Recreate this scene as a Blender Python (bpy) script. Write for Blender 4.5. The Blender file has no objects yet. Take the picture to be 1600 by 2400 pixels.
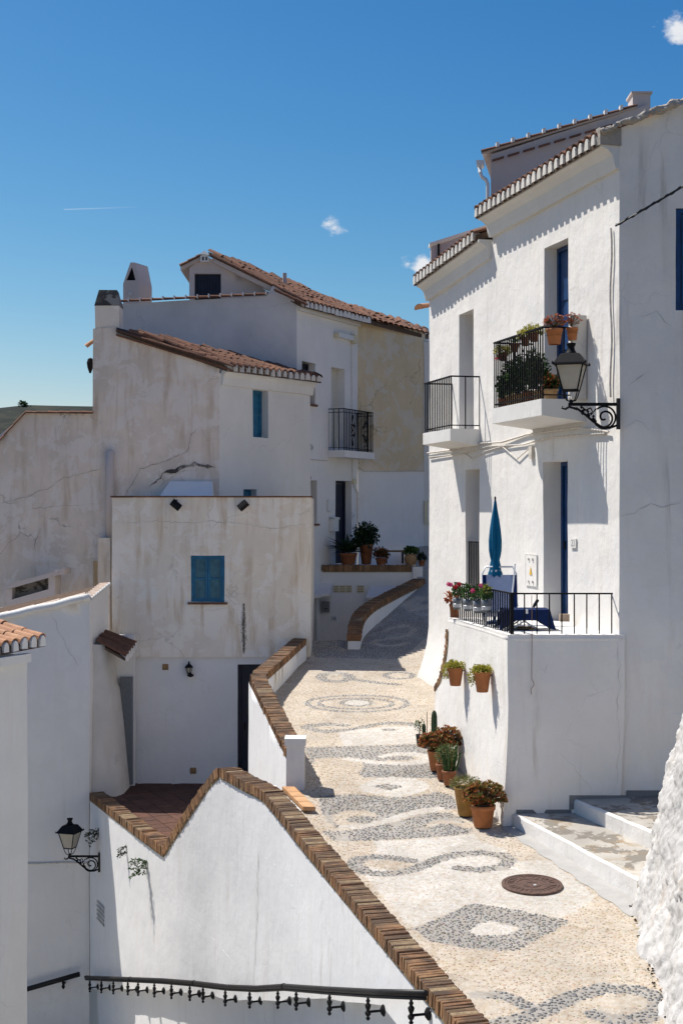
import bpy, bmesh, math, random
import numpy as np
from mathutils import Vector, Matrix, noise
from mathutils.geometry import delaunay_2d_cdt
R = math.radians
random.seed(7)
SC = bpy.context.scene
COL = SC.collection

# ------------------------------------------------------------------ camera, sky, sun, exposure
cam_d = bpy.data.cameras.new('camera'); cam = bpy.data.objects.new('camera', cam_d); COL.objects.link(cam)
cam_d.sensor_fit = 'VERTICAL'; cam_d.sensor_height = 36; cam_d.lens = 50; cam_d.clip_end = 8000
cam.location = (0, 0, 0); cam.rotation_euler = (R(90), 0, 0); SC.camera = cam
SUN_EL, SUN_ROT = R(57), R(-56.6)
world = bpy.data.worlds.new('World'); SC.world = world; world.use_nodes = True
wn = world.node_tree; bg = wn.nodes['Background']
sky = wn.nodes.new('ShaderNodeTexSky'); sky.sky_type = 'NISHITA'; sky.sun_disc = False
sky.sun_elevation = SUN_EL; sky.sun_rotation = SUN_ROT % (2*math.pi)
sky.air_density = 1.0; sky.dust_density = 0.7; sky.ozone_density = 1.6; sky.altitude = 300
bg.inputs[1].default_value = 0.068
sun_d = bpy.data.lights.new('sun', 'SUN'); sun = bpy.data.objects.new('sun', sun_d); COL.objects.link(sun)
sun_d.energy = 5.0; sun_d.angle = R(0.5); sun_d.color = (1.0, 0.955, 0.89)
sdir = Vector((math.cos(SUN_EL)*math.sin(SUN_ROT), math.cos(SUN_EL)*math.cos(SUN_ROT), math.sin(SUN_EL)))
sun.rotation_euler = sdir.to_track_quat('Z', 'Y').to_euler(); sun.location = (-20, 15, 40)
SC.view_settings.view_transform = 'Standard'; SC.view_settings.look = 'None'
SC.view_settings.exposure = 0.33; SC.view_settings.gamma = 1.0; SC.view_settings.use_curve_mapping = False
SC.cycles.max_bounces = 8; SC.cycles.diffuse_bounces = 3; SC.cycles.use_denoising = True

# small clouds of the sky itself, in world directions
def wnode(t, **k):
    n = wn.nodes.new(t)
    for a, b in k.items(): setattr(n, a, b)
    return n
def sky_clouds():
    tc = wnode('ShaderNodeTexCoord')
    nz = wnode('ShaderNodeTexNoise'); nz.inputs['Scale'].default_value = 55; nz.inputs['Detail'].default_value = 7; nz.inputs['Roughness'].default_value = .62
    mp = wnode('ShaderNodeMapping'); mp.inputs['Scale'].default_value = (1, 1, 1.7)
    wn.links.new(tc.outputs['Generated'], mp.inputs['Vector']); wn.links.new(mp.outputs[0], nz.inputs['Vector'])
    total = None
    for (px, py, rad, amt) in ((1585, 70, .0125, 1.0), (785, 533, .0105, .75), (985, 625, .011, .95), (1535, 60, .006, .3), (955, 618, .007, .5)):
        v = Vector(((px-800)/3333.33, 1, (1200-py)/3333.33)).normalized()
        dist = wnode('ShaderNodeVectorMath', operation='DISTANCE'); dist.inputs[1].default_value = v
        nrm = wnode('ShaderNodeVectorMath', operation='NORMALIZE'); wn.links.new(tc.outputs['Generated'], nrm.inputs[0])
        wn.links.new(nrm.outputs[0], dist.inputs[0])
        mr = wnode('ShaderNodeMapRange'); mr.inputs['From Min'].default_value = rad; mr.inputs['From Max'].default_value = 0
        mr.inputs['To Max'].default_value = amt
        wn.links.new(dist.outputs['Value'], mr.inputs['Value'])
        if total is None: total = mr.outputs[0]
        else:
            ad = wnode('ShaderNodeMath', operation='MAXIMUM'); wn.links.new(total, ad.inputs[0]); wn.links.new(mr.outputs[0], ad.inputs[1]); total = ad.outputs[0]
    a = wnode('ShaderNodeMath', operation='MULTIPLY_ADD'); wn.links.new(total, a.inputs[0]); a.inputs[1].default_value = .55; wn.links.new(nz.outputs['Fac'], a.inputs[2])
    g = wnode('ShaderNodeMath', operation='GREATER_THAN'); wn.links.new(total, g.inputs[0]); g.inputs[1].default_value = .001
    m2 = wnode('ShaderNodeMapRange', interpolation_type='SMOOTHSTEP'); m2.inputs['From Min'].default_value = .62; m2.inputs['From Max'].default_value = .92
    wn.links.new(a.outputs[0], m2.inputs['Value'])
    m3 = wnode('ShaderNodeMath', operation='MULTIPLY'); wn.links.new(m2.outputs[0], m3.inputs[0]); wn.links.new(g.outputs[0], m3.inputs[1])
    # one even colour grade over the whole sky: the deep azure of a dry, clear noon
    sp = wnode('ShaderNodeSeparateColor'); wn.links.new(sky.outputs[0], sp.inputs[0]); cb = wnode('ShaderNodeCombineColor')
    for i, (g_, k_) in enumerate(((2.3, 9.3), (1.45, 7.5), (.95, 7.8))):
        q1 = wnode('ShaderNodeMath', operation='MULTIPLY'); q1.inputs[1].default_value = 1/6.5; wn.links.new(sp.outputs[i], q1.inputs[0])
        q2 = wnode('ShaderNodeMath', operation='MINIMUM'); q2.inputs[1].default_value = 1.25; wn.links.new(q1.outputs[0], q2.inputs[0])
        q3 = wnode('ShaderNodeMath', operation='POWER'); q3.inputs[1].default_value = g_; wn.links.new(q2.outputs[0], q3.inputs[0])
        q4 = wnode('ShaderNodeMath', operation='MULTIPLY'); q4.inputs[1].default_value = k_; wn.links.new(q3.outputs[0], q4.inputs[0]); wn.links.new(q4.outputs[0], cb.inputs[i])
    hs = cb
    mix = wnode('ShaderNodeMixRGB'); mix.inputs['Color2'].default_value = (9.4, 9.7, 10.2, 1)
    wn.links.new(m3.outputs[0], mix.inputs['Fac']); wn.links.new(hs.outputs[0], mix.inputs['Color1'])
    # faint contrail low on the left
    va, vb = (Vector(((px-800)/3333.33, 1, (1200-py)/3333.33)).normalized() for px, py in ((150, 491), (330, 485)))
    pn = va.cross(vb).normalized(); mid = (va+vb).normalized()
    dp = wnode('ShaderNodeVectorMath', operation='DOT_PRODUCT'); dp.inputs[1].default_value = pn; nr = wnode('ShaderNodeVectorMath', operation='NORMALIZE'); wn.links.new(tc.outputs['Generated'], nr.inputs[0]); wn.links.new(nr.outputs[0], dp.inputs[0])
    ab = wnode('ShaderNodeMath', operation='ABSOLUTE'); wn.links.new(dp.outputs['Value'], ab.inputs[0])
    l1 = wnode('ShaderNodeMapRange'); l1.inputs['From Min'].default_value = .0005; l1.inputs['From Max'].default_value = .0001; l1.inputs['To Max'].default_value = .28; wn.links.new(ab.outputs[0], l1.inputs['Value'])
    ds = wnode('ShaderNodeVectorMath', operation='DISTANCE'); ds.inputs[1].default_value = va; wn.links.new(nr.outputs[0], ds.inputs[0])
    l2 = wnode('ShaderNodeMapRange'); l2.inputs['From Min'].default_value = (va-vb).length; l2.inputs['From Max'].default_value = .012; wn.links.new(ds.outputs['Value'], l2.inputs['Value'])
    dm = wnode('ShaderNodeVectorMath', operation='DISTANCE'); dm.inputs[1].default_value = mid; wn.links.new(nr.outputs[0], dm.inputs[0])
    l3 = wnode('ShaderNodeMath', operation='LESS_THAN'); l3.inputs[1].default_value = (va-mid).length; wn.links.new(dm.outputs['Value'], l3.inputs[0])
    p1 = wnode('ShaderNodeMath', operation='MULTIPLY'); wn.links.new(l1.outputs[0], p1.inputs[0]); wn.links.new(l2.outputs[0], p1.inputs[1])
    p2 = wnode('ShaderNodeMath', operation='MULTIPLY'); wn.links.new(p1.outputs[0], p2.inputs[0]); wn.links.new(l3.outputs[0], p2.inputs[1])
    mx2 = wnode('ShaderNodeMixRGB'); mx2.inputs['Color2'].default_value = (9.4, 9.7, 10.2, 1); wn.links.new(p2.outputs[0], mx2.inputs['Fac']); wn.links.new(mix.outputs[0], mx2.inputs['Color1'])
    wn.links.new(mx2.outputs[0], bg.inputs[0])
sky_clouds()

# ------------------------------------------------------------------ helpers
F = 3333.333
def P(px, py, d): return Vector(((px-800)/F*d, d, (1200-py)/F*d))
def kx(px): return (px-800)/F
ORI = {}
def wo(o): return ORI[o.name] if o is not None else Vector((0, 0, 0))
def link(o, parent=None):
    COL.objects.link(o)
    if parent is not None: o.parent = parent
    return o
def thing(name, label, cat, loc=(0, 0, 0), group=None):
    o = bpy.data.objects.new(name, None); o.empty_display_size = .2; link(o); o.location = loc
    o['label'] = label; o['category'] = cat
    if group: o['group'] = group
    ORI[o.name] = Vector(loc); return o
def tag(o, label, cat, group=None):
    o['label'] = label; o['category'] = cat
    if group: o['group'] = group
    return o
def wobv(v, a=.014, s=.8):
    return v + noise.noise_vector(v*s)*a + noise.noise_vector(v*(s*3.1)+Vector((7, 3, 1)))*a*.35
class MB:
    def __init__(s): s.v = []; s.f = []; s.m = []; s.cur = 0
    def add(s, vs, fs):
        b = len(s.v); s.v += [Vector(v) for v in vs]
        s.f += [tuple(i+b for i in f) for f in fs]; s.m += [s.cur]*len(fs); return s
    def box(s, a, b):
        x0, y0, z0 = a; x1, y1, z1 = b
        return s.obox(Vector(a), Vector((x1-x0, 0, 0)), Vector((0, y1-y0, 0)), Vector((0, 0, z1-z0)))
    def obox(s, o, a, b, c):
        o, a, b, c = map(Vector, (o, a, b, c))
        vs = [o, o+a, o+a+b, o+b, o+c, o+a+c, o+a+b+c, o+b+c]
        return s.add(vs, [(0, 3, 2, 1), (4, 5, 6, 7), (0, 1, 5, 4), (1, 2, 6, 5), (2, 3, 7, 6), (3, 0, 4, 7)])
    def tube(s, pts, r, n=6, radii=None, cap=True):
        pts = [Vector(p) for p in pts]; k = len(pts); b = len(s.v); fs = []; vs = []
        prev = None
        for i, p in enumerate(pts):
            t = (pts[min(i+1, k-1)]-pts[max(i-1, 0)])
            t = t.normalized() if t.length > 1e-9 else Vector((0, 0, 1))
            if prev is None:
                a = Vector((0, 0, 1)) if abs(t.z) < .9 else Vector((1, 0, 0))
                x = t.cross(a).normalized()
            else:
                x = prev - t*prev.dot(t); x = x.normalized() if x.length > 1e-6 else t.orthogonal().normalized()
            prev = x; y = t.cross(x); rr = radii[i] if radii else r
            for j in range(n):
                an = 2*math.pi*j/n
                vs.append(p + (x*math.cos(an)+y*math.sin(an))*rr)
        for i in range(k-1):
            for j in range(n):
                fs.append((i*n+j, i*n+(j+1) % n, (i+1)*n+(j+1) % n, (i+1)*n+j))
        if cap: fs.append(tuple(range(n-1, -1, -1))); fs.append(tuple((k-1)*n+j for j in range(n)))
        return s.add(vs, fs)
    def lathe(s, prof, c=(0, 0, 0), n=14, ax=None, cap=True):
        c = Vector(c); vs = []; fs = []; k = len(prof)
        for r, z in prof:
            for j in range(n):
                a = 2*math.pi*j/n; v = Vector((r*math.cos(a), r*math.sin(a), z))
                if ax is not None: v = ax @ v
                vs.append(c+v)
        for i in range(k-1):
            for j in range(n): fs.append((i*n+j, i*n+(j+1) % n, (i+1)*n+(j+1) % n, (i+1)*n+j))
        if cap: fs.append(tuple(range(n-1, -1, -1))); fs.append(tuple((k-1)*n+j for j in range(n)))
        return s.add(vs, fs)
    def mesh(s, name, mats, off=Vector((0, 0, 0)), smooth=False):
        me = bpy.data.meshes.new(name)
        me.from_pydata([tuple(v-off) for v in s.v], [], s.f)
        if not isinstance(mats, (list, tuple)): mats = [mats]
        for m in mats: me.materials.append(m)
        if len(mats) > 1: me.polygons.foreach_set('material_index', s.m)
        if smooth: me.polygons.foreach_set('use_smooth', [True]*len(me.polygons))
        me.update(); return me
    def build(s, name, mats, parent=None, smooth=False, wob=0, kind=None, label=None, loc=None):
        if wob: s.v = [wobv(v, wob) for v in s.v]
        org = wo(parent) if parent is not None else Vector(loc if loc is not None else (0, 0, 0))
        o = bpy.data.objects.new(name, s.mesh(name, mats, org, smooth)); link(o, parent)
        if parent is None: o.location = org
        if kind: o['kind'] = kind
        if label: o['label'] = label
        ORI[o.name] = org.copy(); return o
def inst(name, me, parent, M):
    """one object on shared mesh data; M is a world matrix"""
    o = bpy.data.objects.new(name, me); link(o, parent)
    o.matrix_local = Matrix.Translation(-wo(parent)) @ M
    return o
def copy_thing(src, loc, rz=0, label=None, sc=1.0):
    o = src.copy(); COL.objects.link(o); o.location = loc; o.rotation_euler = (0, 0, rz); o.scale = (sc, sc, sc)
    if label: o['label'] = label
    ORI[o.name] = Vector(loc)
    for ch in src.children:
        c = ch.copy(); COL.objects.link(c); c.parent = o
        for g in ch.children:
            q = g.copy(); COL.objects.link(q); q.parent = c
    return o
def frame(x, y, z, o):
    x, y, z = Vector(x).normalized(), Vector(y).normalized(), Vector(z).normalized()
    return Matrix(((x.x, y.x, z.x, o[0]), (x.y, y.y, z.y, o[1]), (x.z, y.z, z.z, o[2]), (0, 0, 0, 1)))
class Plane:
    """vertical wall plane from plan point a to b (outside on the right-hand side of a->b)"""
    def __init__(s, a, b):
        s.a = Vector((a[0], a[1], 0)); s.b = Vector((b[0], b[1], 0)); d = s.b-s.a
        s.L = d.length; s.U = d/s.L; s.N = Vector((s.U.y, -s.U.x, 0)); s.Z = Vector((0, 0, 1))
    def pt(s, u, v, o=0): return s.a + s.U*u + s.N*o + s.Z*v
    def uv(s, px, py, o=0):
        k = kx(px); a = s.a+s.N*o
        u = (k*a.y-a.x)/(s.U.x-k*s.U.y); d = a.y+u*s.U.y
        return u, (1200-py)/F*d
    def box(s, mb, u0, u1, v0, v1, o0, o1):
        return mb.obox(s.pt(u0, v0, o0), s.U*(u1-u0), s.Z*(v1-v0), s.N*(o1-o0))
    def rect(s, x0, x1, y0, y1, xr=None, o=0):
        """pixel rect -> (u0, v0, u1, v1), heights read at column xr"""
        xr = (x0+x1)/2 if xr is None else xr
        ua, ub = s.uv(x0, 0, o)[0], s.uv(x1, 0, o)[0]
        return min(ua, ub), s.uv(xr, y1, o)[1], max(ua, ub), s.uv(xr, y0, o)[1]
def panel(mb, pl, outline, holes=(), res=.3, off=0, fn=None):
    """wall skin with openings: outline in (u, v), holes (u0, v0, u1, v1, depth); reveals go inwards"""
    pts = []; edges = []
    def ring(poly):
        idx = []
        for i in range(len(poly)):
            a = Vector(poly[i]); b = Vector(poly[(i+1) % len(poly)]); n = max(1, int((b-a).length/res+.5))
            for k in range(n): idx.append(len(pts)); pts.append(a.lerp(b, k/n))
        for i in range(len(idx)): edges.append((idx[i], idx[(i+1) % len(idx)]))
    ring(outline)
    for h in holes: ring([(h[0], h[1]), (h[2], h[1]), (h[2], h[3]), (h[0], h[3])])
    def inside(p, poly):
        c = False; n = len(poly); j = n-1
        for i in range(n):
            xi, yi = poly[i]; xj, yj = poly[j]
            if (yi > p[1]) != (yj > p[1]) and p[0] < (xj-xi)*(p[1]-yi)/(yj-yi)+xi: c = not c
            j = i
        return c
    def ok(p, m=0.):
        if not inside(p, outline): return False
        for h in holes:
            if h[0]-m < p[0] < h[2]+m and h[1]-m < p[1] < h[3]+m: return False
        return True
    us = [p[0] for p in outline]; vs = [p[1] for p in outline]
    u = min(us)+res*.5
    while u < max(us):
        v = min(vs)+res*.5
        while v < max(vs):
            if ok((u, v), .06): pts.append(Vector((u, v)))
            v += res
        u += res
    vo, eo, fo, *_ = delaunay_2d_cdt([Vector((p[0], p[1])) for p in pts], edges, [], 0, 1e-5)
    fs = []
    for f in fo:
        c = sum((vo[i] for i in f), Vector((0, 0)))/len(f)
        if ok(c):
            a, b, cc = vo[f[0]], vo[f[1]], vo[f[2]]
            if (b-a).cross(cc-a) < 0: f = f[::-1]
            fs.append(tuple(f))
    W = [pl.pt(p[0], p[1], off) for p in vo]
    if fn: W = [fn(w) for w in W]
    mb.add(W, fs)
    for h in holes:
        if len(h) < 5 or not h[4]: continue
        u0, v0, u1, v1, dp = h
        for (p, q) in (((u0, v0), (u0, v1)), ((u0, v1), (u1, v1)), ((u1, v1), (u1, v0)), ((u1, v0), (u0, v0))):
            n = max(1, int((Vector(p)-Vector(q)).length/res+.5)); vv = []; ff = []
            for k in range(n+1):
                t = k/n; uu = p[0]+(q[0]-p[0])*t; w = p[1]+(q[1]-p[1])*t
                vv += [pl.pt(uu, w, off), pl.pt(uu, w, off-dp)]
            if fn: vv = [fn(x) for x in vv]
            for k in range(n): ff.append((2*k, 2*k+1, 2*k+3, 2*k+2))
            mb.add(vv, ff)
def shell(plan, z0, tops, holes={}, prof={}, res=.3, skip=(), top=True, fn=None):
    """closed building body: plan CCW, one top height per corner; prof[i] replaces the top line of edge i"""
    mb = MB(); n = len(plan); pls = []
    for i in range(n):
        pl = Plane(plan[i], plan[(i+1) % n]); pls.append(pl)
        if i in skip: continue
        t0, t1 = tops[i], tops[(i+1) % n]
        out = [(0, z0), (pl.L, z0), (pl.L, t1)] + list(reversed(prof.get(i, []))) + [(0, t0)]
        panel(mb, pl, out, holes.get(i, ()), res, fn=fn)
    if top: mb.add([(p[0], p[1], t) for p, t in zip(plan, tops)], [tuple(range(n))])
    return mb, pls
# ------------------------------------------------------------------ materials
class NT:
    def __init__(s, name):
        s.mat = bpy.data.materials.new(name); s.mat.use_nodes = True; s.t = s.mat.node_tree
        s.b = s.t.nodes['Principled BSDF']; s.b.inputs['Roughness'].default_value = .85
        s.b.inputs['Specular IOR Level'].default_value = .25
    def n(s, t, **k):
        x = s.t.nodes.new(t)
        for a, b in k.items():
            if a.startswith('_'): setattr(x, a[1:], b)
            else: x.inputs[a.replace('__', ' ')].default_value = b
        return x
    def l(s, a, b): s.t.links.new(a, b)
    def pos(s, scale=(1, 1, 1)):
        g = s.n('ShaderNodeNewGeometry'); m = s.n('ShaderNodeMapping'); m.inputs['Scale'].default_value = scale
        s.l(g.outputs['Position'], m.inputs['Vector']); return m.outputs[0]
    def noise(s, scale, detail=4, rough=.55, vec=None, dist=0.):
        x = s.n('ShaderNodeTexNoise', Scale=scale, Detail=detail, Roughness=rough, Distortion=dist)
        s.l(vec if vec is not None else s.pos(), x.inputs['Vector']); return x.outputs['Fac']
    def ramp(s, fac, a, b, lo=0., hi=1.):
        x = s.n('ShaderNodeMapRange', _interpolation_type='SMOOTHSTEP'); x.inputs['From Min'].default_value = a; x.inputs['From Max'].default_value = b
        x.inputs['To Min'].default_value = lo; x.inputs['To Max'].default_value = hi
        s.l(fac, x.inputs['Value']); return x.outputs[0]
    def mix(s, fac, c1, c2, mode='MIX'):
        x = s.n('ShaderNodeMixRGB', _blend_type=mode)
        for v, k in ((fac, 'Fac'), (c1, 'Color1'), (c2, 'Color2')):
            if isinstance(v, (int, float)): x.inputs[k].default_value = v
            elif isinstance(v, tuple): x.inputs[k].default_value = (*v[:3], 1)
            else: s.l(v, x.inputs[k])
        return x.outputs[0]
    def math(s, op, a, b):
        x = s.n('ShaderNodeMath', _operation=op)
        for i, v in enumerate((a, b)):
            if isinstance(v, (int, float)): x.inputs[i].default_value = v
            else: s.l(v, x.inputs[i])
        return x.outputs[0]
    def bump(s, h, strength, dist, prev=None):
        x = s.n('ShaderNodeBump', Strength=strength, Distance=dist); s.l(h, x.inputs['Height'])
        if prev is not None: s.l(prev, x.inputs['Normal'])
        return x.outputs[0]
    def out(s, col=None, nrm=None, rough=None):
        if col is not None:
            if isinstance(col, tuple): s.b.inputs['Base Color'].default_value = (*col, 1)
            else: s.l(col, s.b.inputs['Base Color'])
        if nrm is not None: s.l(nrm, s.b.inputs['Normal'])
        if rough is not None: s.b.inputs['Roughness'].default_value = rough
        return s.mat
def plaster(name, base, var=.06, stain=0., scol=(.50, .36, .22), patch=None, pamt=0., crack=.5, lump=1., dirt=.0, streak=1.):
    t = NT(name)
    g = t.n('ShaderNodeNewGeometry'); pos = g.outputs['Position']
    mp = t.n('ShaderNodeMapping'); mp.inputs['Scale'].default_value = (5, 5, .55); t.l(pos, mp.inputs['Vector'])
    big = t.noise(1.1, 5, .6, pos); st = t.noise(1.0, 5, .6, mp.outputs[0], .4); fine = t.noise(38, 4, .6, pos)
    dark = tuple(c*(1-var*2.2) for c in base)
    c = t.mix(t.ramp(big, .3, .7), dark, base)
    if pamt:
        pn = t.noise(2.1, 9, .68, pos, .5); pf = t.ramp(pn, .505, .535)
        c = t.mix(t.math('MULTIPLY', pf, pamt), c, patch)
    if stain:
        f = t.math('MULTIPLY', t.ramp(st, .46, .70), t.ramp(big, .35, .62))
        c = t.mix(t.math('MULTIPLY', f, stain), c, scol)
        sp = t.ramp(t.noise(7.5, 8, .72, pos, .6), .63, .72)
        c = t.mix(t.math('MULTIPLY', sp, stain*.55), c, (.16, .12, .09))
    if dirt:
        f = t.math('MULTIPLY', t.ramp(st, .55, .75), t.ramp(t.noise(.7, 3, .5, pos), .48, .7))
        c = t.mix(t.math('MULTIPLY', f, dirt), c, (.20, .18, .15))
    c = t.mix(t.ramp(fine, .2, .8, 0, .10), c, tuple(x*.75 for x in base))
    wv = t.n('ShaderNodeMapping'); t.l(pos, wv.inputs['Vector'])
    dn = t.n('ShaderNodeTexNoise', Scale=1.6, Detail=5); t.l(pos, dn.inputs['Vector'])
    av = t.n('ShaderNodeVectorMath', _operation='MULTIPLY_ADD'); t.l(dn.outputs['Color'], av.inputs[0]); av.inputs[1].default_value = (.9, .9, .9); t.l(pos, av.inputs[2])
    vo = t.n('ShaderNodeTexVoronoi', _feature='DISTANCE_TO_EDGE', Scale=.85); t.l(av.outputs[0], vo.inputs['Vector'])
    ck = t.math('MULTIPLY', t.ramp(vo.outputs['Distance'], .0, .012, 1, 0), t.ramp(t.noise(.9, 3, .5, pos), .50, .60))
    c = t.mix(t.math('MULTIPLY', ck, crack), c, tuple(x*.55 for x in base))
    mv = t.n('ShaderNodeMapping'); mv.inputs['Scale'].default_value = (9, 9, 2.0); t.l(pos, mv.inputs['Vector'])
    h1 = t.noise(1.7, 5, .55, pos); h2 = t.noise(1.3, 4, .6, mv.outputs[0])
    hh = t.math('MULTIPLY_ADD', h1, .040*lump); t.t.links  # broad trowel waves
    hh.node.inputs[2].default_value = 0
    h = t.math('MULTIPLY_ADD', h2, .0055*lump*streak); t.l(hh, h.node.inputs[2])
    h2_ = t.math('MULTIPLY_ADD', fine, .0012*lump); t.l(h, h2_.node.inputs[2])
    h3_ = t.math('MULTIPLY_ADD', ck, -.004*crack); t.l(h2_, h3_.node.inputs[2])
    if pamt:
        h4_ = t.math('MULTIPLY_ADD', pf, .0009); t.l(h3_, h4_.node.inputs[2]); h3_ = h4_
    n1 = t.bump(h3_, .8, 1.0)
    return t.out(c, n1, .9)
def simple(name, col, rough=.6, metal=0., var=.0, scale=20, bump=0., spec=.35):
    t = NT(name); c = col
    if var: c = t.mix(t.ramp(t.noise(scale, 5, .6), .3, .7), tuple(x*(1-var) for x in col), tuple(min(1, x*(1+var*.5)) for x in col))
    n = t.bump(t.noise(scale*2, 4), bump, .006) if bump else None
    t.b.inputs['Metallic'].default_value = metal; t.b.inputs['Specular IOR Level'].default_value = spec
    return t.out(c, n, rough)
def clay(name, c0, c1, c2, rough=.85, soot=.5, lichen=0.):
    t = NT(name); oi = t.n('ShaderNodeObjectInfo')
    r = t.n('ShaderNodeValToRGB'); e = r.color_ramp.elements
    e[0].color = (*c0, 1); e[1].color = (*c2, 1); m = e.new(.5); m.color = (*c1, 1)
    t.l(oi.outputs['Random'], r.inputs['Fac'])
    c = t.mix(t.ramp(t.noise(9, 6, .65), .35, .7, 0, .55), r.outputs[0], tuple(x*.55 for x in c0))
    c = t.mix(t.ramp(t.noise(28, 6, .7), .58, .70, 0, soot), c, (.045, .035, .028))
    if lichen:
        g = t.n('ShaderNodeNewGeometry'); sx = t.n('ShaderNodeSeparateXYZ'); t.l(g.outputs['True Normal'], sx.inputs[0])
        f = t.math('MULTIPLY', t.ramp(sx.outputs['Z'], .55, .85), t.ramp(t.noise(5.5, 7, .7), .36, .62, .15, .85))
        c = t.mix(t.math('MULTIPLY', f, lichen), c, (.060, .044, .034))
    n = t.bump(t.noise(70, 4), .5, .004); n = t.bump(t.noise(16, 5), .5, .012, n)
    return t.out(c, n, rough)
def leafmat(name, c0, c1, sc=9, rough=.45):
    t = NT(name)
    c = t.mix(t.ramp(t.noise(sc, 3, .6), .35, .65), c0, c1)
    t.b.inputs['Specular IOR Level'].default_value = .4
    try:
        t.b.inputs['Subsurface Weight'].default_value = 0
    except Exception: pass
    tr = t.n('ShaderNodeBsdfTranslucent'); ms = t.n('ShaderNodeMixShader'); ms.inputs[0].default_value = .33
    t.l(c, tr.inputs[0]); t.l(t.b.outputs[0], ms.inputs[1]); t.l(tr.outputs[0], ms.inputs[2])
    o = [x for x in t.t.nodes if x.type == 'OUTPUT_MATERIAL'][0]; t.l(ms.outputs[0], o.inputs[0])
    return t.out(c, None, rough)
M = {}
M['white'] = plaster('whitewash_warm', (.82, .785, .73), var=.05, crack=.25, lump=.95, dirt=.42, stain=.16, patch=(.75, .73, .70), pamt=.5)  # slightly warm limewash, one base colour for all these walls
M['white_smooth'] = plaster('whitewash_smooth', (.80, .78, .75), var=.035, crack=.15, lump=.6, dirt=.16, stain=.08, patch=(.74, .725, .70), pamt=.4)
M['retain'] = plaster('whitewash_brushed', (.80, .79, .775), var=.03, crack=.22, lump=.55, dirt=.5, streak=1.7, stain=.12)
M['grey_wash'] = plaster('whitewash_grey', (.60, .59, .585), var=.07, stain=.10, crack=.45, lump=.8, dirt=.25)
M['beige'] = plaster('old_plaster_streaked', (.86, .765, .645), var=.06, stain=.65, scol=(.50, .34, .19), patch=(.87, .815, .745), pamt=.65, crack=.5, lump=.7, dirt=.2)
M['old'] = plaster('old_plaster_mauve', (.76, .655, .555), var=.09, stain=.6, scol=(.42, .28, .17), patch=(.76, .695, .635), pamt=.7, crack=1., lump=1.3, dirt=.3)
M['bare'] = plaster('bare_plaster_ochre', (.70, .57, .375), var=.07, stain=.4, scol=(.46, .33, .20), patch=(.66, .62, .56), pamt=.55, crack=.9, lump=.9)
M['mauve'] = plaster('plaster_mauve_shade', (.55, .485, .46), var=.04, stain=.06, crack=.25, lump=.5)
M['cream'] = plaster('limewash_cream', (.74, .725, .685), var=.04, stain=.10, crack=.25, lump=.6)
M['pillar'] = plaster('plaster_scuffed', (.68, .645, .585), var=.08, stain=.25, crack=.4, lump=1.4, dirt=.3)
M['crumble'] = plaster('crumbling_mortar', (.48, .44, .39), var=.2, stain=.6, crack=.3, lump=3., dirt=.5)
M['rock'] = plaster('whitewashed_rock', (.60, .58, .55), var=.12, stain=.4, scol=(.45, .34, .24), crack=.5, lump=2.2)
M['soot'] = plaster('sooty_plaster', (.17, .15, .13), var=.3, stain=.5, patch=(.40, .36, .31), pamt=.7, crack=.4, lump=1.5)
M['concrete'] = simple('concrete', (.42, .40, .36), .9, var=.30, scale=6, bump=.5)
M['landing'] = plaster('weathered_landing', (.50, .465, .41), var=.14, stain=.8, scol=(.25, .16, .06), patch=(.15, .13, .105), pamt=.8, crack=.6, lump=.5)
M['gutter_strip'] = simple('grey_cement', (.40, .385, .36), .9, var=.10, scale=5, bump=.4)
M['tile'] = clay('roof_clay', (.17, .08, .047), (.25, .115, .065), (.12, .065, .045), soot=.9)
M['tile_new'] = clay('roof_clay_pale', (.52, .27, .15), (.58, .33, .19), (.47, .24, .14), soot=.12)
M['tile_pale'] = clay('roof_clay_limewashed', (.62, .47, .37), (.66, .53, .43), (.58, .43, .33), soot=.1)
M['tile_dark'] = clay('roof_clay_dark', (.16, .075, .045), (.21, .10, .06), (.12, .06, .04), soot=.7)
M['tilebed'] = simple('roof_underlay', (.10, .065, .045), .95, var=.3, scale=14, bump=.6)
M['brick'] = clay('coping_brick', (.28, .14, .07), (.38, .215, .105), (.17, .09, .05), soot=.9, lichen=1.)
M['brick_dark'] = clay('coping_brick_worn', (.19, .11, .063), (.26, .15, .08), (.14, .08, .046), soot=.75, lichen=1.)
M['mortar'] = simple('mortar', (.26, .19, .11), .95, var=.35, scale=22, bump=.6)
M['floor_tile'] = clay('quarry_tile', (.105, .05, .034), (.14, .065, .042), (.08, .042, .032), soot=.6)
M['ledge_tile'] = clay('orange_tile', (.60, .34, .17), (.64, .38, .20), (.55, .31, .15), soot=.15)
M['iron'] = simple('black_iron', (.010, .010, .011), .6, var=.2, spec=.12)
M['iron_dull'] = simple('dull_iron', (.022, .021, .020), .55, var=.3)
M['rail_wood'] = simple('dark_handrail', (.012, .010, .009), .5, var=.3, scale=8, spec=.3)
M['blue'] = simple('blue_paint', (.008, .048, .15), .45, var=.25, scale=7, bump=.15)
M['blue_teal'] = simple('teal_paint', (.018, .135, .25), .5, var=.25, scale=8, bump=.2)  # teal-blue paint of shutters, small window and post
M['blue_pane'] = simple('teal_panel_worn', (.055, .145, .19), .6, var=.25, scale=10, bump=.2)
M['navy'] = simple('navy_paint', (.006, .010, .028), .5, var=.3, scale=6)
M['dark'] = simple('dark_interior', (.010, .010, .012), .9)  # near-black: the shade inside rooms and openings is put into the colour
M['glass_dark'] = simple('dark_glass', (.012, .016, .022), .12, spec=.6)
M['shutter'] = simple('roller_shutter', (.62, .60, .52), .6, var=.08)
M['plastic_white'] = simple('white_plastic', (.70, .70, .68), .5, var=.05)
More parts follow.
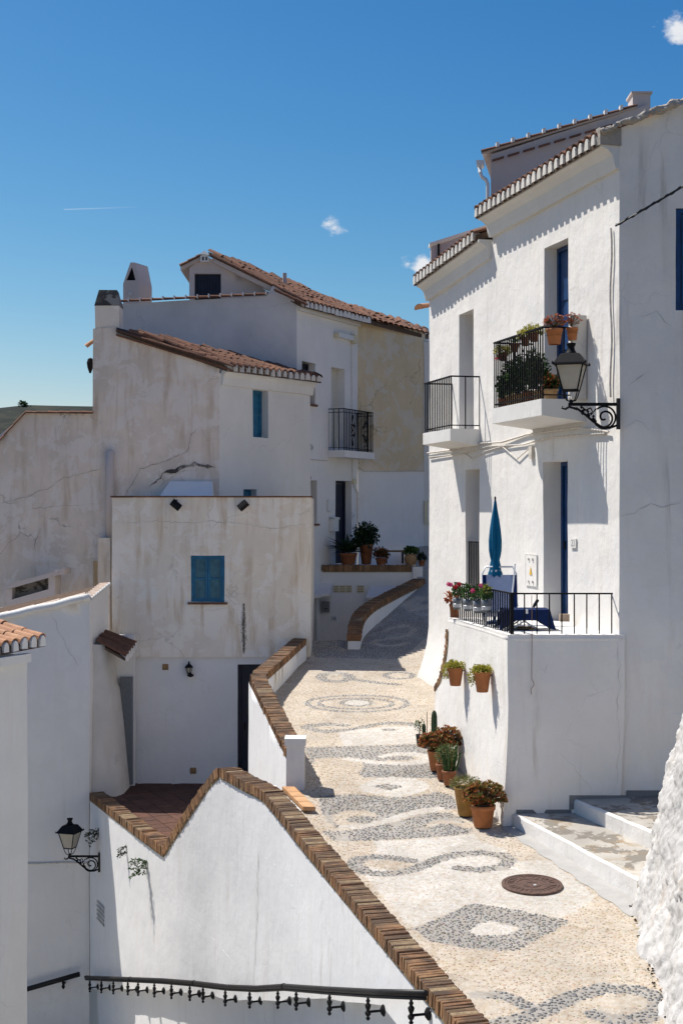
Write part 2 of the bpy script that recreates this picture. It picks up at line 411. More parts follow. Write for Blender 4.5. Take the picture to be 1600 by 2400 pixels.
M['plastic_cream'] = simple('cream_plastic', (.66, .60, .42), .55, var=.06)
M['cable'] = simple('painted_cable', (.62, .57, .50), .8, var=.25, scale=15)
M['cable_black'] = simple('black_cable', (.02, .02, .022), .55)
M['rust'] = simple('rusty_wire', (.30, .16, .09), .8, var=.3)
M['manhole'] = simple('manhole_iron', (.14, .085, .065), .55, metal=.35, var=.35, scale=18, bump=.3)
M['terracotta'] = simple('terracotta_pot', (.42, .155, .055), .75, var=.18, scale=9, bump=.2)
M['terracotta_dark'] = simple('terracotta_pot_dark', (.26, .10, .045), .8, var=.25, scale=9, bump=.25)
M['mustard'] = simple('mustard_pot', (.36, .19, .045), .7, var=.22, scale=8, bump=.2)
M['pink_pot'] = simple('pale_clay_pot', (.50, .25, .15), .8, var=.15, scale=9)
M['tan_pot'] = simple('tan_pot', (.34, .21, .10), .8, var=.3, scale=9, bump=.3)
M['black_pot'] = simple('black_plastic_pot', (.02, .022, .025), .5)
M['bucket'] = simple('grey_bucket', (.20, .21, .22), .4, metal=.3, var=.2)
M['band'] = simple('bucket_band', (.62, .63, .65), .4, metal=.4)
M['soil'] = simple('soil', (.045, .03, .02), .95, var=.4, scale=30, bump=.6)
M['cloth_blue'] = simple('navy_cloth', (.008, .020, .075), .85, var=.15, scale=12, spec=.15)
M['umbrella'] = simple('teal_canvas', (.005, .11, .22), .85, var=.12, scale=6, spec=.15)
M['sling'] = simple('deckchair_mesh', (.42, .46, .60), .8, var=.06, spec=.1)
M['sling_dark'] = simple('deckchair_edge', (.008, .022, .10), .85, var=.2, spec=.1)
M['alu'] = simple('white_tube', (.75, .75, .74), .35, metal=.2)
M['wood'] = simple('old_wood', (.20, .12, .06), .8, var=.3, scale=10, bump=.4)
M['stone_block'] = simple('stone_block', (.34, .26, .19), .9, var=.3, scale=8, bump=.5)
M['yellow'] = simple('warning_yellow', (.75, .45, .05), .5)
M['ink'] = simple('black_lettering', (.02, .02, .022), .6)
M['ceramic'] = simple('glazed_tile_white', (.74, .74, .72), .3, spec=.5)
M['grey_box'] = simple('grey_mailbox', (.16, .17, .18), .5, var=.1)
M['leaf'] = leafmat('leaf_green', (.030, .075, .018), (.075, .14, .030))
M['leaf_dark'] = leafmat('leaf_dark_green', (.012, .030, .012), (.030, .062, .020))
M['leaf_pale'] = leafmat('leaf_pale_green', (.13, .16, .055), (.24, .25, .10))
M['leaf_yellow'] = leafmat('leaf_yellow_green', (.26, .26, .03), (.48, .42, .08), 14)
M['leaf_red'] = leafmat('leaf_bronze_red', (.25, .055, .024), (.42, .13, .04), 12)
M['leaf_bronze'] = leafmat('leaf_bronze_green', (.12, .14, .03), (.27, .18, .045), 12)
M['petal_red'] = leafmat('petal_red', (.45, .01, .02), (.60, .02, .04))
M['petal_pink'] = leafmat('petal_pink', (.70, .05, .16), (.80, .16, .30))
M['cactus'] = simple('cactus_skin', (.018, .045, .014), .6, var=.4, scale=40, bump=.5)
M['stem'] = simple('woody_stem', (.12, .085, .05), .9, var=.3)
def glass_milk():
    t = NT('milky_lantern_glass'); t.b.inputs['Roughness'].default_value = .35
    c = t.mix(t.ramp(t.noise(5, 3), .3, .7), (.70, .66, .56), (.78, .74, .66))
    tr = t.n('ShaderNodeBsdfTranslucent'); ms = t.n('ShaderNodeMixShader'); ms.inputs[0].default_value = .55
    t.l(c, tr.inputs[0]); t.l(t.b.outputs[0], ms.inputs[1]); t.l(tr.outputs[0], ms.inputs[2])
    o = [x for x in t.t.nodes if x.type == 'OUTPUT_MATERIAL'][0]; t.l(ms.outputs[0], o.inputs[0])
    return t.out(c)
M['milk'] = glass_milk()
def streetmat(name, bump):
    t = NT(name); at = t.n('ShaderNodeVertexColor', _layer_name='Col')
    c = t.mix(t.ramp(t.noise(16, 7, .7), .38, .68, 0, .75), at.outputs[0], t.mix(1., at.outputs[0], (.80, .69, .56), 'MULTIPLY'))
    c = t.mix(t.ramp(t.noise(3.1, 6, .65), .52, .72, 0, .5), c, t.mix(1., c, (.70, .69, .68), 'MULTIPLY'))
    c = t.mix(t.ramp(t.noise(1.2, 5, .6), .5, .75, 0, .28), c, t.mix(1., c, (.82, .72, .58), 'MULTIPLY'))
    n = t.bump(t.noise(45, 5, .7), bump, .010); n = t.bump(t.noise(6, 4), bump*.8, .03, n)
    return t.out(c, n, .88)
M['street'] = streetmat('pebbled_mortar', .7); M['pebble'] = streetmat('set_pebbles', .25)
M['pebble_dark'] = simple('dark_pebble', (.195, .192, .19), .6, var=.35, scale=30, bump=.2)
def terrain_mat():
    t = NT('scrub_hill'); c = t.mix(t.ramp(t.noise(.10, 7, .7), .42, .6), (.008, .013, .008), (.028, .030, .018))
    return t.out(c, None, .95)
M['hill'] = terrain_mat()
M['ground'] = simple('dry_earth', (.20, .16, .10), .95, var=.3, scale=.2)
# ------------------------------------------------------------------ builders
def tile_mesh(name, mat, L=.44, r0=.092, r1=.072, white=None, seg=6, th=.016, flat=.82):
    mb = MB(); rows = [0, .065, L] if white else [0, L]
    rad = lambda y: r0+(r1-r0)*y/L
    for outer in (0, 1):
        vs = []
        for y in rows:
            r = rad(y)-(0 if outer == 0 else th)
            for k in range(seg+1):
                a = math.pi*k/seg; vs.append((r*math.cos(a), y, r*math.sin(a)*flat))
        n = seg+1
        for i in range(len(rows)-1):
            mb.cur = 1 if (white and i == 0) else 0
            fs = [(i*n+k, i*n+k+1, (i+1)*n+k+1, (i+1)*n+k) for k in range(seg)]
            if outer: fs = [f[::-1] for f in fs]
            mb.add(vs, fs)
    for y in (0, L):
        vs = []
        for r in (rad(y), rad(y)-th):
            for k in range(seg+1):
                a = math.pi*k/seg; vs.append((r*math.cos(a), y, r*math.sin(a)*flat))
        mb.cur = 1 if (white and y == 0) else 0
        mb.add(vs, [(k, k+1, seg+2+k, seg+1+k) for k in range(seg)])
    if white:
        mb.cur = 1; r = rad(0)-th*.5; vs = [(0, .012, -.01)]
        for k in range(seg+1):
            a = math.pi*k/seg; vs.append((r*math.cos(a)*(1+.04*math.sin(k*5)), .012+.008*math.sin(k*3), r*math.sin(a)*flat))
        mb.add(vs, [(0, k+1, k+2) for k in range(seg)])
    return mb.mesh(name, [mat, M['cream'] if white is None else white] if white else [mat])
def tooth_mesh(mat, W=.125, lo=-.10, hi=.105, D=.13, seed=0):
    """limewashed tile end packed with mortar: a tall pointed arch"""
    r = random.Random(seed); mb = MB(); n = 9; prof = [(-W/2, lo)]
    for k in range(1, n):
        a = math.pi*k/n; prof.append((-W/2*math.cos(a)*(1+r.uniform(-.05, .05)), lo+(hi-lo)*(math.sin(a)**.62)+r.uniform(-.005, .005)))
    prof.append((W/2, lo)); m = len(prof)
    vs = [(x, .02, z) for x, z in prof]+[(x*.96, .0, lo+(z-lo)*.94) for x, z in prof]+[(x*1.0, D, z*.97) for x, z in prof]
    fs = [tuple(m+i for i in range(m))]+[(i, m+i, m+i+1, i+1) for i in range(m-1)]+[(i, i+1, 2*m+i+1, 2*m+i) for i in range(m-1)]
    mb.add(vs, fs); return mb.mesh('limewashed_tile_end', mat)
TM = {}
def teeth(white):
    k = ('tooth', white)
    if k not in TM: TM[k] = [tooth_mesh(M[white], .112+.010*i, -.062-.005*i, .080+.006*i, .13, i) for i in range(3)]
    return TM[k]
def tiles(key, white=None):
    k = (key, white)
    if k not in TM:
        TM[k] = [tile_mesh('clay_tile_mesh', M[key], L=.44+.02*i, r0=.095-.004*i, white=M[white] if white else None) for i in range(2)]
    return TM[k]
def put_tile(parent, me, p, up, across, nz, j=1.):
    q = Matrix.Rotation(R(random.uniform(-4, 4)*j), 4, 'Z') @ Matrix.Rotation(R(random.uniform(-3, 3)*j), 4, 'X')
    return inst('tile', me, parent, frame(across, up, nz, p) @ q)
def tiled_roof(parent, eave, top, spacing=.20, expo=.33, key='tile', white=None, wrange=(0, 1), thick=.10, lift=.02, name='roof', maxrows=99, j=1.):
    """eave/top: matching 3D polylines; tiles laid from the eave upwards"""
    def lp(pl, s):
        ls = [(pl[i+1]-pl[i]).length for i in range(len(pl)-1)]; T = sum(ls); x = s*T
        for i, l in enumerate(ls):
            if x <= l or i == len(ls)-1: return pl[i].lerp(pl[i+1], x/l if l > 1e-6 else 0)
            x -= l
    eave = [Vector(v) for v in eave]; top = [Vector(v) for v in top]
    T = sum((eave[i+1]-eave[i]).length for i in range(len(eave)-1)); n = max(2, int(T/spacing+.5))
    mb = MB(); k = 12; vs = []
    for i in range(k+1):
        a, b = lp(eave, i/k), lp(top, i/k); dn = Vector((0, 0, thick)); a2 = a.lerp(b, min(.9, .035/max(.12, (b-a).length)))
        vs += [a2, b, b-dn, a2-dn]
    fs = []
    for i in range(k):
        for q in range(4): fs.append((i*4+q, i*4+(q+1) % 4, i*4+4+(q+1) % 4, i*4+4+q))
    fs += [(0, 1, 2, 3), (k*4+3, k*4+2, k*4+1, k*4)]
    mb.add(vs, fs); rf = mb.build(name, M['tilebed'], parent)
    me = tiles(key); mw = tiles(key, white) if white else me
    for i in range(n):
        s = (i+.5)/n; a, b = lp(eave, s), lp(top, s); up = (b-a); ln = up.length
        if ln < .12: up = lp(top, max(0, s-.3))-lp(eave, max(0, s-.3))
        up = up.normalized(); ac = (lp(eave, min(1, s+.02))-lp(eave, max(0, s-.02))).normalized()
        nz = ac.cross(up).normalized()
        if nz.z < 0: nz = -nz
        ac = up.cross(nz)
        rows = max(1, min(maxrows, int(ln/expo)))
        for r in range(rows):
            m = mw if (r == 0 and white and wrange[0] <= s <= wrange[1]) else me
            p = a+up*(r*expo+random.uniform(-.015, .015))+nz*(lift+.004*r % .01)+ac*random.uniform(-.008, .008)
            if r == 0 and white and wrange[0] <= s <= wrange[1]:
                hz = Vector((up.x, up.y, 0)).normalized()
                inst('tile_end', random.choice(teeth(white)), rf, frame(Vector((0, 0, 1)).cross(hz)*-1, hz, (0, 0, 1), a+Vector((0, 0, random.uniform(-.008, .008)))) @ Matrix.Rotation(R(random.uniform(-4, 4)), 4, 'Y'))
                p = a+up*.03+nz*(lift+.012)
                put_tile(rf, random.choice(me), p, up, ac, nz, j); continue
            put_tile(rf, random.choice(m), p, up, ac, nz, j)
    return rf
def line_tiles(parent, a, b, n, key='tile', lift=.0, side=Vector((0, -1, 0)), sc=1., name='tile', white=None):
    """tiles laid end to end along a line (verge or ridge)"""
    a, b = Vector(a), Vector(b); u = (b-a).normalized(); nz = side.cross(u); nz = nz if nz.z > 0 else -nz
    ac = u.cross(nz); me = tiles(key, white)
    for i in range(n):
        p = a.lerp(b, i/n)+nz*lift; L = (b-a).length/n
        Mx = frame(ac, u, nz, p) @ Matrix.Rotation(R(random.uniform(-2, 2)), 4, 'Z') @ Matrix.Diagonal((sc, L*1.06/.44, sc, 1))
        inst(name, me[0], parent, Mx)
def brick_mesh(W, H, T, mat, seed):
    rnd = random.Random(seed); mb = MB(); b = .006
    vs = []
    for z, s in ((0, 0), (H-b, 0), (H, b)):
        for x, y in ((-1, -1), (1, -1), (1, 1), (-1, 1)):
            vs.append((x*(W/2-s+rnd.uniform(-.006, .006)), y*(T/2-s+rnd.uniform(-.003, .003)), z+rnd.uniform(-.004, .004)))
    fs = [(0, 3, 2, 1), (8, 9, 10, 11)]
    for l in (0, 4):
        for k in range(4): fs.append((l+k, l+(k+1) % 4, l+4+(k+1) % 4, l+4+k))
    mb.add(vs, fs); return mb.mesh('coping_brick_mesh', mat)
def coping(parent, path, W=.30, H=.14, pitch=.058, seed=1, dark=.35, name='coping', ends=True):
    """brick-on-edge coping along a 3D path (centre of the coping's underside)"""
    path = [Vector(p) for p in path]; rnd = random.Random(seed)
    ls = [(path[i+1]-path[i]).length for i in range(len(path)-1)]; T = sum(ls)
    def at(x):
        x = max(0, min(T, x))
        for i, l in enumerate(ls):
            if x <= l or i == len(ls)-1: return path[i].lerp(path[i+1], min(1, x/l))
            x -= l
    me = [brick_mesh(W, H, pitch*.80, M['brick'], seed*10+i) for i in range(5)]
    md = [brick_mesh(W, H*.96, pitch*.78, M['brick_dark'], seed*20+i) for i in range(3)]
    n = int(T/pitch); mb = MB(); ring = []
    fr = []
    for i in range(n):
        x = (i+.5)*pitch; t = (at(x+.09)-at(x-.09)).normalized()
        ac = t.cross(Vector((0, 0, 1))).normalized(); nz = ac.cross(t).normalized()
        fr.append((at(x), ac, t, nz))
    vs = []; fs = []
    for k, (p, ac, t, nz) in enumerate(fr):
        w = W/2-.010
        if k == 0: p = p-t*pitch*.3
        if k == n-1: p = p+t*pitch*.3
        vs += [p-ac*w-nz*.03, p+ac*w-nz*.03, p+ac*w+nz*(H-.011), p-ac*w+nz*(H-.011)]
    for k in range(n-1):
        for q in range(4): fs.append((k*4+q, k*4+(q+1) % 4, k*4+4+(q+1) % 4, k*4+4+q))
    fs += [(0, 1, 2, 3), (n*4-4, n*4-1, n*4-2, n*4-3)]
    mb.add(vs, fs); bed = mb.build(name, M['mortar'], parent)
    run = 0
    for k, (p, ac, t, nz) in enumerate(fr):
        if run <= 0: run = rnd.randint(1, 4); isd = rnd.random() < dark
        run -= 1
        m = rnd.choice(md if isd else me)
        Mx = frame(ac, t, nz, p+ac*rnd.uniform(-.008, .008)+nz*rnd.uniform(-.008, .007)) @ Matrix.Rotation(R(rnd.uniform(-1.3, 1.3)), 4, 'Z') @ Matrix.Rotation(R(rnd.uniform(-2, 2)), 4, 'X')
        inst('brick', m, bed, Mx)
    return bed
def railing(parent, corners, z0, z1, pitches, bar=.008, top=.016, low=True, matk='iron', z0f=None):
    """flat-topped iron railing: corners are (x, y) plan points"""
    cs = [Vector((c[0], c[1], 0)) for c in corners]
    mb = MB()
    for i in range(len(cs)-1):
        a, b = cs[i], cs[i+1]; u = (b-a).normalized(); s = Vector((u.y, -u.x, 0)); e = u*(top if i else 0)
        mb.obox(a+Vector((0, 0, z1-top))-s*top-e*0, b-a+u*top, s*2*top, Vector((0, 0, top*1.4)))
    mb.build('top_rail', M[matk], parent)
    if low:
        mb = MB()
        for i in range(len(cs)-1):
            a, b = cs[i], cs[i+1]; u = (b-a).normalized(); s = Vector((u.y, -u.x, 0))
            mb.obox(a+Vector((0, 0, z0+.05))-s*top*.8, b-a, s*1.6*top, Vector((0, 0, top)))
        mb.build('bottom_rail', M[matk], parent)
    bm_ = MB(); bm_.obox((-bar, -bar, 0), (2*bar, 0, 0), (0, 2*bar, 0), (0, 0, z1-z0-top)); me = bm_.mesh('bar_mesh', M[matk])
    for i in range(len(cs)-1):
        a, b = cs[i], cs[i+1]; n = max(1, int((b-a).length/pitches[i]+.5)); u = (b-a).normalized()
        for k in range(0 if i == 0 else 1, n+1):
            p = a.lerp(b, k/n); inst('bar', me, parent, frame(u, (-u.y, u.x, 0), (0, 0, 1), (p.x, p.y, z0)))
def text_mesh(txt, size, mat, Mx, parent, name='lettering', depth=.002):
    cu = bpy.data.curves.new('t', 'FONT'); cu.body = txt; cu.size = size; cu.align_x = 'CENTER'; cu.align_y = 'CENTER'; cu.extrude = depth
    o = bpy.data.objects.new('t', cu); COL.objects.link(o)
    dg = bpy.context.evaluated_depsgraph_get(); me = bpy.data.meshes.new_from_object(o.evaluated_get(dg))
    bpy.data.objects.remove(o); bpy.data.curves.remove(cu)
    me.materials.clear(); me.materials.append(mat); me.name = name
    return inst(name, me, parent, Mx)
def leaf(mb, b, d, L, W, up=None, bend=.15):
    d = Vector(d).normalized(); up = Vector(up) if up is not None else Vector((0, 0, 1))
    s = d.cross(up); s = s.normalized() if s.length > 1e-4 else d.orthogonal().normalized(); n = s.cross(d)
    b = Vector(b); m = b+d*L*.55-n*L*bend*.2
    mb.add([b, m+s*W/2+n*W*.12, b+d*L-n*L*bend, m-s*W/2+n*W*.12, m-n*W*.05], [(0, 1, 4), (1, 2, 4), (2, 3, 4), (3, 0, 4)])
def rnd_dir(r): 
    z = r.uniform(-1, 1); a = r.uniform(0, 6.283); q = math.sqrt(1-z*z); return Vector((q*math.cos(a), q*math.sin(a), z))
def bush(mb, c, rad, n, L, W, seed=0, mats=1, low=-.6, shell_=.55):
    r = random.Random(seed); c = Vector(c)
    for i in range(n):
        d = rnd_dir(r)
        while d.z < low: d = rnd_dir(r)
        k = shell_+(1-shell_)*r.random()
        k *= .8+.35*noise.noise(d*2.3+Vector((seed, 0, 0)))
        p = c+Vector((d.x*rad[0], d.y*rad[1], d.z*rad[2]))*k
        mb.cur = r.randrange(mats)
        leaf(mb, p, d+rnd_dir(r)*.8, L*r.uniform(.7, 1.3), W*r.uniform(.7, 1.3), rnd_dir(r))
def rosettes(mb, c, rad, n, size, seed=0, mats=(0, 1), stem=None, leaves=11):
    r = random.Random(seed); c = Vector(c)
    for i in range(n):
        d = rnd_dir(r)
        while d.z < -.25: d = rnd_dir(r)
        k = r.uniform(.72, 1.05); p = c+Vector((d.x*rad[0], d.y*rad[1], d.z*rad[2]))*k
        ax = (d+Vector((0, 0, .8))).normalized(); x = ax.orthogonal().normalized(); y = ax.cross(x); sz = size*r.uniform(.7, 1.25)
        if stem is not None: mb.cur = stem; mb.tube([c-Vector((0, 0, rad[2]*.5)), (c+p)/2-Vector((0, 0, rad[2]*.1)), p], size*.09, 4, cap=False)
        for k in range(leaves):
            an = k*2.4; el = .25+.9*(k/leaves); mb.cur = mats[0] if r.random() < .45+.3*(k/leaves) else mats[1]
            dd = (x*math.cos(an)+y*math.sin(an))*math.cos(el)+ax*math.sin(el)
            leaf(mb, p, dd, sz*(1-.35*k/leaves), sz*.42, ax, -.12)
POTS = 'flower pots along the terrace wall'
def pot_profile(r, h, style=0):
    if style == 0: return [(r*.68, 0), (r*.72, .01), (r*.93, h*.80), (r*1.0, h*.80), (r*1.02, h), (r*.90, h), (r*.88, h*.9)]
    if style == 1: return [(r*.60, 0), (r*.64, .01), (r*.95, h*.93), (r*1.0, h*.94), (r*1.0, h), (r*.90, h), (r*.86, h*.9)]
    return [(r*.62, 0), (r*.80, h*.12), (r*1.0, h*.45), (r*.98, h*.7), (r*.80, h*.93), (r*.90, h), (r*.78, h), (r*.74, h*.9)]
def pot(name, label, cat, loc, r, h, matk, style=0, group=None, rim=True):
    t = thing(name, label, cat, loc, group); mb = MB()
    mb.lathe(pot_profile(r, h, style), loc, 18, cap=False); p = mb.build('pot', M[matk], t, smooth=False)
    for pl in p.data.polygons: pl.use_smooth = True
    mb = MB(); mb.lathe([(r*.87, h*.90), (r*.4, h*.93), (.001, h*.94)], loc, 12, cap=False); mb.build('soil', M['soil'], t)
    return t
def foliage(t, mb, mats, name='foliage', kind='stuff'):
    return mb.build(name, [M[m] for m in mats], t, kind=kind)
def crack(pl, pts, parent, w=.02, o=.016, seed=0, mat='dark', name='crack'):
    """a jagged open crack in the plaster: pts are (px, py) on the wall plane"""
    r = random.Random(seed); P3 = [pl.uv(*p) for p in pts]; fine = []
    for i in range(len(P3)-1):
        a, b = Vector(P3[i]), Vector(P3[i+1]); n = max(2, int((b-a).length/.07))
        for k in range(n): fine.append(a.lerp(b, k/n)+Vector((r.uniform(-.02, .02), r.uniform(-.02, .02))))
    fine.append(Vector(P3[-1])); mb = MB(); vs = []; n = len(fine)
    for i, p in enumerate(fine):
        t = fine[min(i+1, n-1)]-fine[max(0, i-1)]; s = Vector((-t.y, t.x)).normalized()
        ww = w*r.uniform(.3, 1.2)*min(1, (i+.3)/2, (n-i-.7)/2)
        for q in (p+s*ww/2, p-s*ww/2): vs.append(wobv(pl.pt(q.x, q.y, 0))+pl.N*o)
    mb.add(vs, [(2*i, 2*i+1, 2*i+3, 2*i+2) for i in range(n-1)])
    return mb.build(name, M[mat], parent)
def door(parent, pl, h, dp, matk, fr=.06, leafs=1, handle=True, panels=0, name='door'):
    u0, v0, u1, v1 = h[:4]; mb = MB()
    pl.box(mb, u0, u0+fr, v0, v1, -dp-.06, -dp+.03); pl.box(mb, u1-fr, u1, v0, v1, -dp-.06, -dp+.03); pl.box(mb, u0+fr, u1-fr, v1-fr, v1, -dp-.06, -dp+.03)
    d = mb.build(name+'_frame', M[matk], parent)
    w = (u1-u0-2*fr)/leafs
    for i in range(leafs):
        a = u0+fr+i*w+.004; b = a+w-.008; mb = MB(); pl.box(mb, a, b, v0+.01, v1-fr-.004, -dp-.05, -dp)
        for k in range(panels):
            ph = (v1-fr-v0-.1)/panels; pl.box(mb, a+.07, b-.07, v0+.1+k*ph, v0+.02+(k+1)*ph, -dp-.01, -dp+.015)
        lf = mb.build(name if leafs == 1 else 'shutter', M[matk], parent)
        if handle and i == leafs-1:
            mb = MB(); pl.box(mb, a+.05, a+.08, v0+(v1-v0)*.45, v0+(v1-v0)*.45+.12, -dp+.001, -dp+.035); mb.build('handle', M['iron'], lf)
    return d
# ------------------------------------------------------------------ terrain and street
_zd = np.array([4, 8, 12, 15.65, 18, 19.3, 21.65, 24, 26, 28, 29, 30.5, 32.5, 36, 42])
_zz = np.array([-5.0, -4.72, -4.40, -4.13, -3.98, -3.74, -3.42, -3.13, -2.94, -2.78, -2.65, -2.25, -1.62, -0.9, -0.2])
_td = np.linspace(4, 42, 761); _tz = np.interp(_td, _zd, _zz)
_tz = np.convolve(np.pad(_tz, 12, 'edge'), np.ones(25)/25, 'valid')
def zr(d): return float(np.interp(d, _td, _tz))
def xl(d): return np.interp(d, [4, 8.8, 11.1, 17.1, 19.2, 19.5, 23.6, 27.3, 29.0, 29.01, 29.6, 30.6, 32.5, 36], [2.6, 1.65, 1.08, -.45, -.80, -.62, -1.36, -.66, -.66, .38, .50, .86, 1.75, 1.8])
def xr(d): return np.interp(d, [4, 9, 13, 15.2, 17.97, 21.7, 22, 25.6, 26.2, 30, 36], [3.6, 3.3, 3.2, 3.35, 2.25, 1.55, 2.55, 1.62, 2.3, 4.5, 5.5])
def unproj(px, py):
    """where the view ray through a street pixel meets the street (a world point)"""
    k = (py-1200)/F; ds = np.linspace(8, 36, 1400); f = np.interp(ds, _td, _tz)+k*ds
    i = int(np.argmax(f > 0)); return kx(px)*ds[i], ds[i]
# pebble design of the street: grey pebble figures and smooth white figures set in cream paving
def z8(p): return [(640+a*.3827, 1560+b*.3827) for a, b in p]
def z1(p): return [(900+a*.4464, 1960+b*.4464) for a, b in p]
def z5(p): return [(560+a*.3189, 1160+b*.3189) for a, b in p]
def ell(cx, cy, rx, ry, n=28): return [(cx+rx*math.cos(6.2832*i/n), cy+ry*math.sin(6.2832*i/n)) for i in range(n)]
CREAM, WHITE, GREY = 0, 1, 2
FIG = [
 ('poly', GREY, z5([(520, 1085), (800, 1065), (1000, 830), (1290, 640), (1450, 640), (1450, 1010), (1330, 1080), (1230, 1170), (1190, 1205), (560, 1195)])),
 ('poly', CREAM, z5([(1180, 800), (1300, 750), (1450, 735), (1450, 830), (1250, 862)])), ('poly', GREY, z5(ell(1400, 790, 70, 18))),
 ('line', CREAM, z5([(1060, 1010), (1120, 975), (1230, 965), (1290, 985), (1250, 1030), (1130, 1055), (1010, 1070), (980, 1090), (1060, 1112), (1180, 1105), (1230, 1085)]), .13),
 ('line', GREY, z8(ell(380, 72, 88, 26)), .20), ('line', GREY, z8([(460, 82), (560, 95), (680, 110), (760, 118)]), .16), ('line', GREY, z8(ell(770, 60, 85, 21)), .13),
 ('line', GREY, z8(ell(515, 232, 305, 52, 40)), .10), ('line', GREY, z8(ell(505, 232, 225, 34, 36)), .09), ('poly', WHITE, z8(ell(515, 228, 85, 17))), ('line', GREY, z8(ell(510, 226, 92, 20)), .08),
 ('line', GREY, z8([(440, 368), (330, 357), (220, 366), (200, 378), (260, 394), (330, 402), (480, 394), (580, 374), (660, 360), (760, 355), (860, 362), (870, 375), (800, 388), (690, 396)]), .16),
 ('poly', WHITE, z8([(400, 408), (520, 395), (640, 380), (900, 372), (905, 480), (430, 492)])), ('poly', GREY, z8([(650, 397), (700, 390), (770, 395), (740, 405), (680, 404)])),
 ('poly', GREY, z8([(190, 500), (430, 495), (900, 488), (960, 540), (1000, 640), (1020, 690), (560, 690), (480, 640), (230, 600)])),
 ('poly', CREAM, z8([(250, 570), (470, 560), (560, 610), (520, 660), (330, 690), (270, 640)])),
 ('poly', CREAM, z8([(680, 548), (760, 535), (880, 536), (950, 560), (940, 590), (800, 600), (700, 588)])),
 ('line', WHITE, z8([(460, 574), (560, 588), (680, 598), (830, 600), (930, 588), (945, 562), (880, 545), (760, 543), (680, 560)]), .16), ('poly', GREY, z8(ell(770, 568, 90, 14))),
 ('poly', GREY, z8([(280, 800), (540, 795), (700, 815), (900, 800), (1010, 770), (1100, 800), (1130, 880), (900, 905), (600, 985), (400, 1000), (330, 960), (290, 880)])),
 ('poly', WHITE, z8([(520, 745), (600, 705), (720, 683), (860, 690), (945, 715), (960, 745), (900, 785), (760, 812), (640, 800), (550, 775)])),
 ('poly', GREY, z8([(600, 745), (700, 729), (795, 745), (715, 771)])),
 ('poly', CREAM, z8([(360, 920), (430, 895), (560, 890), (640, 915), (600, 960), (480, 990), (380, 980)])), ('poly', GREY, z8(ell(540, 945, 90, 22))),
 ('line', WHITE, z8([(430, 990), (540, 985), (680, 955), (800, 920), (920, 890), (1020, 880)]), .14),
 ('poly', GREY, z8([(300, 1020), (480, 1010), (620, 985), (780, 948), (960, 905), (1090, 905), (1160, 950), (1225, 1010), (1190, 1035), (960, 1050), (620, 1072), (370, 1078)])),
 ('line', CREAM, z8([(960, 975), (1020, 960), (1110, 962), (1190, 985)]), .12),
 ('poly', WHITE, z8([(620, 1075), (960, 1055), (1230, 1035), (1290, 1090), (1420, 1130), (1480, 1200), (1560, 1290), (1568, 1500), (1430, 1480), (1240, 1465), (1100, 1510), (870, 1590), (800, 1560), (560, 1290), (640, 1180)])),
 ('poly', WHITE, z1([(200, 200), (380, 130), (860, 130), (1000, 230), (1110, 320), (1000, 400), (900, 440), (700, 400), (480, 365), (160, 470), (120, 440)])),
 ('poly', CREAM, z8(ell(760, 1222, 160, 34))), 
 ('line', GREY, z8([(840, 1192), (740, 1180), (620, 1172), (520, 1190), (500, 1225), (560, 1268), (660, 1280), (760, 1272), (880, 1240), (1000, 1185), (1120, 1155), (1270, 1147), (1400, 1162), (1445, 1195), (1400, 1235), (1260, 1252), (1140, 1238)]), .19),
 ('poly', GREY, z1([(150, 482), (300, 430), (440, 362), (500, 362), (690, 392), (830, 420), (975, 450), (880, 510), (690, 607), (600, 603), (420, 585), (230, 548)])),
 ('poly', WHITE, z1([(440, 500), (500, 465), (560, 452), (640, 470), (720, 492), (660, 520), (560, 528), (480, 522)])),
 ('line', GREY, z1([(490, 842), (600, 838), (690, 868), (750, 900)]), .17),
 ('line', GREY, z1([(560, 1010), (640, 985), (760, 955), (880, 895), (1000, 835), (1150, 800), (1330, 808), (1440, 845), (1440, 910), (1350, 958), (1200, 965), (1110, 938)]), .21),
]
def _fig_arrays():
    out = []
    for f in FIG:
        q = np.array([unproj(*p) for p in f[2]]); out.append((f[0], f[1], q, f[3] if len(f) > 3 else 0))
    return out
FIGW = _fig_arrays()
def pattern(X, D):
    """kind of paving at street points (arrays)"""
    K = np.zeros(X.shape, int)
    for typ, kind, q, w in FIGW:
        x0, y0 = q.min(0)-.3; x1, y1 = q.max(0)+.3
        sel = np.where((X > x0) & (X < x1) & (D > y0) & (D < y1))[0]
        if len(sel) == 0: continue
        x, d = X[sel], D[sel]
        if typ == 'poly':
            c = np.zeros(len(sel), bool); n = len(q); j = n-1
            for i in range(n):
                a = (q[i, 1] > d) != (q[j, 1] > d)
                with np.errstate(divide='ignore', invalid='ignore'):
                    c ^= a & (x < (q[j, 0]-q[i, 0])*(d-q[i, 1])/(q[j, 1]-q[i, 1]+1e-12)+q[i, 0])
                j = i
            K[sel[c]] = kind
        else:
            m = np.full(len(sel), 9.)
            for i in range(len(q)-1):
                ax, ay = q[i]; bx, by = q[i+1]; dx, dy = bx-ax, by-ay; l2 = dx*dx+dy*dy+1e-9
                t = np.clip(((x-ax)*dx+(d-ay)*dy)/l2, 0, 1)
                m = np.minimum(m, np.hypot(x-ax-t*dx, d-ay-t*dy))
            if abs(q[0]-q[-1]).sum() > .3 and len(q) > 20:      # closed ring
                pass
            K[sel[m < w*.5]] = kind
    return K
MORT = np.array([[.50, .445, .37], [.55, .525, .48], [.345, .33, .305]])
PEB = np.array([[.45, .375, .29], [.52, .495, .45], [.205, .202, .20]])
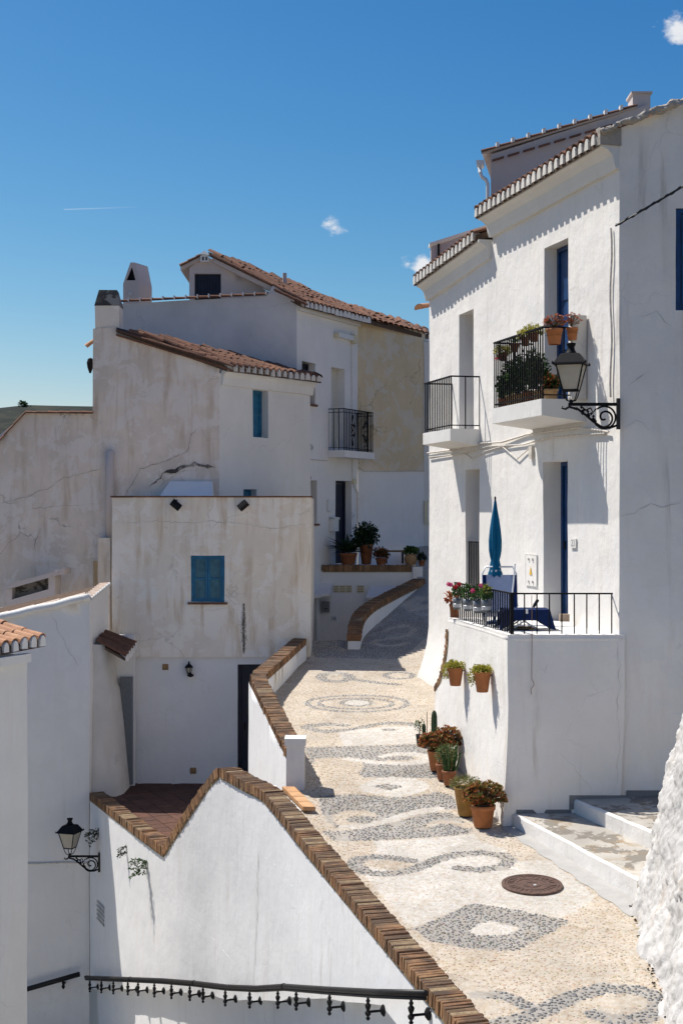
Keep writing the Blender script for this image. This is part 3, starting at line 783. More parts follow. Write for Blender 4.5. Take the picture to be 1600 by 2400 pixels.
def vnoise(x, y, sc, seed):
    g = np.random.default_rng(seed).random((256, 256)); x = x*sc+40; y = y*sc
    i, j = np.floor(x).astype(int), np.floor(y).astype(int); u, v = x-i, y-j; u = u*u*(3-2*u); v = v*v*(3-2*v); i, j = i % 255, j % 255
    return (g[i, j]*(1-u)+g[i+1, j]*u)*(1-v)+(g[i, j+1]*(1-u)+g[i+1, j+1]*u)*v
def street():
    rows = np.concatenate([np.arange(5, 11, .25), np.arange(11, 29.0, .03), [29.0, 29.012], np.arange(29.05, 36.5, .15)])
    ncol = 150; S = np.linspace(0, 1, ncol)
    Dg = np.repeat(rows, ncol); A, B = xl(rows), xr(rows)
    Xg = (A[:, None]+(B-A)[:, None]*S[None, :]).ravel()
    rng = np.random.default_rng(3)
    jx = rng.normal(0, .008, Xg.shape); jd = rng.normal(0, .012, Xg.shape)
    K = pattern(Xg+jx, Dg+jd)
    Zg = np.interp(Dg, _td, _tz)+.010*np.sin(Xg*2.1+Dg*.7)*np.cos(Dg*1.3)
    me = bpy.data.meshes.new('street'); nr = len(rows); nv = nr*ncol
    me.vertices.add(nv); me.vertices.foreach_set('co', np.stack([Xg, Dg, Zg], 1).astype(np.float32).ravel())
    i = np.arange((nr-1)*(ncol-1)); r, c = i//(ncol-1), i % (ncol-1); b = r*ncol+c
    q = np.stack([b, b+1, b+ncol+1, b+ncol], 1)
    me.loops.add(q.size); me.loops.foreach_set('vertex_index', q.ravel().astype(np.int32))
    me.polygons.add(len(q)); me.polygons.foreach_set('loop_start', (np.arange(len(q))*4).astype(np.int32))
    me.update(calc_edges=True)
    wn_ = np.clip((vnoise(Xg, Dg, 1.6, 5)*.6+vnoise(Xg, Dg, 6, 6)*.4-.55)*3, 0, .42)[:, None]      # worn, re-mortared places
    base = MORT[K]*(1-wn_*.8)+np.array([.45, .42, .37])*wn_*.8
    ed = np.minimum(Xg-np.repeat(xl(rows), ncol), np.repeat(xr(rows), ncol)-Xg); df = np.clip((.28-ed)/.28, 0, 1)[:, None]*np.clip(vnoise(Xg, Dg, 5, 11)*1.6-.45, 0, .8)[:, None]      # earth washed to the wall feet
    base = base*(1-df)+np.array([.27, .22, .165])*df
    col = base*(1+rng.normal(0, .05, (nv, 1)))*(.90+.2*vnoise(Xg, Dg, 3, 8))[:, None]; at = me.attributes.new('Col', 'FLOAT_COLOR', 'POINT')
    at.data.foreach_set('color', np.concatenate([col, np.ones((nv, 1))], 1).astype(np.float32).ravel())
    me.polygons.foreach_set('use_smooth', np.ones(len(q), bool)); me.materials.append(M['street'])
    o = bpy.data.objects.new('street', me); link(o); o['kind'] = 'structure'; ORI[o.name] = Vector((0, 0, 0))
    # the pebbles themselves: the largest ones in view are single stones, the others one mass
    PX, PD = [], []
    for d in np.concatenate([np.arange(11.2, 20, .042), np.arange(20, 31, .058)]):
        sp = .044 if d < 20 else .062
        n = int((xr(d)-xl(d))/sp); 
        PX.append(xl(d)+(np.arange(n)+.5)*sp+rng.uniform(-.022, .022, n)); PD.append(d+rng.uniform(-.024, .024, n))
    PX, PD = np.concatenate(PX), np.concatenate(PD); K = pattern(PX, PD)
    keep = (rng.random(len(PX)) < np.array([.62, .45, .92])[K]); PX, PD, K = PX[keep], PD[keep], K[keep]
    keep = vnoise(PX, PD, 1.6, 5)*.6+vnoise(PX, PD, 6, 6)*.4 < .76; PX, PD, K = PX[keep], PD[keep], K[keep]
    hid = np.hypot(PX-2.10, PD-15.7) < .44; PX, PD, K = PX[~hid], PD[~hid], K[~hid]
    PZ = np.interp(PD, _td, _tz)+.010*np.sin(PX*2.1+PD*.7)*np.cos(PD*1.3)
    # single stones: dark ones nearest the camera and inside the frame
    inside = (np.abs(PX/PD) < .238) & (-PZ/PD < .358) & (K == GREY)
    score = np.where(inside, -PD, -999); big = np.argsort(score)[-300:]
    bigset = np.zeros(len(PX), bool); bigset[big] = True
    def stone(ang, a, b, h):
        vs = []
        for rr, zz in ((1, -.006), (.88, h*.75), (.5, h)):
            for k in range(6):
                t = k*math.pi/3; vs.append((rr*a*math.cos(t)*math.cos(ang)-rr*b*math.sin(t)*math.sin(ang), rr*a*math.cos(t)*math.sin(ang)+rr*b*math.sin(t)*math.cos(ang), zz))
        return vs
    fs = [(k, (k+1) % 6, 6+(k+1) % 6, 6+k) for k in range(6)]+[(6+k, 6+(k+1) % 6, 12+(k+1) % 6, 12+k) for k in range(6)]+[tuple(range(12, 18))]
    ms = []
    for v in range(6):
        mb = MB(); mb.add(stone(0, random.uniform(.016, .026), random.uniform(.010, .016), random.uniform(.006, .010)), fs); ms.append(mb.mesh('pebble_mesh', M['pebble_dark'], smooth=True))
    for i in big:
        inst('pebble', ms[int(i) % 6], o, Matrix.Translation((PX[i], PD[i], PZ[i])) @ Matrix.Rotation(rng.uniform(0, 6.28), 4, 'Z'))
    idx = np.where(~bigset)[0]; n = len(idx)
    ang = rng.uniform(0, 3.14, n); a = rng.uniform(.010, .025, n); b = rng.uniform(.008, .015, n); h = np.array([.0045, .0025, .0075])[K[idx]]*rng.uniform(.7, 1.2, n)
    t = np.arange(6)*math.pi/3; V = np.zeros((n, 12, 3))
    for ring, (rr, hz) in enumerate(((1, 0), (.62, 1))):
        ca = rr*a[:, None]*np.cos(t); sb = rr*b[:, None]*np.sin(t)
        V[:, ring*6:ring*6+6, 0] = PX[idx][:, None]+ca*np.cos(ang)[:, None]-sb*np.sin(ang)[:, None]
        V[:, ring*6:ring*6+6, 1] = PD[idx][:, None]+ca*np.sin(ang)[:, None]+sb*np.cos(ang)[:, None]
        V[:, ring*6:ring*6+6, 2] = np.interp(V[:, ring*6:ring*6+6, 1], _td, _tz)+(.010*np.sin(PX*2.1+PD*.7)*np.cos(PD*1.3))[idx][:, None]+(h[:, None]*hz-.003*(1-hz))
    me = bpy.data.meshes.new('small_pebbles'); me.vertices.add(n*12); me.vertices.foreach_set('co', V.astype(np.float32).ravel())
    base = (np.arange(n)*12)[:, None]; fl = []
    quads = np.concatenate([base+np.array([k, (k+1) % 6, 6+(k+1) % 6, 6+k]) for k in range(6)]).astype(np.int32)
    tops = (base+np.arange(6, 12)).astype(np.int32)
    lp = np.concatenate([quads.ravel(), tops.ravel()]); ls = np.concatenate([np.arange(len(quads))*4, len(quads)*4+np.arange(n)*6]).astype(np.int32)
    me.loops.add(len(lp)); me.loops.foreach_set('vertex_index', lp); me.polygons.add(len(ls)); me.polygons.foreach_set('loop_start', ls)
    me.update(calc_edges=True)
    col = PEB[K[idx]]*(rng.uniform(.74, 1.22, (n, 1)))*(1+rng.normal(0, .06, (n, 3))); col = np.clip(np.repeat(col, 12, 0), .02, .9)
    at = me.attributes.new('Col', 'FLOAT_COLOR', 'POINT'); at.data.foreach_set('color', np.concatenate([col, np.ones((n*12, 1))], 1).astype(np.float32).ravel())
    me.polygons.foreach_set('use_smooth', np.ones(len(ls), bool)); me.materials.append(M['pebble'])
    p = bpy.data.objects.new('small_pebbles', me); link(p, o); p['kind'] = 'stuff'
    return o
street()

def landscape():
    mb = MB(); mb.add([(-6000, -400, -14), (6000, -400, -14), (6000, 7000, -14), (-6000, 7000, -14)], [(0, 1, 2, 3)])
    o = mb.build('ground', M['ground']); o['kind'] = 'structure'
    mb = MB(); nx, ny = 60, 26; vs = []
    for j in range(ny):
        for i in range(nx):
            x = -420+i*14; y = 330+j*16
            h = 34*math.exp(-((x+95)/140)**2)*math.exp(-((y-520)/110)**2)*1.55 + 30*math.exp(-((x-260)/150)**2)*math.exp(-((y-640)/110)**2)
            h = h*.92; h += 6*noise.noise(Vector((x*.012, y*.012, 0)))+2.5*noise.noise(Vector((x*.05, y*.05, 4)))
            e = min(1, i/4, (nx-1-i)/4, j/3, (ny-1-j)/3); vs.append((x, y, -15+max(0, (h+3))*e))
    mb.add(vs, [(j*nx+i, j*nx+i+1, (j+1)*nx+i+1, (j+1)*nx+i) for j in range(ny-1) for i in range(nx-1)])
    o = mb.build('hill', M['hill'], smooth=True); o['kind'] = 'structure'
    # the lane below the retaining wall and the sunken court
    mb = MB(); mb.add([(-9, 6, -10.2), (2, 6, -7.6), (1.5, 11, -8.2), (-.5, 17, -9.2), (-4.4, 26.0, -10.2), (-9, 26.0, -10.2)], [(0, 1, 2, 3, 4, 5)])
    o = mb.build('lower_lane', M['concrete']); o['kind'] = 'structure'
    mb = MB(); mb.add([(-1.2, 28.9, -4.4), (2.2, 28.9, -4.4), (2.2, 33.3, -4.4), (-1.2, 33.3, -4.4)], [(0, 1, 2, 3)])
    mb.box((-.70, 28.96, -4.5), (.42, 29.06, zr(29)-.012))
    o = mb.build('sunken_court', M['concrete']); o['kind'] = 'structure'
landscape()

# ------------------------------------------------------------------ right-hand houses
A2, A1, A0 = (1.582, 25.71), (2.385, 22.5), (3.51, 18.0)
FN, FR = Plane(A1, A0), Plane(A2, A1)
def flare(w):
    if w.z < -2.0 and w.y > 21: return wobv(w)+FR.N*.24*min(1, ((-2.0-w.z)/1.0))**1.8
    return wobv(w)
def cornice(parent, a, b, N, h, p, mat='cream'):
    """coved plaster band: a, b = its top line on the wall"""
    prof = [(-.01, -h), (p*.22, -h), (p*.30, -h*.82), (p*.42, -h*.42), (p*.70, -h*.20), (p, -h*.12), (p, 0), (-.01, 0)]; n = 12; m = len(prof); mb = MB(); vs = []
    for i in range(n+1):
        q = a.lerp(b, i/n)
        for o, z in prof: vs.append(wobv(q+N*o+Vector((0, 0, z)), .012, 1.6))
    mb.add(vs, [(i*m+k, i*m+(k+1) % m, (i+1)*m+(k+1) % m, (i+1)*m+k) for i in range(n) for k in range(m)]+[tuple(range(m)), tuple(n*m+k for k in range(m-1, -1, -1))])
    return mb.build('cornice', M[mat], parent)
def right_houses():
    # near house
    t = thing('white_house', 'near white house with sunlit facade, upper balcony and scalloped tile eave', 'house', (3.51, 18, -4.0))
    hu = FN.rect(1275, 1331, 557, 900, 1331); hu = (hu[0], 1.5, hu[2], hu[3], .22)
    hl = FN.rect(1272, 1329, 1078, 1450, 1329); hl = (hl[0], -1.56, hl[2], hl[3], .30)
    sideP = Plane(A0, (9, 18)); hw = sideP.rect(1582, 1640, 488, 728); hw = (*hw, .05)
    ztop = 4.55
    mb, pls = shell([A1, A0, (9, 18), (9, 22.5)], -4.6, [ztop+.1, ztop, ztop+2.37, ztop+2.1], {0: [hu, hl], 1: [hw]}, {1: [(.02, ztop+.31)]}, fn=wobv, top=False)
    mb.build('wall', M['white'], t, smooth=True)
    cornice(t, FN.pt(-.02, ztop+.10, 0), FN.pt(FN.L+.0, ztop+.10, 0), FN.N, .31, .24)
    door(t, FN, hu, .22, 'blue', panels=3); door(t, FN, hl, .30, 'blue', panels=3)
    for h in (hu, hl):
        mb = MB(); FN.box(mb, h[0]-.05, h[2]+.05, h[1], h[3]+.05, -.45, -.42); mb.build('dark_backing', M['dark'], t)  # near-black sheet standing in for the unlit room
    w = door(t, sideP, hw, .05, 'blue', leafs=2, handle=False, panels=2, name='window')
    # roof: plane rising away from the facade
    inn = -FN.N; up = Vector((inn.x, inn.y, .37)); L = 3.2
    e0 = FN.pt(-.05, ztop+.165, .30); e1 = FN.pt(FN.L-.04, ztop+.165, .30)
    rf = tiled_roof(t, [e0, e1], [e0+up*L, e1+up*L], .205, .33, 'tile', 'pillar', maxrows=3)
    mb = MB(); pts = []
    for i in range(240):
        s = i/239; p = FN.pt(FN.L+.0, ztop+.22, .26)+Vector((1, 0, .37))*s*5.6+Vector((0, -.03, .02))
        pts.append(p+noise.noise_vector(p*6)*.025)
    mb.tube(pts, .085, 9, [.042+.02*noise.noise(p*5)+.02*noise.noise(p*19) for p in pts]); mb.v = [v+noise.noise_vector(v*9)*.03+noise.noise_vector(v*26)*.022+noise.noise_vector(v*55)*.010 for v in mb.v]
    mb.build('verge_mortar', M['crumble'], t, smooth=False)
    mb = MB(); FN.box(mb, FN.L-.10, FN.L+.015, ztop+.08, ztop+.30, -.02, .27); mb.build('verge_end', M['crumble'], t, wob=.02)
    # number tile and meter cupboard belong to the wall they are fixed to
    mb = MB(); r = FN.rect(1338, 1351, 1262, 1284); FN.box(mb, *(r[0], r[2], r[1], r[3]), .004, .018); nt_ = mb.build('number_tile', M['white'], t)
    mx = frame(FN.U, (0, 0, 1), FN.N, FN.pt((r[0]+r[2])/2, (r[1]+r[3])/2, .019)); text_mesh('23', .13, M['gutter_strip'], mx, nt_)
    r = FN.rect(1233, 1258, 1300, 1372); mb = MB(); FN.box(mb, r[0], r[2], r[1], r[3], .0, .013); mc = mb.build('meter_cupboard', M['white'], t)
    mb = MB(); m_ = .006
    for (a, b, c, d_) in ((r[0], r[2], r[3], r[3]+m_), (r[0], r[2], r[1]-m_, r[1]), (r[0]-m_, r[0], r[1]-m_, r[3]+m_), (r[2], r[2]+m_, r[1]-m_, r[3]+m_)): FN.box(mb, a, b, c, d_, .0, .017)
    mb.build('cupboard_edge', M['white'], mc)
    uc = (r[0]+r[2])/2; vc = (r[1]+r[3])/2
    mb = MB(); mb.add([FN.pt(uc-.05, vc-.07, .022), FN.pt(uc+.05, vc-.07, .022), FN.pt(uc, vc+.06, .022)], [(0, 1, 2)]); mb.build('warning_triangle', M['yellow'], mc)
    for du in (-.09, .07):
        for dv in (-.19, .14):
            mb = MB(); FN.box(mb, uc+du, uc+du+.025, vc+dv, vc+dv+.035, .019, .03); mb.build('vent', M['concrete'], mc)
    # cables on the facade
    for k, (pts, rr) in enumerate((([(1005, 1062), (1060, 1055), (1120, 1040), (1180, 1036), (1240, 1018), (1300, 1010), (1360, 1002), (1430, 1012)], .016), ([(1008, 1072), (1080, 1064), (1150, 1046), (1230, 1042), (1290, 1026), (1350, 1020), (1420, 1016)], .012), ([(1090, 1062), (1110, 1075), (1140, 1058), (1180, 1046), (1215, 1076), (1250, 1046)], .009))):
        mb = MB(); P3 = []
        for q in pts:
            pl = FR if q[0] < 1153 else FN; P3.append(pl.pt(*pl.uv(*q), .03))
        mb.tube(P3, rr, 6); mb.build('cable', M['cable'], t)
    mb = MB(); mb.tube([FN.pt(*FN.uv(1435+2*math.sin(i), 535+i*33), .025) for i in range(13)], .014, 6); mb.build('conduit', M['cable'], t)
    mb = MB(); r = FN.rect(1245, 1252, 1046, 1075); FN.box(mb, r[0], r[2], r[1], r[3], 0, .05); mb.build('cable_box', M['cable'], t)
    for (pts, s) in (([(1455, 1210), (1500, 1195), (1520, 1180), (1560, 1190), (1600, 1172)], 3), ([(1460, 1000), (1490, 985), (1520, 1010)], 4), ([(1470, 905), (1520, 870)], 5), ([(1448, 1560), (1452, 1640), (1446, 1720), (1455, 1800)], 6), ([(1500, 740), (1540, 730), (1570, 765)], 7)):
        crack(sideP, pts, t, .007, .010, s, 'concrete')
    # far house
    t2 = thing('white_house', 'far white house adjoining on the right, with lower scalloped eave and small balcony', 'house', (2.0, 24, -3.2))
    hu = FR.rect(1075, 1109, 723, 1000, 1109); hu = (hu[0], 1.34, hu[2], hu[3], .34)
    hl = FR.rect(1091, 1123, 1098, 1380, 1123); hl = (hl[0], -1.5, hl[2], hl[3], .34)
    z2a, z2b = 4.02, 4.22
    mb, pls = shell([A2, A1, (6, 23.3), (5.5, 26.5)], -4.2, [z2a, z2b, z2b+.3, z2a+.3], {0: [hu, hl]}, fn=flare, skip=(1,), top=False)
    mb.build('wall', M['white'], t2, smooth=True)
    cornice(t2, FR.pt(-.05, z2a+.09, 0), FR.pt(FR.L-.03, z2b+.09, 0), FR.N, .29, .22)
    door(t2, FR, hu, .34, 'blue'); door(t2, FR, hl, .34, 'blue', handle=False)
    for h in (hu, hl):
        mb = MB(); FR.box(mb, h[0]-.05, h[2]+.05, h[1], h[3]+.05, -.5, -.47); mb.build('dark_backing', M['dark'], t2)  # same near-black sheet in place of a dark room
    r = FR.rect(1094, 1123, 1270, 1382, 1110); railing(t2, [FR.pt(hl[0]+.02, 0, -.05)[:2], FR.pt(hl[2]-.02, 0, -.05)[:2]], r[1], r[3], [.085], .008, .014)
    inn = -FR.N; up = Vector((inn.x, inn.y, .37)); e0 = FR.pt(-.12, z2a+.155, .28); e1 = FR.pt(FR.L-.1, z2b+.155, .28)
    tiled_roof(t2, [e0, e1], [e0+up*3, e1+up*3], .20, .33, 'tile', 'pillar', maxrows=3)
    # roof-terrace parapet behind the far eave
    mb = MB(); pp = Plane((1.66, 26.1), (2.95, 26.1)); a = pp.uv(1010, 578); b = pp.uv(1152, 532)
    panel(mb, pp, [(a[0], 3.9), (b[0], 3.9), b, a], fn=wobv)
    for q in (a, b): pass
    mb.add([pp.pt(a[0], 3.9), pp.pt(a[0], a[1]), pp.pt(a[0], a[1], -.25), pp.pt(a[0], 3.9, -.25)], [(0, 1, 2, 3)]); mb.build('parapet', M['mauve'], t2, smooth=True)
    mb = MB(); A_, B_ = pp.pt(a[0]-.03, a[1]+.012, .03), pp.pt(b[0], b[1]+.012, .03); mb.obox(A_, B_-A_, Vector((0, .3, 0)), Vector((0, 0, .05))); mb.build('parapet_coping', M['white'], t2, wob=.01)
    mb = MB(); mb.tube([pp.pt(*pp.uv(1027, 572), .03), pp.pt(*pp.uv(1027, 625), .03)], .022, 6); mb.build('vent_pipe', M['iron'], t2)
    mb = MB(); mb.obox(P(970, 647, 26.4), P(1010, 645, 26.4)-P(970, 647, 26.4), Vector((0, .4, 0)), Vector((0, 0, .05))); mb.build('gutter_end', M['plastic_white'], t2)
    line_tiles(t2, P(981, 722, 26.6), P(1012, 716, 27.2), 1, 'tile_new', name='tile')
    # tall house rising behind
    t3 = thing('tall_house', 'tall shaded mauve house rising behind the near roof with tiled verge and chimney', 'house', (2.64, 25.2, 3))
    d3 = 25.2; xl3 = kx(1150)*d3; zl = (1200-362)/F*d3; sl = .318
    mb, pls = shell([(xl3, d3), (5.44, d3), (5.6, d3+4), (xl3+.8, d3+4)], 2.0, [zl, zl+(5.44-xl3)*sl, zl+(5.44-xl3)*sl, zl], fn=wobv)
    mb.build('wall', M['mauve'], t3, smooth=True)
    a = Vector((xl3-.16, d3-.05, zl+.03)); b = Vector((kx(1490)*d3, d3-.05, zl+.03+(kx(1490)*d3-xl3)*sl))
    mb = MB(); mb.obox(a+Vector((0, .03, -.03)), b-a, Vector((.75, 4, 0)), Vector((0, 0, .05))); rf = mb.build('roof', M['mauve'], t3)
    line_tiles(rf, a+Vector((0, .06, .0)), b+Vector((0, .06, .0)), 10, 'tile_dark', .0, sc=.8)
    for i in range(9):
        p = a.lerp(b, (i+.45)/10); q = a.lerp(b, (i+1.2)/10); mb = MB()
        mb.obox(p+Vector((.05, -.035, -.21)), q-p, Vector((0, .04, 0)), Vector((0, 0, .035))); mb.build('verge_slate', M['tile_dark'], rf)
        q = a.lerp(b, (i+1)/10); mb = MB(); mb.obox(q+Vector((-.03, -.03, .0)), Vector((.055, 0, .015)), Vector((0, .12, 0)), Vector((0, 0, .085))); mb.build('mortar_joint', M['white'], rf)
    mb = MB(); c0 = P(1481, 258, d3+.15); w = kx(1522)*d3-kx(1481)*d3
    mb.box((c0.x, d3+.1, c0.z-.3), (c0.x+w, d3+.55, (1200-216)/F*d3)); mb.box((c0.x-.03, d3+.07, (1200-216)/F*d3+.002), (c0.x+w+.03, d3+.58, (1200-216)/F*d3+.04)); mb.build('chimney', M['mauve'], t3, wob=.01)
    g0 = P(1124, 375, d3-.05); g1 = g0+Vector((.04, .3, 0)); mb = MB()
    prof = [(-.07, 0), (-.06, -.07), (0, -.10), (.06, -.07), (.07, 0)]
    vs = [g0+Vector((x, 0, z)) for x, z in prof]+[g1+Vector((x, 0, z)) for x, z in prof]; mb.add(vs, [(i, i+1, i+6, i+5) for i in range(4)]+[(0, 1, 2, 3, 4)]); mb.build('gutter', M['plastic_white'], t3)
    mb = MB(); mb.tube([g0+Vector((0, .1, -.08)), P(1125, 405, d3-.05), P(1128, 414, d3-.06), P(1138, 421, d3-.07), P(1142, 430, d3-.07), P(1142, 545, d3-.07)], .034, 8); mb.build('downpipe', M['plastic_white'], t3)
    for i in range(0):
        mb = MB(); p = P(1130, 378+i*5, d3); mb.obox(p+Vector((.0, .1+.5*i, -.06)), Vector((.2, 0, .02)), Vector((0, .1, 0)), Vector((0, 0, .05))); mb.build('rafter_end', M['plastic_cream'], t3)
right_houses()

def balcony(name, label, corners_px, pl, zt, zb, railz, pitch_front, pitch_end, attach_px, p):
    """slab + railing on plane pl: attach_px = column where the near side meets the wall"""
    far_px, near_px = corners_px
    u1 = pl.uv(near_px, 0, p)[0]; u0 = pl.uv(far_px, 0, p)[0]
    t = thing(name, label, 'balcony', pl.pt(u0, zt, .1))
    mb = MB(); a = [pl.pt(u0, zt, 0), pl.pt(u1, zt, 0), pl.pt(u1, zt, p), pl.pt(u0, zt, p)]
    b = [pl.pt(u0, zb-.08, -.02), pl.pt(u1, zb-.08, -.02), pl.pt(u1, zb, p), pl.pt(u0, zb, p)]
    mb.add(a+b, [(0, 1, 2, 3), (4, 7, 6, 5), (3, 2, 6, 7), (1, 5, 6, 2), (0, 3, 7, 4)]); mb.build('slab', M['cream'], t, wob=.008)
    m = .03
    railing(t, [pl.pt(u0+m, 0, .0)[:2], pl.pt(u0+m, 0, p-m)[:2], pl.pt(u1-m, 0, p-m)[:2], pl.pt(u1-m, 0, .0)[:2]], zt, railz, [pitch_end, pitch_front, pitch_end])
    return t, u0, u1
bal1, BU0, BU1 = balcony('balcony', 'balcony crowded with potted plants above the blue terrace door', (1152, 1268), FN, 1.50, 1.28, 2.46, .085, .3, 1372, .633)
bal2, CU0, CU1 = balcony('balcony', 'small empty balcony with plain black bars on the far right house', (991, 1054), FR, 1.345, 1.15, 2.2, .095, .2, 1124, .513)
mb = MB(); FN.box(mb, BU1-.02, BU1+.06, 1.50, 2.62, .02, .22); mb.build('screen_wall', M['pillar'], bal1, wob=.01)

# ------------------------------------------------------------------ terrace, stair, kerbs, rock wall
TT = -1.55
T0, T1, T2 = (1.573, 20.93), (2.1, 17.96), (3.57, 17.96)
TL = Plane(T0, T1); TF = Plane(T1, T2); TS = Plane((1.44, 21.66), T0)
def terrace():
    t = thing('terrace', 'raised white terrace block with black railing in front of the near right house', 'terrace', (2.1, 18, -4))
    def batter(w):
        w = wobv(w); k = max(0, (-2.6-w.z))*.05
        return w+Vector((-k, -k*.2, 0))
    mb, pls = shell([T0, T1, T2, (2.82, 20.9)], -4.8, [TT]*4, fn=batter, skip=(2, 3), top=False)
    mb.build('wall', M['white'], t, smooth=True)
    mb = MB(); mb.add([(*T0, TT), (*T1, TT), (*T2, TT), (2.82, 20.9, TT)], [(0, 1, 2, 3)]); 
    pts = [Vector((*T0, TT-.035)), Vector((*T1, TT-.035)), Vector((3.55, 17.96, TT-.035))]
    mb.build('floor', M['white_smooth'], t)
    mb = MB()
    for a, b, inw in ((pts[0], pts[1], -TL.N), (pts[1], pts[2], -TF.N)):
        n = 14; P3 = [a.lerp(b, i/n)+inw*.048+Vector((0, 0, -.015)) for i in range(n+1)]; mb.tube([wobv(p)+Vector((0, 0, .004*noise.noise(p*4))) for p in P3], .053, 12)
    mb.build('rounded_edge', M['white'], t, smooth=True)
    # stair beyond the terrace with curved brick-topped parapet
    cp = [(1050, 1470), (1049, 1500), (1046, 1532), (1041, 1560), (1033, 1590), (1021, 1616)]
    top = [TS.uv(*p) for p in cp]
    mb = MB(); panel(mb, TS, [(0, -4.6), (TS.L, -4.6)]+[(TS.L, TT-.1)]+[(u, v-.05) for u, v in top[1:-1]]+[(0, top[-1][1]-.05)], fn=batter)
    back = [TS.pt(u, v, -.16) for u, v in top]; 
    mb.build('stair_parapet', M['white'], t, smooth=True)
    path = [TS.pt(u, v-.03, -.06) for u, v in top]; coping(t, path[::-1], .16, .09, .05, 41, .6, name='stair_coping')
    for i in range(6):
        mb = MB(); z = TT-.19*(i+1); y0 = 20.93+i*.25; mb.box((1.62, y0, -4.2), (2.75-.06*i, y0+.25, z)); mb.build('step', M['white_smooth'], t)
    tr = railing(t, [TL.pt(.10, 0, -.07)[:2], TL.pt(TL.L-.06, 0, -.07)[:2]], TT+.005, -1.03, [.105], .0075, .014, low=False)
    a = Vector((*TL.pt(TL.L-.06, 0, -.07)[:2], 0)); railing(t, [a[:2], (3.42, a.y)], TT+.005, -1.03, [.152], .0075, .014, low=False)
    mb = MB(); mb.obox((a.x-.022, a.y-.022, TT+.004), (.044, 0, 0), (0, .044, 0), (0, 0, .525)); mb.build('corner_post', M['iron'], t)
    mb = MB(); mb.tube([(3.42, a.y, -1.04), (3.52, a.y-.02, -1.36)], .008, 6); mb.build('rail_stay', M['plastic_white'], t)
    mb = MB(); p = TL.pt(.02, TT, -.04); mb.obox(p+Vector((-.02, -.02, -.12)), (.04, 0, 0), (0, .05, 0), (0, 0, .36)); mb.build('blue_post', M['blue_teal'], t)
    mb = MB(); mb.box((2.2, 17.945, -3.83), (2.90, 17.955, -3.755)); mb.box((2.87, 17.944, -3.754), (2.93, 17.954, -3.575)); mb.box((2.931, 17.945, -3.65), (3.6, 17.955, -3.575)); mb.box((3.6, 17.985, -3.65), (6.5, 17.995, -3.52))
    mb.build('painted_skirting', M['grey_box'], t, wob=.006)
    for pts, s in (([(1440, 1500), (1452, 1560), (1446, 1640), (1450, 1740), (1440, 1860)], 11), ([(1262, 1560), (1280, 1575), (1285, 1550)], 12)):
        crack(TF, pts, t, .004, .012, s, 'gutter_strip')
    # rusty wire with a hook hangs from the railing
    mb = MB(); x = kx(1245)*17.93; z0 = -1.05; pts = [(x, 17.93, z0), (x+.004, 17.93, -1.6), (x, 17.93, -2.1)]
    pts += [(x+.02, 17.93, -2.14), (x+.03, 17.93, -2.18), (x-.01, 17.93, -2.23), (x-.005, 17.93, -2.30)]; mb.tube(pts, .0045, 5)
    w = mb.build('hook_wire', M['rust'], loc=(x, 17.93, -2.3)); tag(w, 'thin rusty wire with a hook hanging down the shaded terrace front', 'wire')
    return t
terr = terrace()

def landing():
    t = thing('landing', 'two stepped concrete landings with white painted kerbs at the foot of the right house', 'steps', (2.2, 17.9, -4.1))
    k0, k1 = Vector((2.16, 17.93, 0)), Vector((3.16, 15.2, 0)); k2, k3 = Vector((2.92, 17.97, 0)), Vector((3.62, 16.1, 0))
    def kerb(a, b, za, zb, zlow, w, nm):
        mb = MB(); u = (b-a).normalized(); n = Vector((u.y, -u.x, 0)); n = n if n.x > 0 else -n
        N = 16; vs = []; fs = []
        for i in range(N+1):
            p = a.lerp(b, i/N); z = za+(zb-za)*i/N; zl = zlow(p)
            for q in ((0, zl), (0, z-.02), (.02, z), (w, z)): vs.append(wobv(p+n*q[0]+Vector((0, 0, q[1])), .012, 2))
        for i in range(N):
            for q in range(3): fs.append((i*4+q, i*4+4+q, i*4+5+q, i*4+1+q))
        mb.add(vs, fs); return mb.build(nm, M['white'], t, smooth=False)
    kerb(k0, k1, -3.80, -3.92, lambda p: -4.6, .03, 'kerb'); kerb(k2, k3, -3.62, -3.66, lambda p: -4.2, .04, 'kerb')
    mb = MB(); mb.add([k0+Vector((.03, 0, -3.803)), k1+Vector((.03, 0, -3.923)), (7, 15.2, -3.9), (7, 17.99, -3.78)], [(0, 1, 2, 3)]); mb.build('lower_landing', M['landing'], t)
    mb = MB(); mb.add([k2+Vector((.03, 0, -3.623)), k3+Vector((.03, 0, -3.663)), (7, 16.1, -3.64), (7, 17.99, -3.5)], [(0, 1, 2, 3)]); mb.build('upper_landing', M['landing'], t)
    # cement gutter strip at the kerb's foot
    mb = MB(); N = 24; vs = []; u = (k1-k0).normalized(); n = Vector((-u.y, u.x, 0)); n = n if n.x < 0 else -n
    for i in range(N+1):
        p = k0.lerp(k1, i/N*1.12); w = .16+.14*i/N+.02*math.sin(i*1.7); q = p+n*w; vs += [Vector((p.x+.02, p.y, zr(p.y)+.018)), Vector((q.x, q.y, zr(q.y)+.010*math.sin(q.x*2.1+q.y*.7)*math.cos(q.y*1.3)+.005))]
    mb.add(vs, [(2*i, 2*i+2, 2*i+3, 2*i+1) for i in range(N)]); o = mb.build('gutter_strip', M['gutter_strip'], smooth=True); o['kind'] = 'structure'
landing()

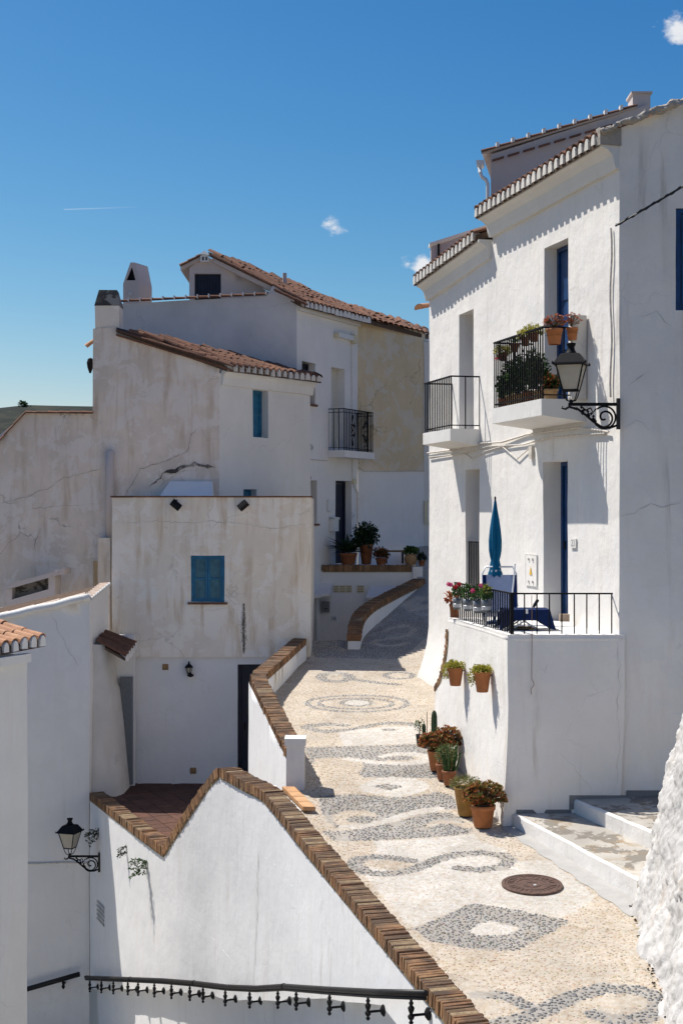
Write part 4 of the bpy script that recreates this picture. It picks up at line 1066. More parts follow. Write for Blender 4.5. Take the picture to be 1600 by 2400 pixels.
def rock_wall():
    path = [Vector(p) for p in ((4.5, 16.9, 0), (3.8, 16.2, 0), (3.28, 15.55, 0), (3.02, 15.0, 0), (2.92, 13.8, 0), (2.80, 12.4, 0), (2.74, 11.2, 0), (2.85, 9.8, 0), (3.1, 8, 0))]
    ls = [(path[i+1]-path[i]).length for i in range(len(path)-1)]; T = sum(ls)
    def at(x):
        for i, l in enumerate(ls):
            if x <= l or i == len(ls)-1: return path[i].lerp(path[i+1], min(1, x/l))
            x -= l
    nu, nv = 400, 125; vs = []; H = 3.1
    for i in range(nu+1):
        x = T*i/nu; p = at(x); t = (at(min(T, x+.3))-at(max(0, x-.3))).normalized(); n = Vector((t.y, -t.x, 0)); n = n if n.x < .2 and n.x*1+n.y*.3 < 0 else -n
        for j in range(nv+1):
            h = H*j/nv; w = p-n*(.255*h)+Vector((0, 0, zr(p.y)-.15+h))
            q = w*1.0
            d1, pt = noise.voronoi(q*4.4+noise.noise_vector(q*2)*.35)
            k = min(1, (d1[1]-d1[0])*3.2); cc = Vector(pt[0]); g_ = noise.noise_vector(cc*2.7+Vector((3, 1, 8)))*.34; lump = (q*4.4-cc).dot(g_)*.10+.028*(k**.6)*(.35+.65*noise.cell(cc*3.3))
            d2, _ = noise.voronoi(q*11); lump += .009*min(1, (d2[1]-d2[0])*2.5)+.10*noise.noise(q*1.5)+.016*noise.noise(q*11)+.016*noise.noise(q*27)+.010*noise.noise(q*60)
            vs.append(w+n*lump+Vector((0, 0, lump*.3)))
    m = nv+1; fs = [(i*m+j, (i+1)*m+j, (i+1)*m+j+1, i*m+j+1) for i in range(nu) for j in range(nv)]
    mb = MB(); mb.add(vs, fs); o = mb.build('rock_wall', M['rock'], smooth=True, loc=(3.1, 14.5, -4.2)); tag(o, 'rough whitewashed rubble stone wall leaning at the lower right edge of the street', 'wall')
    # dry weeds and debris along the foot
    mb = MB(); r = random.Random(5)
    for i in range(90):
        x = r.uniform(2.3, T*.9); p = at(x); q = Vector((p.x+.05-r.random()*.06, p.y+r.uniform(-.1, .1), zr(p.y)+.012)); s = r.uniform(.005, .016)
        mb.lathe([(s, 0), (s*.8, s*.6), (s*.3, s)], q, 5)
    o = mb.build('wall_foot_debris', M['soil'], kind='stuff'); tag(o, 'dark crumbs of earth along the foot of the rock wall', 'debris')
rock_wall()

def manhole():
    c = Vector((2.10, 15.7, zr(15.7)+.016)); t = thing('manhole_cover', 'round rusty brown iron manhole cover set in the white paving', 'manhole cover', c)
    dz = (zr(15.9)-zr(15.5))/.4; ax = Vector((0, -dz, 1)).to_track_quat('Z', 'Y').to_matrix()
    mb = MB(); mb.lathe([(.335, -.02), (.335, .010), (.300, .012), (.298, .004)], c, 40, ax, cap=False); mb.build('rim', M['manhole'], t)
    mb = MB(); mb.lathe([(.294, -.01), (.294, .009), (.27, .009), (.268, .004), (.20, .004), (.198, .009), (.17, .009), (.168, .004), (.105, .004), (.103, .009), (.06, .009), (.058, .005), (.001, .006)], c, 40, ax, cap=False); cv = mb.build('cover', M['manhole'], t)
    for k in range(28):
        if k % 7 == 0: continue
        a = k*2*math.pi/28; d = ax @ Vector((math.cos(a), math.sin(a), 0)); s = ax @ Vector((-math.sin(a), math.cos(a), 0)); mb = MB()
        mb.obox(c+d*.208+ax @ Vector((0, 0, .004)), d*.055, s*.016, ax @ Vector((0, 0, .006))); mb.build('rib', M['manhole'], cv)
    mb = MB(); mb.lathe([(.020, .006), (.016, .010), (.001, .011)], c+ax @ Vector((.03, -.03, 0)), 8, ax); mb.build('sticker', M['band'], cv)
manhole()
# ------------------------------------------------------------------ retaining wall with brick coping, handrail
W = [(1.70, 8.6), (.99, 11.1), (-.62, 17.1), (-1.69, 19.8), (-2.70, 21.7), (-4.60, 26.05)]
WZ = [zr(8.6)+.42, zr(11.1)+.42, -3.56, -3.56, -5.11, -5.12]      # top of the coping
def _fine():
    out = []; z = []; n = len(W); S = 10
    for i in range(n-1):
        p0, p1, p2, p3 = (Vector(W[max(i-1, 0)]), Vector(W[i]), Vector(W[i+1]), Vector(W[min(i+2, n-1)]))
        for k in range(S):
            t = k/S; out.append(.5*((2*p1)+(p2-p0)*t+(2*p0-5*p1+4*p2-p3)*t**2+(3*p1-p0-3*p2+p3)*t**3)); zz = WZ[i]+(WZ[i+1]-WZ[i])*t
            if i in (1, 2):
                p_ = out[-1]; px = 800+p_.x/p_.y*F; zz = (1200-float(np.interp(px, [515, 521, 576, 615, 634, 663, 695, 739, 1097], [1799, 1799, 1829, 1847, 1868, 1902, 1944, 1996, 2417])))/F*p_.y
            if i == 3:
                p_ = out[-1]; px = 800+p_.x/p_.y*F; zz = (1200-float(np.interp(px, [385, 475, 497, 515], [1985, 1848, 1817, 1799])))/F*p_.y
            z.append(zz)
    out.append(Vector(W[-1])); z.append(WZ[-1]); return out, z
WF, WFZ = _fine()
WP = [Plane(WF[i+1], WF[i]) for i in range(len(WF)-1)]            # outside on the camera-left side
def wall_pl(px):
    for i, pl in enumerate(WP):
        ka, kb = WF[i][0]/WF[i][1], WF[i+1][0]/WF[i+1][1]
        if kb <= kx(px) <= ka: return pl, i
    return (WP[0], 0) if kx(px) > 0 else (WP[-1], len(WP)-1)
def wall_n(i):
    return (WP[min(i, len(WP)-1)].N+WP[max(i-1, 0)].N).normalized()
LEDGE = [(150, 2316), (308, 2319), (404, 2322), (474, 2333), (544, 2341), (646, 2348), (700, 2336), (860, 2352), (984, 2368), (1010, 2420), (1100, 2440)]
def ledge_y(px): return float(np.interp(px, [a for a, b in LEDGE], [b for a, b in LEDGE]))
def retaining_wall():
    t = thing('retaining_wall', 'long sunlit white retaining wall below the street with a brick coping that dips in a V', 'wall', (-1.7, 19.8, -8))
    def sheet(bot, top, off, rows, nm):
        mb = MB(); vs = []; n = len(WF)
        for i, p in enumerate(WF):
            q = Vector((p.x, p.y, 0))+wall_n(i)*off
            for j in range(rows+1): vs.append(wobv(q+Vector((0, 0, bot[i]+(top[i]-bot[i])*j/rows))))
        m = rows+1; mb.add(vs, [(i*m+j, i*m+j+1, (i+1)*m+j+1, (i+1)*m+j) for i in range(n-1) for j in range(rows)])
        return mb.build(nm, M['retain'], t, smooth=True)
    low = []
    for i, p in enumerate(WF):
        px = 800+p.x/p.y*F; low.append(min((1200-ledge_y(px))/F*p.y+.015*math.sin(i*2.3), WFZ[i]-.7))
    sheet(low, [z-.13 for z in WFZ], 0, 14, 'wall'); sheet([-10.6]*len(WF), [z+.3 for z in low], -.14, 8, 'plinth')
    mb = MB(); n = len(WF); vs = []
    for i, p in enumerate(WF): q = Vector((p.x, p.y, low[i])); vs += [wobv(q), wobv(q-wall_n(i)*.16+Vector((0, 0, .02)))]
    mb.add(vs, [(2*i, 2*i+1, 2*i+3, 2*i+2) for i in range(n-1)]); mb.build('ledge_underside', M['retain'], t)
    mb = MB(); vs = []
    for i, p in enumerate(WF):
        q = Vector((p.x, p.y, WFZ[i]-.15)); N = wall_n(i); vs += [q-N*.05, q-N*.30, Vector((q.x, q.y, -10))-N*.30]
    mb.add(vs, [(3*i+k, 3*i+k+1, 3*i+4+k, 3*i+3+k) for i in range(n-1) for k in (0, 1)]); mb.build('wall_back', M['white_smooth'], t)
    def cpt(i, off=.105): return Vector((WF[i].x, WF[i].y, WFZ[i]-.13))-wall_n(i)*off
    coping(t, [cpt(i) for i in range(0, 31)], .255, .125, .058, 3, .5)
    coping(t, [cpt(i, .10)+Vector((0, 0, .005)) for i in range(30, 41)], .24, .13, .056, 5, .3)
    coping(t, [cpt(i) for i in range(40, 51)], .265, .13, .058, 7, .5)
    # settlement joint and cracks in the face
    for pts, w_, s in (([(608, 1985), (604, 2060), (603, 2150), (598, 2250), (596, 2305)], .014, 21), ([(606, 1840), (604, 1900)], .006, 22), ([(350, 2060), (352, 2120), (360, 2200), (363, 2232)], .008, 23), ([(750, 2080), (760, 2110), (745, 2150)], .006, 25)):
        crack(wall_pl(pts[0][0])[0], pts, t, w_, .010, s, 'concrete')
    for pts in ([(300, 2022), (335, 2056), (380, 2090), (420, 2122), (462, 2165), (500, 2200), (535, 2240), (560, 2272)], [(605, 2001), (628, 2014), (645, 2028), (668, 2058), (690, 2086)]):
        q3 = []
        for k in range(len(pts)-1):
            for f in range(6): px, py = (pts[k][m]+(pts[k+1][m]-pts[k][m])*f/6 for m in (0, 1)); pw = wall_pl(px)[0]; q3.append(wobv(pw.pt(*pw.uv(px, py)))-pw.N*.0075+noise.noise_vector(Vector((px*.1, py*.1, 0)))*.005)
        mb = MB(); mb.tube(q3, .009, 5); mb.build('plaster_ridge', M['retain'], t, smooth=True)
    pl = wall_pl(238)[0]
    for k in range(5):
        r = pl.rect(229, 246, 2118+k*10, 2123+k*10); mb = MB(); pl.box(mb, r[0], r[2]-.02*(k % 2), r[1], r[3], .012, .016); mb.build('faded_lettering', M['concrete'], t)
    # coping tiles stepping up to the pier
    u_ = Vector((-.30, .72, 0)).normalized()
    for k in range(4):
        a = Vector((-.50, 18.42, 0))+u_*.195*k; a.z = zr(a.y)+.035; mb = MB()
        mb.obox(a, (.165, -.02, 0), u_*.187+Vector((0, 0, .03)), (0, 0, .05)); mb.build('ledge_tile', M['ledge_tile'], t)
    mb = MB(); a = Vector((-.62, 18.30, zr(18.3)-.25)); mb.obox(a, (.115, 0, 0), u_*.98+Vector((0, 0, .15)), (0, 0, .33)); mb.build('ledge_base', M['white'], t, wob=.01)
    return t
ret = retaining_wall()

HR = [(201, 2290), (250, 2292), (306, 2294), (380, 2297), (455, 2303), (530, 2312), (600, 2315), (665, 2311), (760, 2318), (880, 2325), (996, 2328)]
def handrails():
    t = thing('handrail', 'long black double handrail on turned brackets along the retaining wall', 'handrail', P(600, 2330, 16.5))
    up, lw = [], []
    for px, py in HR:
        pl, i = wall_pl(px); u, v = pl.uv(px, py, .16); up.append(pl.pt(u, v, .16))
    mb = MB(); mb.tube(up, .029, 10); mb.build('top_rail', M['rail_wood'], t, smooth=True)
    mb = MB(); mb.tube([p-Vector((0, 0, .042)) for p in up], .016, 8); mb.build('under_rail', M['rail_wood'], t, smooth=True)
    for px in (306, 455, 665):
        k = [i for i, q in enumerate(HR) if q[0] == px][0]; mb = MB(); d = (up[k+1]-up[k-1]).normalized(); mb.tube([up[k]-d*.02, up[k]+d*.02], .034, 10); mb.build('collar', M['iron'], t)
    for px in (211, 238, 266, 300, 324, 362, 402, 445, 476, 528, 585, 651, 694, 772, 862, 963):
        pl, i = wall_pl(px); py = float(np.interp(px, [a for a, b in HR], [b for a, b in HR])); u, v = pl.uv(px, py, .16); p = pl.pt(u, v, .16)
        mb = MB(); mb.lathe([(.010, -.27), (.022, -.25), (.010, -.235), (.026, -.215), (.030, -.195), (.014, -.175), (.024, -.15), (.030, -.125), (.013, -.105), (.022, -.085), (.012, -.07), (.012, -.05)], p, 8)
        mb.tube([p+Vector((0, 0, -.19)), p+Vector((0, 0, -.19))-pl.N*.13], .012, 6)
        ax = pl.N.to_track_quat('Z', 'Y').to_matrix(); mb.lathe([(.055, 0), (.055, .012), (.03, .03), (.012, .035)], p+Vector((0, 0, -.19))-pl.N*.155, 10, ax); mb.build('bracket', M['iron'], t, smooth=False)
    t = thing('handrail', 'short sloping black handrail on the left house wall at the bottom', 'handrail', P(125, 2300, 25.8))
    mb = MB(); a, b = P(30, 2328, 25.9), P(187, 2283, 25.9); mb.tube([a, b], .045, 10); mb.build('top_rail', M['rail_wood'], t, smooth=True)
    p = P(149, 2300, 25.9); mb = MB(); mb.lathe([(.01, -.14), (.035, -.10), (.02, -.06), (.03, -.02), (.02, .02)], p, 8); mb.tube([p+Vector((0, 0, -.08)), p+Vector((0, .2, -.08))], .014, 6); mb.build('bracket', M['iron'], t)
handrails()

# ------------------------------------------------------------------ second parapet with pier, patio
def parapet_wall():
    t = thing('parapet_wall', 'low white parapet with brick coping ending in a square white pier beside the street', 'wall', (-.62, 19.3, -3.8))
    A, K, E_ = Vector((-.62, 19.42, 0)), Vector((-1.40, 23.5, 0)), Vector((-.80, 27.38, 0))
    zA, zK, zE = -3.24, -2.68, -2.42; mb = MB()
    for a, b, za, zb in ((A, K, zA, zK), (K, E_, zK, zE)):
        pl = Plane((b.x, b.y), (a.x, a.y))
        panel(mb, pl, [(0, -5.6), (pl.L, -5.6), (pl.L, za-.13), (0, zb-.13)], off=.13, fn=wobv)
        pl2 = Plane((a.x, a.y), (b.x, b.y)); panel(mb, pl2, [(0, -5.6), (pl.L, -5.6), (pl.L, zb-.13), (0, za-.13)], off=.13, fn=wobv)
    mb.build('wall', M['retain'], t, smooth=True)
    mb = MB(); x0, x1 = kx(672)*19.3, kx(714)*19.3; mb.box((x0, 19.22, -5), (x1, 19.5, -3.16)); mb.build('pier', M['white'], t, wob=.008)
    mb = MB(); mb.box((x0-.025, 19.20, -3.157), (x1+.02, 19.5, -3.06)); mb.build('pier_cap', M['white'], t, wob=.010)
    v = lambda p, z: Vector((p.x, p.y, z-.13))
    c1 = (K-A).normalized(); coping(t, [v(A, zA)+c1*.12, v(A.lerp(K, .9), zA+(zK-zA)*.9), v(K, zK)+Vector((.03, .03, 0)), v(K.lerp(E_, .1), zK+.02), v(E_, zE)], .26, .125, .06, 9, .45)
    # end panel closing below the pier towards the patio
parapet_wall()
def patio():
    z = -5.24; mb = MB(); poly = [(-2.75, 21.9), (-1.6, 20.0), (-.9, 20.5), (-1.35, 23.6), (-.85, 27.5), (-4.6, 27.5), (-4.4, 26.2)]
    mb.add([(x, y, z-.02) for x, y in poly], [tuple(range(len(poly)))]); o = mb.build('patio', M['mortar']); o['kind'] = 'structure'
    me = []
    for i in range(3):
        mb = MB(); mb.box((0, 0, 0), (.285, .285, .02)); me.append(mb.mesh('quarry_tile_mesh', M['floor_tile']))
    def ins(x, y):
        c = False; n = len(poly); j = n-1
        for i in range(n):
            if (poly[i][1] > y) != (poly[j][1] > y) and x < (poly[j][0]-poly[i][0])*(y-poly[i][1])/(poly[j][1]-poly[i][1])+poly[i][0]: c = not c
            j = i
        return c
    a = R(24); u = Vector((math.cos(a), math.sin(a), 0)); w = Vector((-math.sin(a), math.cos(a), 0))
    for i in range(-14, 16):
        for j in range(-2, 26):
            p = Vector((-3, 21, z-.018))+u*i*.297+w*j*.297; c = p+(u+w)*.14
            if ins(c.x, c.y) and ins(p.x, p.y): inst('floor_tile', me[0], o, frame(u, w, (0, 0, 1), p+Vector((0, 0, random.uniform(-.002, .003)))))
patio()

# ------------------------------------------------------------------ left houses
def shutter_window(t, pl, r, dp, fm, pm, panels=2, sill=None):
    u0, v0, u1, v1 = r[:4]; fr = .035; mb = MB()
    for (a, b, c, d) in ((u0, u0+fr, v0, v1), (u1-fr, u1, v0, v1), (u0+fr, u1-fr, v1-fr, v1), (u0+fr, u1-fr, v0, v0+fr)): pl.box(mb, a, b, c, d, -dp-.05, -dp+.02)
    w = mb.build('window', M[fm], t); mid = (u0+u1)/2
    for a, b in ((u0+fr+.003, mid-.004), (mid+.004, u1-fr-.003)):
        mb = MB(); st = .04
        ph = (v1-v0-2*fr)/panels
        for (p, q, c, d) in ((a, a+st, v0+fr, v1-fr), (b-st, b, v0+fr, v1-fr)): pl.box(mb, p, q, c+.003, d-.003, -dp-.03, -dp+.006)
        for k in range(panels+1):
            c = v0+fr+k*ph-(st/2 if 0 < k < panels else (st if k == panels else 0)); pl.box(mb, a+st, b-st, c+.002, c+st-.002, -dp-.03, -dp+.005)
        mb.build('shutter', M[fm], w)
        for k in range(panels):
            mb = MB(); pl.box(mb, a+st, b-st, v0+fr+k*ph+st*.5, v0+fr+(k+1)*ph-st*.5, -dp-.03, -dp-.012); mb.build('shutter_panel', M[pm], w)
    if sill:
        mb = MB(); pl.box(mb, u0-.06, u1+.06, v0-.045, v0-.004, -dp, .05); mb.build('sill', M[sill], w)
    return w
D1 = 27.4
def beige_house():
    t = thing('beige_house', 'flat-topped beige streaked house with small blue shutters beside the patio', 'house', (-2.5, D1, -5.2))
    xa, xb = kx(263)*D1, kx(727)*D1; zt = (1200-1166)/F*D1; zm = -(1540-1200)/F*D1
    pl = Plane((xa, D1), (xb, D1)); w = pl.rect(448, 526, 1302, 1411)
    body = [(xa, D1), (xb, D1), (xb+.02, 30.2), (-1.9, 30.2), (-2.55, 29.35), (xa, 29.35)]
    mb, _ = shell(body, zm, [zt]*6, {0: [(*w, .07)]}, fn=wobv); mb.build('upper_wall', M['beige'], t, smooth=True)
    mb = MB(); mb.add([(xa, D1+.002, zm), (xb, D1+.002, zm), (xb, D1+.06, zm), (xa, D1+.06, zm)], [(0, 1, 2, 3)]); mb.build('overhang', M['beige'], t)
    pl2 = Plane((xa, D1+.05), (xb-.03, D1+.05)); dr = pl2.rect(557, 640, 1557, 1836); dr = (dr[0], -5.25, dr[2], dr[3])
    body2 = [(xa, D1+.05), (xb-.03, D1+.05), (xb-.03, 30), (xa, 30)]
    mb, _ = shell(body2, -5.6, [zm]*4, {0: [(*dr, .16)]}, fn=wobv, top=False); mb.build('lower_wall', M['white_smooth'], t, smooth=True)
    door(t, pl2, dr, .16, 'navy', panels=0); 
    shutter_window(t, pl, w, .03, 'blue_teal', 'blue_pane', 2, 'tile_dark')
    n = 9
    for i in range(n):
        a = xa-.03+(xb-xa+.07)*i/n; mb = MB(); mb.box((a+.004, D1-.04+.006*random.random(), zt+.003), (a+(xb-xa+.07)/n-.004, D1+.26, zt+.028+.004*random.random())); mb.build('edge_tile', M['tile'], t)
    for px, py in ((388, 1563), (453, 1806)):
        r = pl2.rect(px-7, px+7, py-7, py+7); mb = MB()
        for k in range(5):
            h = (r[3]-r[1])/5; pl2.box(mb, r[0], r[2], r[1]+k*h, r[1]+k*h+h*.6, .005, .022)
        pl2.box(mb, r[0], r[2], r[1], r[3], .002, .008); mb.build('vent_grille', M['tan_pot'], t)
    for px, py, s in ((414, 1184, 1), (571, 1185, -1)):
        p = pl.pt(*pl.uv(px, py), .12); mb = MB(); ax = Matrix.Rotation(R(40*s), 3, 'Y') @ Matrix.Rotation(R(60), 3, 'X')
        o = p; mb.obox(o-ax @ Vector((.10, .05, .05)), ax @ Vector((.20, 0, 0)), ax @ Vector((0, .10, 0)), ax @ Vector((0, 0, .12))); mb.tube([p, p+Vector((0, .13, .10))], .015, 6)
        mb.build('floodlight', M['iron'], t)
    # dark leak stain, a ragged run of black mould
    r = random.Random(3); mb = MB()
    for k in range(520):
        y = r.uniform(1415, 1530); px = 572+r.gauss(0, .8+2.0*max(0, math.sin((y-1410)*.0262))*(.5+.5*abs(math.sin(y*.11)))); u, v = pl.uv(px, y); s = r.uniform(.004, .013)
        q = [pl.pt(u+s*.5*math.cos(a)*r.uniform(.5, 1.2), v+s*1.6*math.sin(a)*r.uniform(.5, 1.2)) for a in (0, 1.05, 2.1, 3.14, 4.2, 5.25)]
        mb.add([wobv(x)+pl.N*.012 for x in q], [tuple(range(6))])
    o = mb.build('mould_streak', M['soot'], t); 
    crack(pl, [(268, 1222), (300, 1225), (360, 1221), (420, 1226), (500, 1222), (560, 1226), (640, 1240), (720, 1228)], t, .007, .012, 31, 'concrete')
    # small wall lantern by the door
    l = thing('wall_lantern', 'small black wall lantern under the beige overhang beside the dark door', 'lantern', P(443, 1570, D1-.02))
    c = P(443, 1570, D1-.06); mb = MB(); mb.lathe([(.02, -.12), (.06, -.10), (.065, -.07), (.02, -.05)], c+Vector((.03, 0, -.02)), 8); mb.tube([c+Vector((.03, 0, -.08)), c+Vector((.02, .1, -.06))], .018, 6); mb.build('bracket', M['iron'], l)
    mb = MB(); mb.lathe([(.035, -.05), (.062, .045)], c, 6); mb.build('pane', M['milk'], l)
    mb = MB(); mb.lathe([(.085, .045), (.045, .10), (.02, .115), (.012, .16), (.003, .17)], c, 6); mb.lathe([(.04, -.07), (.042, -.05)], c, 6)
    for k in range(6):
        a = k*math.pi/3; mb.tube([c+Vector((.037*math.cos(a), .037*math.sin(a), -.05)), c+Vector((.065*math.cos(a), .065*math.sin(a), .045))], .006, 4)
    mb.build('cap', M['iron'], l)
beige_house()

D2 = 29.35
def gable_house():
    t = thing('gabled_house', 'old house with stained gable wall, sloping clay roof and white right face', 'house', (-4, D2, -2))
    x0, x1 = kx(218)*D2, kx(514)*D2; G = Plane((x0, D2), (x1, D2)); FW = Plane((x1, D2), (kx(727)*31.9, 31.9))
    zR = 2.86; gl = lambda px, py: G.uv(px, py)
    wr = FW.rect(592, 628, 916, 1027, 628); wr = (*wr, .26); w2 = FW.rect(570, 602, 1147, 1180, 602); w2 = (*w2, .16)
    body = [(x0, D2), (x1, D2), (kx(727)*31.9, 31.9), (-2.6, 34.5), (x0, 34)]
    mb, _ = shell(body, -1.0, [3.78, zR+.17, zR, 3.7, 3.8], {1: [wr, w2]}, {0: [gl(272, 766)]}, fn=wobv, skip=(1,), top=False)
    mb.build('gable_wall', M['old'], t, smooth=True)
    mb = MB(); panel(mb, FW, [(0, -1), (FW.L, -1), (FW.L, zR), (0, zR)], [wr, w2], fn=wobv); mb.build('right_wall', M['cream'], t, smooth=True)
    shutter_window(t, FW, wr, .19, 'blue_teal', 'blue_teal', 2); 
    mb = MB(); FW.box(mb, w2[0], w2[2], w2[1], w2[3], -.2, -.16); mb.build('window', M['blue_teal'], t)
    mb = MB(); cornice(t, FW.pt(.06, zR+.06, 0), FW.pt(FW.L+.06, zR+.06, 0), FW.N, .30, .16)
    e0 = FW.pt(.04, zR+.125, .20); e1 = FW.pt(FW.L+.16, zR+.125, .20)
    tp0 = Vector((kx(274)*D2, D2-.05, (1200-768)/F*D2)); tp1 = P(712, 876, 33.2)
    em = e0.lerp(e1, .5); rf = tiled_roof(t, [e0, e1], [tp0, tp1], .205, .30, 'tile', 'pillar', (.03, 1), j=1.8)
    # verge courses of flat tile under the roof edge
    a, b = Vector((kx(274)*D2, D2-.07, (1200-775)/F*D2)), Vector((kx(545)*D2, D2-.07, (1200-858)/F*D2))
    line_tiles(rf, a+Vector((0, 0, -.02)), b+Vector((0, 0, -.02)), 8, 'tile_dark', 0, sc=.7)
    for i in range(9):
        p, q = a.lerp(b, i/9), a.lerp(b, (i+.93)/9); mb = MB(); mb.obox(p+Vector((0, -.02, -.11)), q-p, Vector((0, .25, 0)), Vector((0, 0, .035))); mb.build('verge_tile', M['tile_dark'], rf)
    mb = MB(); mb.obox(a+Vector((0, .04, -.075)), b-a, Vector((0, .2, 0)), Vector((0, 0, .06))); mb.build('verge_mortar', M['crumble'], rf, wob=.01)
    # sooty chimney on the gable corner
    cx0, cx1 = kx(223)*D2, kx(279)*D2; zb, zt = 3.7, (1200-678)/F*D2; mb = MB(); zm = (1200-716)/F*D2
    mb.box((cx0, D2+.02, zb), (cx1, D2+.55, zm)); ch = mb.build('chimney', M['beige'], t, wob=.012)
    mb = MB(); i_ = .07; a_ = [(cx0-.01, D2+.01, zm), (cx1+.01, D2+.01, zm), (cx1+.01, D2+.56, zm), (cx0-.01, D2+.56, zm)]; b_ = [(cx0+i_, D2+.1, zt), (cx1-i_+.02, D2+.1, zt), (cx1-i_, D2+.45, zt), (cx0+i_, D2+.45, zt)]
    mb.add(a_+b_, [(0, 1, 5, 4), (1, 2, 6, 5), (2, 3, 7, 6), (3, 0, 4, 7), (4, 5, 6, 7)]); mb.build('chimney_hood', M['soot'], ch, wob=.012)
    # cracks
    crack(G, [(386, 1108), (410, 1104), (432, 1092), (452, 1090), (455, 1084), (470, 1092), (505, 1096)], t, .075, .018, 51, 'soot')
    crack(G, [(268, 1205), (330, 1100), (390, 1080), (440, 1060), (446, 1020), (470, 1003)], t, .008, .016, 52, 'soot'); crack(G, [(350, 1142), (375, 1120), (390, 1106)], t, .03, .016, 53, 'soot')
    # blue-white sloping hood over the roof terrace
    mb = MB(); q = [P(370, 1170, D2-.5), P(398, 1128, D2-.15), P(497, 1128, D2-.15), P(498, 1170, D2-.5)]; r_ = [Vector((v.x, D2+.05, v.z)) for v in q]
    mb.add(q+r_, [(0, 1, 2, 3), (3, 2, 6, 7), (1, 5, 6, 2), (0, 4, 5, 1)]); mb.build('stair_hood', M['white_smooth'], t, wob=.008)
    # lamp and tile end on the hidden left side
    mb = MB(); p = P(212, 850, D2+.4); mb.lathe([(.02, -.22), (.06, -.1), (.075, 0), (.05, .08), (.02, .1)], p, 8); mb.build('side_lamp', M['iron'], t)
    line_tiles(t, P(204, 814, D2+.3), P(222, 800, D2+.3), 1, 'tile_new')
    # lower old wall to the left, same range
    t2 = thing('old_house', 'low old house at far left with cracked mauve wall topped by tiles', 'house', (-7, D2, -3))
    G2 = Plane((-10, D2), (x0, D2)); zt = (1200-969)/F*D2; u1 = G2.uv(62, 0)[0]
    mb, _ = shell([(-10, D2), (x0, D2), (x0, 33.5), (-10, 33.5)], -4.5, [-.9, zt, zt, -.9], {}, {0: [(u1, zt)], 2: [(x0+10-u1, zt)]}, fn=wobv, top=False); mb.build('wall', M['old'], t2, smooth=True)
    xs = kx(62)*D2
    mb = MB(); mb.add([(xs, D2, zt), (x0, D2, zt), (x0, 33.5, zt), (xs, 33.5, zt), (-10, D2, -.9), (-10, 33.5, -.9)], [(0, 1, 2, 3), (0, 3, 5, 4)]); rf = mb.build('roof', M['tilebed'], t2)
    line_tiles(rf, (xs, D2-.02, zt+.0), (x0, D2-.02, zt+.0), 6, 'tile', sc=.75); line_tiles(rf, (-8.2, D2-.02, zt-1.85), (xs, D2-.02, zt), 8, 'tile', sc=.75)
    crack(G2, [(0, 1180), (60, 1165), (110, 1145), (150, 1120), (190, 1110), (240, 1098)], t2, .006, .016, 61, 'soot'); crack(G2, [(60, 1195), (130, 1186), (180, 1184), (235, 1180)], t2, .005, .016, 62, 'soot'); crack(G2, [(80, 1300), (86, 1260), (95, 1240)], t2, .008, .016, 63, 'soot')
    # flue pipe with its plastered base
    c = P(258, 1160, D2-.12); mb = MB(); mb.lathe([(.088, -1.0), (.088, .90), (.06, .925)], c, 14); mb.build('flue_pipe', M['mauve'], t, smooth=True)
    mb = MB(); mb.box((kx(236)*D2, D2-.30, -2.4), (kx(264)*D2, D2+.02, -.52)); mb.build('flue_base', M['old'], t2, wob=.012)
gable_house()

